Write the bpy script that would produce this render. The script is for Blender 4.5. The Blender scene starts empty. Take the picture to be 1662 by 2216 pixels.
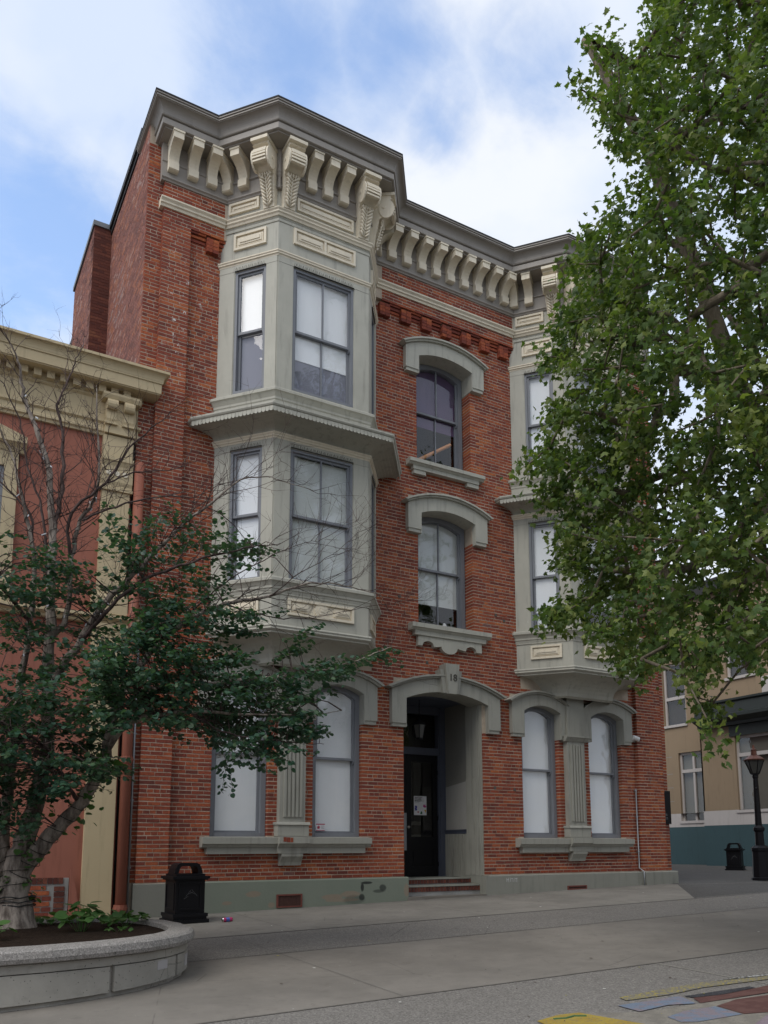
import bpy, math, random
import numpy as np
from mathutils import Vector, Matrix
R = math.radians
scene = bpy.context.scene
col = scene.collection
random.seed(7)
rng = np.random.default_rng(11)

# ------------------------------------------------------------------ camera
EYE = Vector((0.0, -14.2, 1.6))
cam_d = bpy.data.cameras.new('camera')
cam = bpy.data.objects.new('camera', cam_d); col.objects.link(cam)
cam_d.sensor_fit = 'VERTICAL'; cam_d.sensor_height = 36.0; cam_d.sensor_width = 27.0
cam_d.lens = 1815.589 / 2216 * 36.0
cam_d.shift_x = -(864.12 - 831) / 2216
cam_d.shift_y = (1561.12 - 1108) / 2216
cam_d.clip_start = 0.05; cam_d.clip_end = 3000
yaw, pit, rol = R(30.4267), R(8.5848), R(-0.24202)
fwd = Vector((math.sin(yaw)*math.cos(pit), math.cos(yaw)*math.cos(pit), math.sin(pit)))
rgt0 = Vector((math.cos(yaw), -math.sin(yaw), 0)); up0 = rgt0.cross(fwd)
rgt = math.cos(rol)*rgt0 + math.sin(rol)*up0
upv = -math.sin(rol)*rgt0 + math.cos(rol)*up0
cam.matrix_world = Matrix(((rgt.x, upv.x, -fwd.x, EYE.x), (rgt.y, upv.y, -fwd.y, EYE.y), (rgt.z, upv.z, -fwd.z, EYE.z), (0, 0, 0, 1)))
scene.camera = cam
scene.render.resolution_x = 768; scene.render.resolution_y = 1024

# ------------------------------------------------------------------ sky, sun, exposure
SUN_EL, SUN_AZ = 50.0, -112.0          # azimuth from +Y towards +X: veiled sun, high to the left of the viewpoint
world = bpy.data.worlds.new('World'); scene.world = world; world.use_nodes = True
wt = world.node_tree; wt.nodes.clear()
def wn(t, **k):
    n = wt.nodes.new(t)
    for a, b in k.items(): setattr(n, a, b)
    return n
def wl(a, b): wt.links.new(a, b)
wout = wn('ShaderNodeOutputWorld'); wbg = wn('ShaderNodeBackground'); wbg.inputs['Strength'].default_value = 0.15
wl(wbg.outputs[0], wout.inputs[0])
sky = wn('ShaderNodeTexSky', sky_type='NISHITA'); sky.sun_disc = False
sky.sun_elevation = R(SUN_EL); sky.sun_rotation = R(SUN_AZ); sky.air_density = 1.0; sky.dust_density = 0.3; sky.ozone_density = 1.0
tc = wn('ShaderNodeTexCoord')
sep = wn('ShaderNodeSeparateXYZ'); wl(tc.outputs['Generated'], sep.inputs[0])
def wmath(op, a, b=None, clamp=False):
    n = wn('ShaderNodeMath', operation=op); n.use_clamp = clamp
    for i, v in enumerate((a, b)):
        if v is None: continue
        if isinstance(v, (int, float)): n.inputs[i].default_value = v
        else: wl(v, n.inputs[i])
    return n.outputs[0]
zz = wmath('ADD', wmath('MAXIMUM', sep.outputs[2], 0.0), 0.22)
comb = wn('ShaderNodeCombineXYZ'); wl(wmath('DIVIDE', sep.outputs[0], zz), comb.inputs[0]); wl(wmath('DIVIDE', sep.outputs[1], zz), comb.inputs[1])
def wnoise(scale, detail, rough, off, dist=0.0):
    mp = wn('ShaderNodeMapping'); mp.inputs['Location'].default_value = off; wl(comb.outputs[0], mp.inputs[0])
    n = wn('ShaderNodeTexNoise'); n.inputs['Scale'].default_value = scale; n.inputs['Detail'].default_value = detail
    n.inputs['Roughness'].default_value = rough; n.inputs['Distortion'].default_value = dist
    wl(mp.outputs[0], n.inputs['Vector']); return n
cn = wnoise(2.1, 9, 0.56, (3.1, 1.7, 0), 0.25)
cn2 = wnoise(6.5, 6, 0.6, (0.4, 5.2, 0), 0.4)
# gaps of open blue between the clouds (directions in the sky)
GAPS = [((0.22, 0.65, 0.727), 0.13, 1.0), ((0.335, 0.577, 0.745), 0.10, 0.7), ((0.398, 0.588, 0.704), 0.06, 0.6), ((0.135, 0.725, 0.676), 0.10, 0.6),
        ((0.082, 0.802, 0.592), 0.14, .9), ((0.042, 0.764, 0.644), 0.09, 0.6), ((0.067, 0.834, 0.548), 0.10, 0.8), ((0.44, 0.527, 0.727), 0.09, 0.45)]
gap = None
for c, r, a in GAPS:
    v = wn('ShaderNodeVectorMath', operation='DISTANCE'); wl(tc.outputs['Generated'], v.inputs[0]); v.inputs[1].default_value = Vector(c).normalized()
    mr = wn('ShaderNodeMapRange', interpolation_type='SMOOTHERSTEP'); wl(v.outputs['Value'], mr.inputs[0])
    mr.inputs[1].default_value = 0.0; mr.inputs[2].default_value = r * 1.35; mr.inputs[3].default_value = a; mr.inputs[4].default_value = 0.0
    gap = mr.outputs[0] if gap is None else wmath('MAXIMUM', gap, mr.outputs[0])
dens = wmath('ADD', wmath('MULTIPLY', cn.outputs['Fac'], 1.25), wmath('MULTIPLY', cn2.outputs['Fac'], 0.55))
dens = wmath('SUBTRACT', dens, wmath('MULTIPLY', gap, 0.46))
cov = wn('ShaderNodeMapRange', interpolation_type='SMOOTHSTEP'); wl(dens, cov.inputs[0])
cov.inputs[1].default_value = 0.38; cov.inputs[2].default_value = 0.82; cov.inputs[3].default_value = 0.10; cov.inputs[4].default_value = 0.97
shade = wnoise(3.3, 5, 0.5, (7.3, 2.2, 0))
crmp = wn('ShaderNodeValToRGB'); wl(shade.outputs['Fac'], crmp.inputs[0])
crmp.color_ramp.elements[0].position = 0.38; crmp.color_ramp.elements[0].color = (2.15, 2.45, 3.0, 1)
crmp.color_ramp.elements[1].position = 0.62; crmp.color_ramp.elements[1].color = (2.78, 2.88, 3.04, 1)
wmix = wn('ShaderNodeMix', data_type='RGBA'); wl(cov.outputs[0], wmix.inputs['Factor']); wl(sky.outputs[0], wmix.inputs['A']); wl(crmp.outputs[0], wmix.inputs['B'])
wl(wmix.outputs['Result'], wbg.inputs['Color'])

sun_d = bpy.data.lights.new('sun', 'SUN'); sun_d.energy = 0.8; sun_d.angle = R(40); sun_d.color = (1.0, 0.95, 0.87)
sun = bpy.data.objects.new('sun', sun_d); col.objects.link(sun)
sdir = Vector((math.sin(R(SUN_AZ))*math.cos(R(SUN_EL)), math.cos(R(SUN_AZ))*math.cos(R(SUN_EL)), math.sin(R(SUN_EL))))
sun.rotation_euler = (-sdir).to_track_quat('-Z', 'Y').to_euler(); sun.location = (-20, -20, 40)
scene.render.engine = 'CYCLES'
vs = scene.view_settings
vs.view_transform = 'Standard'; vs.look = 'None'; vs.gamma = 1.0; vs.exposure = 1.18; vs.use_curve_mapping = False

# ------------------------------------------------------------------ materials
class NT:
    def __init__(s, name):
        s.m = bpy.data.materials.new(name); s.m.use_nodes = True; s.t = s.m.node_tree; s.t.nodes.clear()
        s.out = s.n('ShaderNodeOutputMaterial')
    def n(s, t, **k):
        n = s.t.nodes.new(t)
        for a, b in k.items(): setattr(n, a, b)
        return n
    def l(s, a, b): s.t.links.new(a, b)
    def put(s, sock, v):
        if isinstance(v, (int, float)): sock.default_value = v
        elif isinstance(v, tuple): sock.default_value = v if len(v) == 4 or len(sock.default_value) == 3 else (*v, 1)
        else: s.l(v, sock)
    def math(s, op, a, b=0.0, clamp=False):
        n = s.n('ShaderNodeMath', operation=op); n.use_clamp = clamp; s.put(n.inputs[0], a); s.put(n.inputs[1], b); return n.outputs[0]
    def pos(s): return s.n('ShaderNodeNewGeometry').outputs['Position']
    def noise(s, scale, detail=4, rough=.55, vec=None, stretch=None, dist=0):
        v = vec if vec is not None else s.pos()
        if stretch:
            mp = s.n('ShaderNodeMapping'); mp.inputs['Scale'].default_value = stretch; s.l(v, mp.inputs[0]); v = mp.outputs[0]
        n = s.n('ShaderNodeTexNoise'); n.inputs['Scale'].default_value = scale; n.inputs['Detail'].default_value = detail
        n.inputs['Roughness'].default_value = rough; n.inputs['Distortion'].default_value = dist; s.l(v, n.inputs['Vector']); return n.outputs['Fac']
    def step(s, v, a, b, lo=0.0, hi=1.0):
        n = s.n('ShaderNodeMapRange', interpolation_type='SMOOTHSTEP'); s.put(n.inputs[0], v)
        n.inputs[1].default_value = a; n.inputs[2].default_value = b; n.inputs[3].default_value = lo; n.inputs[4].default_value = hi; return n.outputs[0]
    def mix(s, f, a, b, mode='MIX'):
        n = s.n('ShaderNodeMix', data_type='RGBA', blend_type=mode); s.put(n.inputs['Factor'], f); s.put(n.inputs['A'], a); s.put(n.inputs['B'], b); return n.outputs['Result']
    def ramp(s, f, stops):
        n = s.n('ShaderNodeValToRGB'); s.put(n.inputs[0], f); e = n.color_ramp.elements
        while len(e) < len(stops): e.new(0.5)
        for el, (p, c) in zip(e, stops): el.position = p; el.color = (*c, 1)
        return n.outputs[0]
    def bump(s, h, strength=.3, dist=.01):
        b = s.n('ShaderNodeBump'); b.inputs['Strength'].default_value = strength; b.inputs['Distance'].default_value = dist; s.l(h, b.inputs['Height']); return b.outputs[0]
    def finish(s, color, rough=.7, normal=None, spec=.35, metal=0.0, **extra):
        p = s.n('ShaderNodeBsdfPrincipled'); s.put(p.inputs['Base Color'], color); s.put(p.inputs['Roughness'], rough)
        p.inputs['Specular IOR Level'].default_value = spec; p.inputs['Metallic'].default_value = metal
        if normal is not None: s.l(normal, p.inputs['Normal'])
        s.l(p.outputs[0], s.out.inputs[0]); s.p = p
        return s.m

def paint(name, c, rough=.6, var=.18, scale=1.6, chip=None, chipc=(.7, .7, .66), streak=.12, bump=.12, spec=.35, metal=0.0):
    """weathered paint or stone: broad tone drift, vertical dirt streaks, optional flaked chips"""
    t = NT(name)
    d = tuple(x * (1 - var) for x in c); b = tuple(min(1, x * (1 + var)) for x in c)
    colr = t.mix(t.noise(scale, 5, .6), d, b)
    st = t.step(t.noise(3.0, 5, .6, stretch=(3.2, 3.2, .35)), .50, .72, 0, streak)
    colr = t.mix(st, colr, tuple(x * .45 for x in c))
    if chip:
        ch = t.step(t.noise(17, 6, .72, stretch=(1, 1, .55)), chip, chip + .03)
        colr = t.mix(ch, colr, chipc)
    fine = t.noise(90, 4, .6)
    return t.finish(colr, rough, t.bump(fine, bump, .004), spec, metal)

def brick_mat(name, stops, worldvar=True, speck=.735):
    t = NT(name)
    g = t.n('ShaderNodeNewGeometry'); oi = t.n('ShaderNodeObjectInfo')
    r = t.math('FRACT', t.math('ADD', g.outputs['Random Per Island'], t.math('MULTIPLY', oi.outputs['Random'], 7.31)))
    big = t.noise(.55, 3, .5)
    r2 = t.math('ADD', t.math('MULTIPLY', r, .78), t.math('MULTIPLY', t.math('SUBTRACT', big, .39), .75), True)
    c = t.ramp(r2, stops)
    n1 = t.noise(26, 6, .65); n2 = t.noise(150, 3, .6)
    c = t.mix(t.step(n1, .35, .7), c, t.mix(.55, c, (.075, .03, .025)))
    c = t.mix(t.step(n2, .55, .75, 0, .35), c, (.30, .14, .10))
    sp = t.math('MULTIPLY', t.step(t.noise(13, 5, .7), speck, speck + .03), t.step(t.noise(.9, 3, .5), .48, .62))
    c = t.mix(sp, c, (.66, .62, .58))
    sx = t.n('ShaderNodeSeparateXYZ'); t.l(t.pos(), sx.inputs[0])
    box = t.math('MULTIPLY', t.math('MULTIPLY', t.step(sx.outputs[0], 3.3, 3.6), t.step(sx.outputs[0], 4.5, 4.2, 1, 0) if False else t.step(sx.outputs[0], 4.15, 4.5, 1, 0)), t.math('MULTIPLY', t.step(sx.outputs[2], 9.6, 10.6), t.step(sx.outputs[2], 12.2, 12.8, 1, 0)))
    c = t.mix(t.math('MULTIPLY', box, t.step(t.noise(10, 5, .75, stretch=(1, 1, .6)), .60, .64)), c, (.68, .65, .63))
    soot = t.step(t.noise(1.7, 6, .7, stretch=(1, 1, .45)), .54, .80, 0, .4); c = t.mix(soot, c, (.085, .045, .038))
    bloom = t.math('MULTIPLY', t.step(t.noise(1.1, 6, .72), .60, .74, 0, .38), t.step(n1, .4, .7)); c = t.mix(bloom, c, (.40, .26, .21))
    return t.finish(c, .85, t.bump(t.math('ADD', n1, t.math('MULTIPLY', n2, .5)), .6, .006), .2)
BRICK = brick_mat('brick_red', [(0, (.16, .046, .034)), (.24, (.235, .057, .037)), (.55, (.345, .083, .042)), (.80, (.42, .112, .047)), (.95, (.52, .17, .06)), (1, (.22, .105, .095))])
BRICK_WORN = brick_mat('brick_worn', [(0, (.20, .09, .075)), (.3, (.28, .125, .10)), (.55, (.34, .15, .12)), (.75, (.42, .165, .095)), (.9, (.42, .28, .245)), (1, (.30, .19, .175))], speck=.66)
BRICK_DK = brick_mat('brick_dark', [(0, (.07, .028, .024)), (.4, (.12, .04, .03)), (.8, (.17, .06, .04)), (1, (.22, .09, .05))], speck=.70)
def mortar_mat(name, c):
    t = NT(name); n = t.noise(3, 5, .6); n2 = t.noise(60, 4, .6)
    cc = t.mix(t.step(n, .3, .7), tuple(x * .72 for x in c), c); cc = t.mix(t.step(n2, .6, .8, 0, .5), cc, (.17, .075, .05))
    return t.finish(cc, .95, t.bump(n2, .5, .004), .15)
MORTAR = mortar_mat('mortar', (.52, .435, .345))
MORTAR_GREY = mortar_mat('mortar_grey', (.34, .34, .33))
# party wall seen at a slant: worn bricks, no single brick can be told apart
t = NT('worn_brick')
a = t.noise(9, 6, .7, stretch=(1, .45, 3.2)); b_ = t.noise(1.4, 4, .6)
c = t.ramp(a, [(.3, (.13, .062, .052)), (.5, (.22, .10, .08)), (.62, (.30, .115, .06)), (.75, (.27, .19, .17))])
c = t.mix(t.step(b_, .4, .7), c, t.mix(.5, c, (.24, .16, .15)))
c = t.mix(t.step(t.noise(20, 5, .7, stretch=(1, .5, 1.6)), .68, .74), c, (.55, .50, .48))
WORN = t.finish(c, .9, t.bump(a, .5, .01), .2)
TRIM = paint('trim_grey_green', (.42, .41, .352), .62, .20, 1.6, .695, (.62, .62, .58), .42)
TRIM_SHADED = paint('trim_shaded_paint', (.32, .315, .275), .65, .18, 1.5, .715, (.5, .5, .46), .42)  # the trim paint again, with the lower storey's shade put into its colour
CREAM = paint('cream_paint', (.70, .63, .50), .6, .10, 2.0, .74, (.42, .36, .27), .25)
BROWN = paint('cornice_brown', (.285, .26, .232), .5, .12, 1.5, .76, (.4, .4, .38), .2)
BLUEGREY = paint('window_blue_grey', (.19, .20, .222), .5, .14, 2.5, .76, (.5, .5, .5), .2)
BLUEDARK = paint('porch_blue', (.075, .085, .115), .5, .12, 2.5)
PLINTH = paint('plinth_grey', (.25, .25, .215), .75, .18, 1.4, .74, (.36, .33, .28), .35, .3)
BLACK = paint('black_paint', (.007, .007, .009), .42, .2, 5, streak=.0, bump=.08, spec=.22)
DARK = paint('dark_interior', (.025, .022, .020), .9, .2, 2, streak=0)
BLIND = paint('blind_white', (.83, .84, .86), .85, .03, 1.0, streak=.04, bump=.03)
BLIND_GREY = paint('blind_grey', (.58, .60, .585), .85, .05, 1.0, streak=.05, bump=.03)
BLIND_LILAC = paint('blind_lilac', (.235, .235, .285), .85, .04, 1.0, streak=.04, bump=.03)
PURPLE = paint('purple_curtain', (.10, .065, .135), .9, .15, 3.0, streak=.3)
ORANGE = paint('varnished_wood', (.62, .27, .10), .4, .15, 4)
GALV = paint('galvanised', (.30, .32, .34), .45, .12, 6, metal=.6, spec=.5)
LEAD = paint('lead_flashing', (.17, .18, .19), .55, .15, 3, metal=.2)
ROOFDARK = paint('roof_edge_dark', (.028, .027, .028), .7, .2, 3)
RUST = paint('vent_red', (.16, .052, .040), .75, .2, 6)
RUST_DK = paint('vent_mesh', (.075, .035, .028), .8, .3, 14)
WHITE = paint('white_plastic', (.75, .75, .74), .4, .03, 4)
CHROME = paint('steel', (.55, .55, .56), .25, .05, 8, metal=1.0)
TERRA = paint('terracotta_render', (.32, .122, .085), .85, .20, 1.1, .725, (.40, .27, .22), .5, .5)
YELLOW = paint('yellow_render', (.505, .41, .255), .7, .10, 1.0, .77, (.38, .30, .2), .30, .2)
PIPE = paint('pipe_terracotta', (.27, .095, .062), .55, .14, 2.0, .75, (.45, .3, .24), .3)
def glass_mat(name, tint=(.97, .98, .98), wav=.02):
    t = NT(name)
    g = t.n('ShaderNodeNewGeometry'); dt = t.n('ShaderNodeVectorMath', operation='DOT_PRODUCT'); t.l(g.outputs['Incoming'], dt.inputs[0]); t.l(g.outputs['Normal'], dt.inputs[1])
    k = t.math('SUBTRACT', 1.0, t.math('ABSOLUTE', dt.outputs['Value']))
    fres = t.math('ADD', .08, t.math('MULTIPLY', .90, t.math('POWER', k, 4.6)))     # two surfaces of a pane, the same from either side
    tr = t.n('ShaderNodeBsdfTransparent'); tr.inputs[0].default_value = (*tint, 1)
    gl = t.n('ShaderNodeBsdfGlossy'); gl.inputs['Roughness'].default_value = .015
    nb = t.bump(t.noise(1.6, 2, .5), wav, .25); t.l(nb, gl.inputs['Normal'])
    mx = t.n('ShaderNodeMixShader'); fac = t.math('MULTIPLY', fres, 1.0, True)
    t.l(fac, mx.inputs[0]); t.l(tr.outputs[0], mx.inputs[1]); t.l(gl.outputs[0], mx.inputs[2]); t.l(mx.outputs[0], t.out.inputs[0])
    return t.m
GLASS = glass_mat('window_glass')
def concrete(name, c, speck=None, scale=1.0, rough=.9, base_shade=False):
    t = NT(name)
    b1 = t.noise(.7, 6, .68); b2 = t.noise(6, 5, .65); b3 = t.noise(120, 3, .6)
    cc = t.mix(t.step(b1, .3, .72), tuple(x * .80 for x in c), tuple(x * 1.12 for x in c))
    cc = t.mix(t.step(b2, .52, .75, 0, .45), cc, tuple(x * .62 for x in c))
    h = b3
    if speck:
        v = t.n('ShaderNodeTexVoronoi'); v.inputs['Scale'].default_value = speck; t.l(t.pos(), v.inputs['Vector'])
        sc = t.ramp(v.outputs['Color'], [(.1, tuple(x * .50 for x in c)), (.5, c), (.9, tuple(min(1, x * 1.65) for x in c))])
        cc = t.mix(.62, cc, sc); h = t.math('ADD', v.outputs['Distance'], b3)
    st = t.step(t.noise(2.4, 6, .75), .60, .68, 0, .35); cc = t.mix(st, cc, tuple(x * .55 for x in c))
    spots = t.step(t.noise(11, 3, .6), .735, .75, 0, .75); cc = t.mix(spots, cc, (.05, .046, .042))
    if base_shade:  # contact shade along the wall foot painted into the colour, broken by noise
        sp_ = t.n('ShaderNodeSeparateXYZ'); t.l(t.pos(), sp_.inputs[0]); shd = t.math('MULTIPLY', t.step(sp_.outputs[1], -.55, -.02), t.step(t.noise(3.5, 5, .7), .35, .62)); cc = t.mix(t.math('MULTIPLY', shd, .6), cc, tuple(x * .35 for x in c))
    crack = t.n('ShaderNodeTexVoronoi', feature='DISTANCE_TO_EDGE'); crack.inputs['Scale'].default_value = .45; t.l(t.pos(), crack.inputs['Vector'])
    ck = t.math('MULTIPLY', t.step(crack.outputs['Distance'], .0012, .0035, .5, 0), t.step(t.noise(.9, 3, .5), .5, .56)); cc = t.mix(ck, cc, tuple(x * .4 for x in c))
    gum = t.step(t.noise(23, 2, .5), .775, .785, 0, .6); cc = t.mix(gum, cc, (.5, .5, .47))
    return t.finish(cc, rough, t.bump(h, .35, .004), .25)
CONC = concrete('pavement_concrete', (.205, .187, .163))
CONC_WALK = concrete('sidewalk_concrete', (.222, .207, .183), base_shade=True)
AGG = concrete('exposed_aggregate', (.182, .170, .154), 75)
CAST = concrete('planter_concrete', (.34, .325, .288))
nt_ = CAST.node_tree; pb_ = next(n for n in nt_.nodes if n.type == 'BSDF_PRINCIPLED'); src = pb_.inputs['Base Color'].links[0].from_socket
vo = nt_.nodes.new('ShaderNodeTexVoronoi'); vo.inputs['Scale'].default_value = 26; gp = nt_.nodes.new('ShaderNodeNewGeometry'); nt_.links.new(gp.outputs['Position'], vo.inputs['Vector'])
mr_ = nt_.nodes.new('ShaderNodeMapRange'); nt_.links.new(vo.outputs['Distance'], mr_.inputs[0]); mr_.inputs[1].default_value = .10; mr_.inputs[2].default_value = .16; mr_.inputs[3].default_value = .75; mr_.inputs[4].default_value = 0
mx_ = nt_.nodes.new('ShaderNodeMix'); mx_.data_type = 'RGBA'; nt_.links.new(mr_.outputs[0], mx_.inputs['Factor']); nt_.links.new(src, mx_.inputs['A']); mx_.inputs['B'].default_value = (.07, .065, .058, 1); nt_.links.new(mx_.outputs['Result'], pb_.inputs['Base Color'])
RIM = concrete('planter_rim_aggregate', (.265, .25, .232), 95)
ROAD = concrete('alley_asphalt', (.085, .082, .078), 60)
t = NT('soil'); n1 = t.noise(28, 6, .75); n2 = t.noise(90, 4, .7)
c = t.mix(t.step(n1, .35, .7), (.018, .012, .009), (.052, .036, .026)); c = t.mix(t.step(n2, .66, .72), c, (.16, .11, .07))
SOIL = t.finish(c, .95, t.bump(n1, 1, .03), .1)

# ------------------------------------------------------------------ mesh helpers
class MB:
    def __init__(s): s.v = []; s.f = []; s.mi = []; s.cur = 0
    def add(s, vs, fs):
        o = len(s.v); s.v += [tuple(p) for p in vs]
        for f in fs: s.f.append(tuple(o + i for i in f)); s.mi.append(s.cur)
    def quad(s, a, b, c, d): s.add([a, b, c, d], [(0, 1, 2, 3)])
    def box8(s, p): s.add(p, [(0, 1, 2, 3), (7, 6, 5, 4), (0, 4, 5, 1), (1, 5, 6, 2), (2, 6, 7, 3), (3, 7, 4, 0)])
    def box(s, x0, x1, y0, y1, z0, z1): s.box8([(x0, y0, z0), (x1, y0, z0), (x1, y1, z0), (x0, y1, z0), (x0, y0, z1), (x1, y0, z1), (x1, y1, z1), (x0, y1, z1)])
    def fbox(s, fr, u0, u1, n0, n1, z0, z1):
        P = fr.p; s.box8([P(u0, n1, z0), P(u1, n1, z0), P(u1, n0, z0), P(u0, n0, z0), P(u0, n1, z1), P(u1, n1, z1), P(u1, n0, z1), P(u0, n0, z1)])
    def prism(s, fr, poly, n0, n1):
        """closed outline in the (u, z) plane of a frame, given depth n0..n1"""
        k = len(poly); vs = [fr.p(u, n1, z) for u, z in poly] + [fr.p(u, n0, z) for u, z in poly]
        s.add(vs, [tuple(range(k)), tuple(range(2*k - 1, k - 1, -1))] + [(i, k + i, k + (i+1) % k, (i+1) % k) for i in range(k)])
    def side(s, fr, prof, u0, u1):
        """closed outline in the (n, z) plane of a frame, run along u"""
        k = len(prof); vs = [fr.p(u0, n, z) for n, z in prof] + [fr.p(u1, n, z) for n, z in prof]
        s.add(vs, [tuple(range(k)), tuple(range(2*k - 1, k - 1, -1))] + [(i, k + i, k + (i+1) % k, (i+1) % k) for i in range(k)])
    def strip(s, fr, low, high, n0, n1):
        """band between two polylines (u, z) of equal length, with depth: arches"""
        k = len(low)
        for i in range(k - 1):
            a, b, c, d = low[i], low[i+1], high[i+1], high[i]
            p = [fr.p(*q) for q in ((a[0], n1, a[1]), (b[0], n1, b[1]), (c[0], n1, c[1]), (d[0], n1, d[1]))]
            q_ = [fr.p(*q) for q in ((a[0], n0, a[1]), (b[0], n0, b[1]), (c[0], n0, c[1]), (d[0], n0, d[1]))]
            s.add(p + q_, [(0, 1, 2, 3), (0, 4, 5, 1), (2, 6, 7, 3)])
            if i == 0: s.add([p[0], p[3], q_[3], q_[0]], [(0, 1, 2, 3)])
            if i == k - 2: s.add([p[1], p[2], q_[2], q_[1]], [(0, 1, 2, 3)])
    def tube(s, pts, rad, sides=6, cap=True):
        pts = [Vector(p) for p in pts]; k = len(pts)
        rad = [float(rad)] * k if isinstance(rad, (int, float)) else [float(x) for x in rad]
        o = len(s.v); ref = None
        for i in range(k):
            d = (pts[min(i+1, k-1)] - pts[max(i-1, 0)]); d = d.normalized() if d.length > 1e-9 else Vector((0, 0, 1))
            if ref is None: ref = d.orthogonal().normalized()
            ref = (ref - d * ref.dot(d)); ref = ref.normalized() if ref.length > 1e-6 else d.orthogonal().normalized()
            b = d.cross(ref)
            for j in range(sides):
                a = 2*math.pi*j/sides; s.v.append(tuple(pts[i] + rad[i]*(math.cos(a)*ref + math.sin(a)*b)))
        for i in range(k - 1):
            for j in range(sides):
                s.f.append((o+i*sides+j, o+i*sides+(j+1) % sides, o+(i+1)*sides+(j+1) % sides, o+(i+1)*sides+j)); s.mi.append(s.cur)
        if cap:
            s.f.append(tuple(o+j for j in range(sides-1, -1, -1))); s.mi.append(s.cur)
            s.f.append(tuple(o+(k-1)*sides+j for j in range(sides))); s.mi.append(s.cur)
    def lathe(s, c, prof, sides=12, rot=0.0, sx=1.0, sy=1.0):
        o = len(s.v); k = len(prof)
        for r, z in prof:
            for j in range(sides):
                a = 2*math.pi*j/sides + rot; s.v.append((c[0] + sx*r*math.cos(a), c[1] + sy*r*math.sin(a), c[2] + z))
        for i in range(k - 1):
            for j in range(sides):
                s.f.append((o+i*sides+j, o+i*sides+(j+1) % sides, o+(i+1)*sides+(j+1) % sides, o+(i+1)*sides+j)); s.mi.append(s.cur)
        s.f.append(tuple(o+j for j in range(sides-1, -1, -1))); s.mi.append(s.cur)
        s.f.append(tuple(o+(k-1)*sides+j for j in range(sides))); s.mi.append(s.cur)
    def sweep(s, path, prof, ends='wall', close=True):
        """profile (offset, z) run along a plan path (x, y), mitred; outward is to the right of travel turned to -Y"""
        n = len(path); segs = []
        for i in range(n - 1):
            dx, dy = path[i+1][0]-path[i][0], path[i+1][1]-path[i][1]; L = math.hypot(dx, dy); segs.append((dx/L, dy/L))
        nor = [(dy, -dx) for dx, dy in segs]
        def off(i, o):
            x, y = path[i]
            if 0 < i < n - 1:
                a, b = nor[i-1], nor[i]; k = 1 + a[0]*b[0] + a[1]*b[1]
                return (x + o*(a[0]+b[0])/k, y + o*(a[1]+b[1])/k)
            sg, nn = (segs[0], nor[0]) if i == 0 else (segs[-1], nor[-1])
            if ends == 'wall' and abs(sg[1]) > 1e-6:
                tt = -o*nn[1]/sg[1]; return (x + o*nn[0] + tt*sg[0], y + .0)
            return (x + o*nn[0], y + o*nn[1])
        k = len(prof); o0 = len(s.v)
        for i in range(n):
            for o, z in prof:
                x, y = off(i, o); s.v.append((x, y, z))
        m = k if close else k - 1
        for i in range(n - 1):
            for j in range(m):
                s.f.append((o0+i*k+j, o0+i*k+(j+1) % k, o0+(i+1)*k+(j+1) % k, o0+(i+1)*k+j)); s.mi.append(s.cur)
        if close:
            s.f.append(tuple(o0+j for j in range(k))); s.mi.append(s.cur)
            s.f.append(tuple(o0+(n-1)*k+j for j in range(k-1, -1, -1))); s.mi.append(s.cur)
    def build(s, name, mats, parent=None, smooth=False, fix=True):
        me = bpy.data.meshes.new(name); me.from_pydata(s.v, [], s.f)
        for m in (mats if isinstance(mats, (list, tuple)) else [mats]): me.materials.append(m)
        if isinstance(mats, (list, tuple)) and len(mats) > 1: me.polygons.foreach_set('material_index', s.mi)
        if smooth: me.polygons.foreach_set('use_smooth', [True]*len(me.polygons))
        me.update(); o = bpy.data.objects.new(name, me); col.objects.link(o)
        if parent is not None: attach(o, parent)
        return o
def world_loc(o):
    v = Vector((0, 0, 0))
    while o is not None: v += o.location; o = o.parent
    return v
def attach(o, parent):
    """make o a child of parent while it stays where it was built"""
    o.location = o.location - world_loc(parent); o.parent = parent
class Fr:
    def __init__(s, x, y, ang=0.0):
        s.x, s.y, s.c, s.s = x, y, math.cos(ang), math.sin(ang); s.ang = ang
    def p(s, u, n, z): return (s.x + u*s.c + n*s.s, s.y + u*s.s - n*s.c, z)
def thing(name, label, cat, loc=(0, 0, 0), group=None):
    o = bpy.data.objects.new(name, None); col.objects.link(o); o.location = loc; o.empty_display_size = .2
    o['label'] = label; o['category'] = cat
    if group: o['group'] = group
    return o
def tag(o, label, cat, group=None, kind=None):
    if label: o['label'] = label
    if cat: o['category'] = cat
    if group: o['group'] = group
    if kind: o['kind'] = kind
    return o
def structure(o): o['kind'] = 'structure'; return o
def arc(u0, u1, zs, rise, k=12):
    """segmental arch from (u0, zs) to (u1, zs)"""
    h = (u1 - u0) / 2; r = (h*h + rise*rise) / (2*rise); cz = zs + rise - r; a = math.asin(h / r)
    return [((u0+u1)/2 + r*math.sin(-a + 2*a*i/k), cz + r*math.cos(-a + 2*a*i/k)) for i in range(k + 1)]
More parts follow.
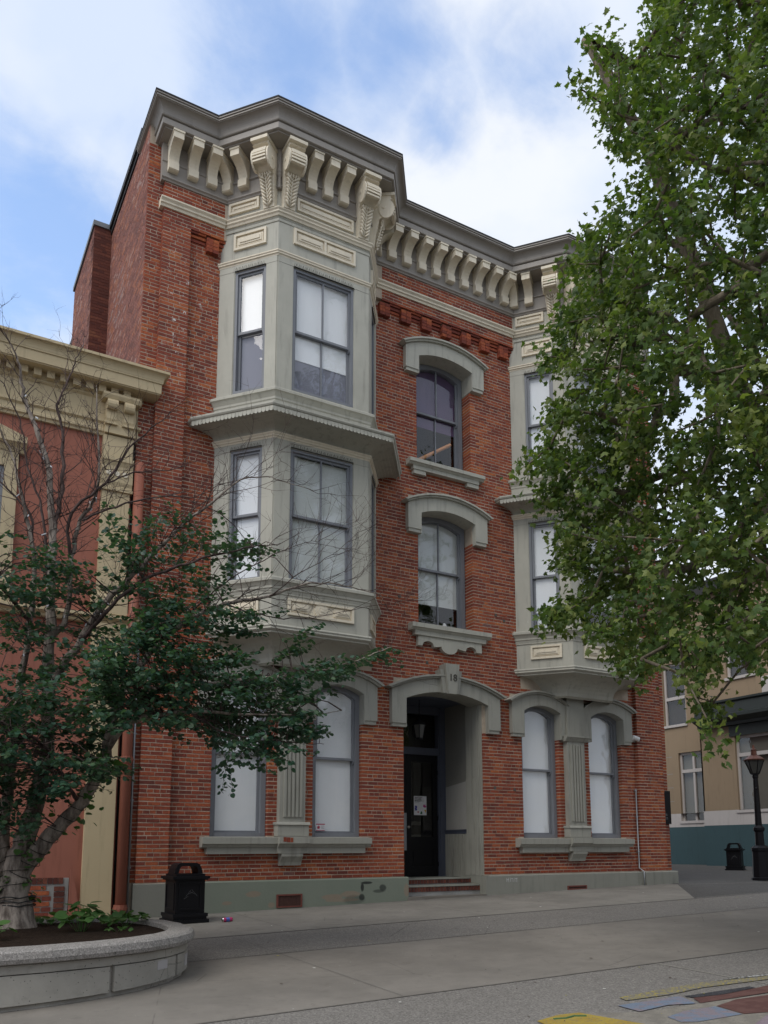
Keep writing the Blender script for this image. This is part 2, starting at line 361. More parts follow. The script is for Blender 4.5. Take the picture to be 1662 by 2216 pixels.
def holed(mb, fr, u0, u1, z0, z1, n, holes, reveal):
    us = sorted({u0, u1, *[h[0] for h in holes], *[h[1] for h in holes]}); zs = sorted({z0, z1, *[h[2] for h in holes], *[h[3] for h in holes]})
    us = [u for u in us if u0 <= u <= u1]; zs = [z for z in zs if z0 <= z <= z1]
    for i in range(len(us)-1):
        for j in range(len(zs)-1):
            cu, cz = (us[i]+us[i+1])/2, (zs[j]+zs[j+1])/2
            if any(h[0] < cu < h[1] and h[2] < cz < h[3] for h in holes): continue
            mb.quad(fr.p(us[i], n, zs[j]), fr.p(us[i+1], n, zs[j]), fr.p(us[i+1], n, zs[j+1]), fr.p(us[i], n, zs[j+1]))
    for a, b, c, d in holes:
        for (p, q) in (((a, c), (a, d)), ((a, d), (b, d)), ((b, d), (b, c)), ((b, c), (a, c))):
            mb.quad(fr.p(p[0], n, p[1]), fr.p(q[0], n, q[1]), fr.p(q[0], n-reveal, q[1]), fr.p(p[0], n-reveal, p[1]))
def ground_z(x, y):
    xx = min(x, 15.5); return .42 + .0213*xx + .008*max(0, x-15.5) + .026*max(-40, min(y, 0.0))

# ================================================================== the ground
gmb = MB()
xs = [-60, -20, -8, -3, 0, 3, 6, 9, 12, 15.5, 20, 26, 34, 60]; ys = [-60, -40, -26, -18, -14, -10, -6, -3, 0, 6, 14, 24, 60]
for i in range(len(xs)-1):
    for j in range(len(ys)-1):
        q = [(xs[i], ys[j]), (xs[i+1], ys[j]), (xs[i+1], ys[j+1]), (xs[i], ys[j+1])]
        gmb.quad(*[(x, y, ground_z(x, y)) for x, y in q])
ground = structure(gmb.build('ground', ROAD))
def ground_sheet(name, polys, m, lift, step=1.5, kind='structure', parent=None):
    mb = MB()
    for poly in polys: mb.add([(x, y, ground_z(x, y) + lift) for x, y in poly], [tuple(range(len(poly)))])
    o = mb.build(name, m, parent); o['kind'] = kind; return o
XW, XE = -40, 15.5
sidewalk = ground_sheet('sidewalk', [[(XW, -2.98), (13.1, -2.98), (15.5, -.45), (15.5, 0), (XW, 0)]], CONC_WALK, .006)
aggregate = ground_sheet('aggregate_band', [[(XW, -4.74), (15.5, -4.74), (15.5, -3.0), (XW, -3.0)]], AGG, .004)
ground_sheet('aggregate_band', [[(15.5, -4.74), (25, -4.74), (25, -3.0), (15.5, -3.0)]], AGG, .004)
ground_sheet('concrete_band', [[(XW, -7.62), (15.5, -7.62), (15.5, -4.76), (XW, -4.76)], [(15.5, -7.62), (25, -7.62), (25, -4.76), (15.5, -4.76)]], CONC, .004)
ground_sheet('aggregate_band', [[(XW, -11.5), (15.5, -11.5), (15.5, -7.64), (XW, -7.64)]], AGG, .004)
ground_sheet('concrete_band', [[(XW, -30), (15.5, -30), (15.5, -11.52), (XW, -11.52)]], CONC, .004)
# thin saw-cut joints
JOINT = paint('joint_dark', (.075, .07, .064), .95, .2, 8, streak=0)
JOINT_PALE = paint('joint_pale', (.30, .28, .24), .95, .2, 8, streak=0)
jm = MB()
def joint(mb, x0, y0, x1, y1, w=.008, lift=.010):
    d = Vector((x1-x0, y1-y0)); d.normalize(); px_, py_ = -d.y*w, d.x*w; k = 6
    for i in range(k):
        a, b = i/k, (i+1)/k; q = []
        for t_, s_ in ((a, 1), (b, 1), (b, -1), (a, -1)):
            x, y = x0+(x1-x0)*t_ + s_*px_, y0+(y1-y0)*t_ + s_*py_; q.append((x, y, ground_z(x, y)+lift))
        mb.quad(*q)
for x in (-2.2, 3.9, 10.0): joint(jm, x, -7.6, x, -3.0, .0025)
for y in (-3.0, -4.75, -7.63): joint(jm, -12, y, 15.4, y, .006)
for x in (4.9, 8.2, 11.5): joint(jm, x, -2.98, x, -.1, .003)
structure(jm.build('pavement_joint', JOINT))
jm = MB(); joint(jm, 7.0, -7.65, 7.0, -11.4, .008); joint(jm, 13.2, -2.95, 21, -2.9, .01); joint(jm, 15.4, -.45, 21, -1.9, .012)
structure(jm.build('pavement_joint', JOINT_PALE))

# ================================================================== the brick building
bld = thing('brick_building', 'three storey red brick building with grey bay windows and 18 over the door', 'building', (9.4, 0, .5))
F0 = Fr(0, 0)
X0, X1 = 3.03, 15.83
HOLES = [(4.54, 5.60, 1.8, 4.80), (6.47, 7.50, 1.8, 4.80), (8.43, 10.38, .3, 4.85), (11.40, 12.45, 1.8, 4.80), (13.33, 14.36, 1.8, 4.80),
         (8.80, 10.19, 6.1, 8.72), (8.79, 10.19, 9.65, 12.22)]
mb = MB(); holed(mb, F0, X0, X1, .2, 15.0, 0, HOLES, .34)
PIL = [(3.31, 3.82), (14.80, 15.60)]
for a, b in PIL:
    mb.fbox(F0, a, b, -.05, .10, 1.0, 13.95)
BAND = [(3.82, 4.60), (7.75, 11.40), (14.78, 14.80)]
for a, b in BAND: mb.fbox(F0, a, b, -.05, .10, 13.05, 13.95)
wall = mb.build('wall', MORTAR, bld)
mb = MB()
mb.box(X0 + .02, X1 - .02, .36, .40, .2, 15.0) if False else None
mb.quad((X0, .0, .2), (X0, 16, .2), (X0, 16, 15.2), (X0, .0, 15.2)); mb.quad((X1, 0, .2), (X1, 16, .2), (X1, 16, 15.0), (X1, 0, 15.0)); mb.quad((X0, 16, .2), (X1, 16, .2), (X1, 16, 15.0), (X0, 16, 15.0))
mb.build('side_wall', WORN, bld)
mb = MB(); mb.box(X0+.35, X1-.35, .02, .50, 15.0, 15.08); mb.box(X0-.03, X1+.03, .50, 16.03, 15.0, 15.085); mb.build('roof', ROOFDARK, bld)
mb = MB(); mb.box(X0-.07, X0+.25, .46, 16.05, 15.088, 15.22); mb.build('roof_flashing', ROOFDARK, bld)
# floors inside keep the rooms dark
mb = MB()
for z in (5.3, 9.3): mb.box(X0+.05, X1-.05, .40, 15.9, z, z+.2)
for z0, z1 in ((.3, 5.28), (5.52, 9.28), (9.52, 14.9)): mb.box(X0+.06, X1-.06, 3.4, 3.5, z0, z1)
mb.build('interior', DARK, bld)

# ---- bricks: every brick of the street front is its own little block
bricks = []                      # (frame, u0, u1, z0, z1, n, depth_left, depth_right)
COURSE = .07
def lay(fr, u0, u1, z0, z1, n, holes=(), ret=(False, False), phase=0, header_every=5):
    k0 = int(math.floor((z0 - 1.05) / COURSE + .5)); k1 = int(math.floor((z1 - 1.05) / COURSE + 1e-6))
    for k in range(k0, k1):
        za = 1.05 + k*COURSE + .0082; zb = za + COURSE - .0164; zc = (za+zb)/2
        hd = (k + phase) % header_every == 2; L = .1075 if hd else .215
        off = (k % 2) * L * .5 + (.03 if hd else 0) + (k*37 % 11)*.002
        spans = [(u0, u1, ret[0], ret[1])]
        for h in holes:
            if h[2] - .02 < zc < h[3] + .02:
                ns = []
                for a, b, ra, rb in spans:
                    if h[1] <= a or h[0] >= b: ns.append((a, b, ra, rb)); continue
                    if h[0] > a: ns.append((a, h[0], ra, True))
                    if h[1] < b: ns.append((h[1], b, True, rb))
                spans = ns
        for a, b, ra, rb in spans:
            cuts_ = [a] + [q for q in [(math.floor((a - off) / L) + i) * L + off for i in range(int((b - a)/L) + 3)] if a + .062 < q < b - .062] + [b]
            for s0, s1 in zip(cuts_, cuts_[1:]):
                if s1 - s0 > .02:
                    l = s0 + (.005 if s0 > a + .001 else (-.004 if ra else 0)); r = s1 - (.005 if s1 < b - .001 else (-.004 if rb else 0))
                    dl = .30 if (ra and s0 <= a + .001) or (rb and s1 >= b - .001) else .03
                    bricks.append((fr, l, r, za, zb, n, dl))
BAYS = [(4.43, 5.22, 7.13, 7.80), (11.33, 12.11, 14.06, 14.74)]
BH = [(b[0] + .08, b[3] - .08, 5.05, 15) for b in BAYS]
COVER = [(8.53, 10.30, 11.72, 12.40), (8.57, 10.30, 8.12, 8.85), (8.2, 10.66, 4.02, 4.95), (4.30, 7.70, 4.0, 4.86), (11.1, 14.55, 4.0, 4.86), (4.45, 7.5, 1.56, 1.8), (11.25, 14.4, 1.56, 1.8), (5.82, 6.22, 1.4, 5.0), (12.62, 13.05, 1.4, 5.0), (4.45, 7.9, 13.0, 14.0)]
TH = [(4.54, 5.60, 1.8, 4.1), (6.47, 7.50, 1.8, 4.1), (11.40, 12.45, 1.8, 4.1), (13.33, 14.36, 1.8, 4.1), (8.43, 10.38, .3, 4.1), (8.80, 10.19, 6.1, 8.2), (8.79, 10.19, 9.65, 11.8)]
PH = [(a, b, .5, 14) for a, b in PIL]; NB = [(a, b, 13.05, 14) for a, b in BAND]
lay(F0, X0 + .003, X1, 1.05, 13.95, 0, TH + BH + COVER + PH + NB, (True, True))
lay(F0, X0 + .003, 3.24, 13.95, 14.62, 0, [], (True, False))
for i, (a, b) in enumerate(PIL): lay(F0, a, b, 1.05, 13.95, .10, [], (True, True), phase=1 + i)
for a, b in ((3.82, 4.46), (7.9, 11.36)): lay(F0, a, b, 13.05, 13.95, .10, [], (False, False), phase=2)
# corbelled teeth under the band
def corbel(a, w):
    for k, d in enumerate((.10, .10, .10, .085)):
        z = 12.98 - k*COURSE
        for u in (a, a + w/2): bricks.append((F0, u + .004, u + w/2 - .004, z - COURSE + .006, z, d if k < 3 else .10, .14))
    for k, d in enumerate((.075, .045, .02)):
        z = 13.05 - k*COURSE
        bricks.append((F0, a + w + .002, a + .515, z - COURSE + .008, z - .006, d, .1))
for i in range(7): corbel(7.85 + i*.521, .25)
corbel(4.13, .24)
bricks.append((F0, 3.83, 3.97, 12.99, 13.044, .075, .1)); bricks.append((F0, 3.97, 4.12, 12.99, 13.044, .075, .1)); bricks.append((F0, 3.83, 4.12, 12.92, 12.974, .045, .1)); bricks.append((F0, 3.83, 4.12, 12.85, 12.904, .02, .1))
# chimney built out of the side wall
CH = Fr(0, 3.38)
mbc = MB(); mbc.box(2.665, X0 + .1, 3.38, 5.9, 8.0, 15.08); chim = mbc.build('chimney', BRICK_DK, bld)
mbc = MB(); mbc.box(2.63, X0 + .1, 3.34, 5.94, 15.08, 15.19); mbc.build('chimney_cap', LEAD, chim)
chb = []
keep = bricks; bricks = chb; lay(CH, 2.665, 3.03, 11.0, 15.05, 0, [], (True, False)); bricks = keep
sideb = []
bricks = sideb; FSd = Fr(X0, 0, -math.pi/2); lay(FSd, -8.6, -5.95, 9.4, 15.04, 0, [], (False, False)); lay(FSd, -3.34, -.03, 9.4, 15.04, 0, [], (False, False)); lay(Fr(2.665, 0, -math.pi/2), -5.88, -3.40, 10.5, 15.04, 0, [], (False, True)); bricks = keep
def brick_verts(b, g):
    fr, u0, u1, z0, z1, n, dl = b
    n1 = n + .0042 + abs(g.normal(0, .0013))
    j = g.normal(0, .0016, (4, 2)); e = g.uniform(.0, .002, 4)
    f = [(u0 + j[0, 0], z0 + j[0, 1]), (u1 + j[1, 0], z0 + j[1, 1]), (u1 + j[2, 0], z1 + j[2, 1]), (u0 + j[3, 0], z1 + j[3, 1])]
    return [fr.p(u, n1 - e[i], z) for i, (u, z) in enumerate(f)] + [fr.p(u, n - dl, z) for u, z in f]
BF = [(0, 1, 2, 3), (0, 4, 5, 1), (1, 5, 6, 2), (2, 6, 7, 3), (3, 7, 4, 0)]
def laid(name, lst, m, parent, kind='stuff'):
    mb = MB()
    for b in lst: mb.add(brick_verts(b, rng), BF)
    o = mb.build(name, m, parent); o['kind'] = kind; return o
# the 300 that show largest: open lower wall nearest the camera; single objects on shared box data
def shown(b):
    fr, u0, u1, z0, z1, n, dl = b; u = (u0+u1)/2; z = (z0+z1)/2
    if fr is not F0 or u1 - u0 < .19 or dl > .05: return 1e9
    x, y, _ = fr.p(u, n, z); d = math.hypot(x - EYE.x, y - EYE.y, ) + .35*abs(z - EYE.z)
    if z > 3.45 or u < 3.3: return 1e9
    if 3.7 < u < 4.1 and z < 1.2: return 1e9
    return d * (1.0 + .02*u)
order = sorted(range(len(bricks)), key=lambda i: shown(bricks[i]))
single = set(order[:300])
bm_ = MB(); bm_.add([(-.5, -1, -.5), (.5, -1, -.5), (.5, -1, .5), (-.5, -1, .5), (-.5, 0, -.5), (.5, 0, -.5), (.5, 0, .5), (-.5, 0, .5)], [(0, 1, 2, 3), (0, 4, 5, 1), (1, 5, 6, 2), (2, 6, 7, 3), (3, 7, 4, 0)])
bme = bpy.data.meshes.new('brick'); bme.from_pydata(bm_.v, [], bm_.f); bme.materials.append(BRICK); bme.update()
for i in sorted(single):
    fr, u0, u1, z0, z1, n, dl = bricks[i]
    o = bpy.data.objects.new('brick', bme); col.objects.link(o)
    d = .04; y = -(n - .03)
    o.location = ((u0+u1)/2, y, (z0+z1)/2); o.scale = (u1-u0, .0345 + abs(random.gauss(0, .0013)), z1-z0)
    o.rotation_euler = (random.gauss(0, .012), random.gauss(0, .006), random.gauss(0, .006))
    attach(o, bld)
laid('brickwork', [b for i, b in enumerate(bricks) if i not in single], BRICK, bld)
laid('chimney_brickwork', chb, BRICK_DK, bld); laid('side_brickwork', sideb, BRICK_WORN, bld)

# ---- plinth
pm = MB()
pm.side(F0, [(-.02, .2), (.11, .2), (.11, 1.03), (.085, 1.05), (-.02, 1.05)], 3.27, 8.47)
GREENISH = NT('plinth_green'); t = GREENISH
base = t.mix(t.noise(1.3, 5, .6), (.165, .195, .155), (.225, .245, .20))
px_n = t.n('ShaderNodeSeparateXYZ'); t.l(t.pos(), px_n.inputs[0])
grey = t.step(px_n.outputs[0], 4.0, 4.7); base = t.mix(grey, (.22, .22, .19), base)
def blob(t, cx, cz, rx, rz, soft=.5, warp=.5):
    a = t.math('DIVIDE', t.math('SUBTRACT', px_n.outputs[0], cx), rx); b = t.math('DIVIDE', t.math('SUBTRACT', px_n.outputs[2], cz), rz)
    r = t.math('ADD', t.math('MULTIPLY', a, a), t.math('MULTIPLY', b, b)); r = t.math('ADD', r, t.math('MULTIPLY', t.math('SUBTRACT', t.noise(7, 5, .7), .5), warp*3))
    return t.step(r, 1 - soft, 1 + soft, 1, 0)
for cx, cz, rx, rz in ((5.32, .82, .15, .05), (4.85, .68, .08, .03), (6.84, .72, .22, .05), (7.22, .76, .20, .06), (5.66, .62, .06, .05), (7.05, .66, .35, .03), (5.4, .50, .3, .03), (8.42, .8, .06, .12)):
    base = t.mix(blob(t, cx, cz, rx, rz, .25, .6), base, (.25, .21, .16))
for cx, cz, rx, rz, s in ((7.55, .96, .12, .025, .9), (7.46, .88, .035, .08, .9), (7.9, .86, .07, .06, .75), (7.82, .80, .12, .03, .6), (7.45, .70, .06, .06, .8), (7.3, .66, .22, .08, .35)):
    base = t.mix(t.math('MULTIPLY', blob(t, cx, cz, rx, rz, .5, .45), s), base, (.02, .022, .022))
PLG = t.finish(base, .8, t.bump(t.noise(18, 5, .7), .4, .01), .25)
pm.build('plinth', PLG, bld)
pm = MB(); P2 = [(-.02, .2), (.11, .2), (.11, 1.02), (.085, 1.04), (-.02, 1.04)]
pm.side(F0, P2, 10.382, 14.78)
pm.side(F0, [(a + (.08 if a > 0 else 0), b) for a, b in P2], 14.78, 15.66); pm.side(F0, P2, 15.66, 15.93)
pm.box(15.83, 15.95, .0, 16, .2, 1.04)
pm.build('plinth', PLINTH, bld)
# ventilation grilles in the plinth
def grille(x0, x1, z0, z1, n=.11):
    mb = MB()
    for a in ((x0, x1, z0, z0+.025), (x0, x1, z1-.025, z1), (x0, x0+.03, z0+.025, z1-.025), (x1-.03, x1, z0+.025, z1-.025)): mb.fbox(F0, a[0], a[1], n-.01, n+.022, a[2], a[3])
    g = mb.build('vent_grille', RUST, bld); mb = MB(); mb.fbox(F0, x0+.03, x1-.03, n-.01, n+.006, z0+.025, z1-.025)
    k = int((x1-x0)/.03)
    for i in range(1, k): mb.fbox(F0, x0+i*(x1-x0)/k-.003, x0+i*(x1-x0)/k+.003, n, n+.012, z0+.025, z1-.025)
    mb.build('grille_mesh', RUST_DK, g)
grille(5.75, 6.24, .57, .80); grille(12.47, 13.02, .69, .78)
mb = MB(); mb.box(14.2, 14.75, -.62, -.30, .60, .712); mb.build('drain_cover', RUST, bld)

# ---- segmental hoods
def hood(u0, u1, zb, zi, rise, ub0, ub1, capl, capr, top, n=.12, key=False, soffit=.30, cap_n=.21):
    """block ends, arched band, moulded cap; u0/u1 opening, ub0/ub1 outer block edges"""
    mb = MB(); inner = arc(u0, u1, zi, rise, 14); R_ = len(inner)
    z_end = zi + .17; outer = arc(ub0, ub1, z_end, top - .07 - z_end, 14)
    mb.strip(F0, inner, outer, -soffit, n)
    mb.prism(F0, [(ub0, zb+.07), (u0, zb+.07), (u0, zi), (ub0, z_end)], -.02, n); mb.prism(F0, [(u1, zb+.07), (ub1, zb+.07), (ub1, z_end), (u1, zi)], -.02, n)
    mb.fbox(F0, ub0 + .02, u0, -.02, n - .02, zb, zb+.07); mb.fbox(F0, u1, ub1 - .02, -.02, n - .02, zb, zb+.07)
    mb.fbox(F0, u1-.012, u1+.004, -soffit, n-.004, zb, zi+.06); mb.fbox(F0, u0-.004, u0+.012, -soffit, n-.004, zb, zi+.06)
    h = mb.build('window_hood' if not key else 'door_hood', TRIM_SHADED if zb < 5 else TRIM, bld)
    mb = MB(); e = (ub0 - capl, ub1 + capr)
    lo = arc(ub0 - .02, ub1 + .02, z_end, top - .07 - z_end, 14); hi = arc(e[0], e[1], z_end + .03, top - z_end - .03, 14); mid = [((a+c)/2, (b+d)/2) for (a, b), (c, d) in zip(lo, hi)]
    mb.strip(F0, lo, mid, -.02, n + .05); mb.strip(F0, mid, hi, -.02, cap_n)
    mb.build('hood_moulding', TRIM_SHADED if zb < 5 else TRIM, h)
    return h
hood(8.79, 10.19, 11.63, 12.03, .14, 8.47, 10.50, .12, .10, 12.53)
hood(8.82, 10.21, 8.06, 8.50, .14, 8.51, 10.52, .12, .12, 8.99)
dh = hood(8.43, 10.46, 3.97, 4.55, .20, 8.11, 10.76, .14, .14, 5.10, key=True, soffit=.45)
hood(4.54, 5.60, 3.96, 4.53, .15, 4.26, 5.80, .12, .0, 4.99); hood(6.47, 7.50, 3.96, 4.53, .15, 6.24, 7.78, .0, .13, 4.99)
hood(11.40, 12.45, 3.96, 4.53, .15, 11.08, 12.62, .13, .0, 4.99); hood(13.33, 14.36, 3.96, 4.53, .15, 13.08, 14.62, .0, .13, 4.99)
mb = MB(); mb.prism(F0, [(9.36, 4.70), (9.56, 4.70), (9.63, 5.32), (9.29, 5.32)], 0, .26); ks = mb.build('keystone', TRIM_SHADED, bld)
mb = MB(); mb.prism(F0, [(9.27, 4.72), (9.36, 4.72), (9.285, 5.20), (9.19, 5.20)], 0, .20); mb.prism(F0, [(9.56, 4.72), (9.65, 4.72), (9.73, 5.20), (9.635, 5.20)], 0, .20); mb.build('keystone_side', TRIM_SHADED, ks)
def text_part(name, body, size, loc, rot, m, parent, depth=.004, align='CENTER', bold=0.0):
    cu = bpy.data.curves.new(name, 'FONT'); cu.body = body; cu.size = size; cu.extrude = depth; cu.align_x = align; cu.align_y = 'CENTER'; cu.offset = bold; cu.resolution_u = 3
    tmp = bpy.data.objects.new(name + '_tmp', cu); col.objects.link(tmp)
    bpy.context.view_layer.update()
    me = bpy.data.meshes.new_from_object(tmp.evaluated_get(bpy.context.evaluated_depsgraph_get())); bpy.data.objects.remove(tmp); bpy.data.curves.remove(cu)
    me.name = name; me.materials.clear(); me.materials.append(m)
    o = bpy.data.objects.new(name, me); col.objects.link(o); o.location = loc; o.rotation_euler = rot
    if parent is not None: attach(o, parent)
    return o
NUMB = paint('number_bronze', (.06, .055, .045), .45, .2, 20, metal=.3)
text_part('house_number', '18', .205, (9.465, -.264, 5.03), (R(90), 0, 0), NUMB, ks, .008)

# ---- sills and the two fluted pilasters of the ground floor
def sill(u0, u1, zt, zb, nt=.2, nb=.1, cut=.10, m=TRIM_SHADED, name='window_sill'):
    mb = MB(); h = zt - zb
    mb.side(F0, [(-.05, zt), (nt, zt-.015), (nt, zt-h*.42), (nt-.03, zt-h*.46), (nt-.06, zt-h*.62), (-.05, zt-h*.62)], u0, u1)
    mb.side(F0, [(-.05, zt-h*.62), (nb+.02, zt-h*.62), (nb+.02, zb), (-.05, zb)], u0+cut, u1-cut)
    return mb.build(name, m, bld)
sill(4.37, 7.62, 1.81, 1.51); sill(11.17, 14.46, 1.80, 1.49)
def fluted(c, w=.50):
    mb = MB(); a, b = c - w/2, c + w/2
    mb.side(F0, [(-.02, 2.04), (.14, 2.04), (.14, 3.93), (-.02, 3.93)], a, b)
    for i in range(5):
        u = a + .07 + i*(w-.14)/4
        if i in (0, 4): continue
    mb.fbox(F0, a-.05, b+.05, -.02, .20, 1.82, 2.02); mb.side(F0, [(-.02, 2.02), (.225, 2.02), (.20, 2.07), (-.02, 2.07)], a-.07, b+.07)
    mb.side(F0, [(-.02, 3.93), (.16, 3.93), (.215, 4.01), (.235, 4.02), (.235, 4.06), (-.02, 4.06)], a-.07, b+.07)
    mb.side(F0, [(-.02, 4.06), (.17, 4.06), (.17, 4.92), (-.02, 4.92)], a-.0, b+.0)
    mb.side(F0, [(-.02, 4.92), (.19, 4.92), (.26, 5.02), (.27, 5.08), (-.02, 5.08)], a-.07, b+.07)
    p = mb.build('fluted_pilaster', TRIM_SHADED, bld)
    for i in range(5):
        mb = MB(); u = a + .095 + i*(w-.19)/4
        mb.prism(F0, [(u-.024, 2.16), (u+.024, 2.16), (u+.024, 3.84), (u, 3.87), (u-.024, 3.84)], .13, .168); mb.build('flute', TRIM_SHADED, p)
    mb = MB(); mb.side(F0, [(-.02, 1.51), (.18, 1.51), (.18, 1.46), (.15, 1.42), (.11, 1.36), (.09, 1.30), (-.02, 1.30)], c-.21, c+.20)
    mb.side(F0, [(-.02, 1.822), (.275, 1.81), (.275, 1.69), (.24, 1.67), (.20, 1.62), (.18, 1.62), (.18, 1.515), (-.02, 1.515)], c-.29, c+.29)
    mb.build('sill_corbel', TRIM_SHADED, p)
fluted(6.02); fluted(12.83)
mb = MB(); mb.fbox(F0, 5.80, 5.86, .272, .279, 1.72, 1.80); mb.fbox(F0, 5.865, 5.93, .272, .279, 1.71, 1.795); mb.fbox(F0, 5.938, 5.985, .272, .278, 1.71, 1.79)
mb.build('bare_brick', BRICK, bld)
s1 = sill(8.52, 10.44, 9.66, 9.44, .19, .10, .12, TRIM)
mb = MB(); mb.fbox(F0, 8.66, 8.96, -.02, .10, 9.35, 9.44); mb.fbox(F0, 10.02, 10.32, -.02, .10, 9.35, 9.44); mb.build('sill_foot', TRIM, s1)
s2 = sill(8.55, 10.52, 6.13, 5.88, .20, .11, .10, TRIM)
ap = [(8.74, 5.88), (8.74, 5.67), (8.84, 5.67)]
ap += [(8.98 + .14*math.cos(math.pi - i*math.pi/8), 5.67 + .11*math.sin(i*math.pi/8)) for i in range(9)]
ap += [(9.2, 5.68)] + [(9.5 - .2*math.cos(i*math.pi/10), 5.70 - .14*math.sin(i*math.pi/10)) for i in range(11)] + [(9.8, 5.68)]
ap += [(10.05 + .14*math.cos(math.pi - i*math.pi/8), 5.67 + .11*math.sin(i*math.pi/8)) for i in range(9)] + [(10.32, 5.67), (10.32, 5.88)]
mb = MB(); mb.prism(F0, ap, -.02, .10); mb.build('sill_apron', TRIM, s2)

# ---- sash windows
def sash(fr, u0, u1, z0, z1, zm, n, muntin=False, rise=0.0, fw=.055, blinds=(), parent=bld, back=True, m=BLUEGREY):
    mb = MB(); zs = z1 - rise
    mb.fbox(fr, u0, u0+fw, n-.16, n, z0, z1); mb.fbox(fr, u1-fw, u1, n-.16, n, z0, z1); mb.fbox(fr, u0+fw, u1-fw, n-.16, n+.01, z0, z0+fw*.9)
    if rise:
        lo = arc(u0+fw, u1-fw, zs - fw, rise, 8); hi = [(u, z1+.12) for u, z in lo]; mb.strip(fr, lo, hi, n-.16, n)
    else: mb.fbox(fr, u0+fw, u1-fw, n-.16, n, z1-fw, z1)
    w = mb.build('sash_window', m, parent)
    a, b = u0+fw, u1-fw; st = .045
    def frame(za, zb, nn, arch):
        q = MB(); q.fbox(fr, a, a+st, nn-.04, nn, za, zb); q.fbox(fr, b-st, b, nn-.04, nn, za, zb); q.fbox(fr, a+st, b-st, nn-.04, nn, za, za+st)
        if arch: lo = arc(a+st, b-st, zb - rise - st*.9, rise*.95, 8); q.strip(fr, lo, [(u, zb+.05) for u, z in lo], nn-.04, nn)
        else: q.fbox(fr, a+st, b-st, nn-.04, nn, zb-st, zb)
        if muntin: c = (a+b)/2; q.fbox(fr, c-.013, c+.013, nn-.035, nn+.004, za+st, zb-st*.6)
        q.build('sash', m, w)
        g = nn - .022; cs = [(a+st*.8, (a+b)/2), ((a+b)/2, b-st*.8)] if muntin else [(a+st*.8, b-st*.8)]
        for p, r in cs:
            q = MB(); q.quad(fr.p(p, g, za+st*.8), fr.p(r, g, za+st*.8), fr.p(r, g, zb), fr.p(p, g, zb)); q.build('glass_pane', GLASS, w)
    frame(zm - .02, z1 - (0 if rise else fw*.9), n - .035, rise > 0)
    frame(z0 + fw*.8, zm + .03, n - .085, False)
    q = MB()
    for uu in (b - .032,): q.side(fr, [(n-.08, zm+.01), (n-.03, zm+.01), (n-.03, zm-.05), (n-.05, zm-.085), (n-.08, zm-.085)], uu, uu+.03)
    q.build('sash_horn', m, w)
    for za, zb, mm, dn in blinds:
        q = MB(); q.quad(fr.p(a-.02, n-dn, za), fr.p(b+.02, n-dn, za), fr.p(b+.02, n-dn, zb), fr.p(a-.02, n-dn, zb)); q.fbox(fr, a+.01, b-.01, n-dn-.008, n-dn+.008, za-.015, za+.01); q.build('roller_blind', mm, w)
    return w
def wm(z0, z1, m=BLIND, d=.125): return (z0, z1, m, d)
for u0, u1 in ((4.54, 5.60), (6.47, 7.50), (11.40, 12.45), (13.33, 14.36)):
    sash(F0, u0+.01, u1-.01, 1.80, 4.69, 3.28, -.09 if u0 < 11 else -.12, rise=.16, fw=.09, blinds=[wm(1.88, 4.72)])
wt_ = sash(F0, 8.84, 10.16, 9.62, 12.18, 10.99, -.27, True, .16, .10, blinds=[wm(10.72, 12.3, PURPLE)])
wm_ = sash(F0, 8.86, 10.17, 6.10, 8.64, 7.45, -.27, True, .16, .10, blinds=[wm(6.72, 8.8, BLIND_GREY)])
mb = MB(); mb.tube([(8.95, .44, 9.86), (9.95, .44, 10.52)], .04, 8); mb.build('stair_rail', ORANGE, wt_)
mb = MB(); mb.lathe((9.72, .42, 6.15), [(.10, 0), (.10, .05), (.05, .16), (.02, .22)], 7); mb.build('folded_cloth', WHITE, wm_)

# ---- entrance porch
YD = 1.48
mb = MB(); G_ = TRIM_SHADED
mb.quad((10.38, .57, .98), (10.38, YD, .98), (10.38, YD, 4.9), (10.38, .57, 4.9)); mb.quad((8.43, .36, .98), (8.43, YD, .98), (8.43, YD, 4.9), (8.43, .36, 4.9))
mb.build('porch_wall', TRIM_SHADED, bld)
mb = MB(); mb.box(8.43, 10.40, .45, YD, 4.72, 4.95); mb.build('porch_ceiling', BLUEDARK, bld)
mb = MB(); mb.box(8.40, 10.42, .62, YD + .1, .6, .985); mb.build('porch_floor', PLINTH, bld)
# stone jamb on the right, moulded
mb = MB(); mb.box(10.352, 10.40, .035, .60, 1.04, 4.62); mb.box(10.335, 10.40, .06, .10, 1.04, 4.6); mb.box(10.335, 10.40, .16, .22, 1.04, 4.6); mb.box(10.33, 10.40, .30, .585, 1.04, 3.05)
mb.build('door_jamb', TRIM_SHADED, bld)
mb = MB(); mb.box(10.0, 10.40, -.09, .50, .3, 1.035) if False else mb.box(10.30, 10.40, -.112, .64, .3, 1.035); mb.build('jamb_base', PLINTH, bld)
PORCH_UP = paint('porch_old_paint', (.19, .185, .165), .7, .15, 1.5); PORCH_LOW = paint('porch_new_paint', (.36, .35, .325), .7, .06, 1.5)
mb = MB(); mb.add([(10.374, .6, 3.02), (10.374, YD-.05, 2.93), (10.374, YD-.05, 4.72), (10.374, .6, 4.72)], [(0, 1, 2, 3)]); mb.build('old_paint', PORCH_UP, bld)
mb = MB(); mb.add([(10.374, .6, 1.99), (10.374, YD-.05, 1.99), (10.374, YD-.05, 2.929), (10.374, .6, 3.019)], [(0, 1, 2, 3)]); mb.build('touched_up_paint', PORCH_LOW, bld)
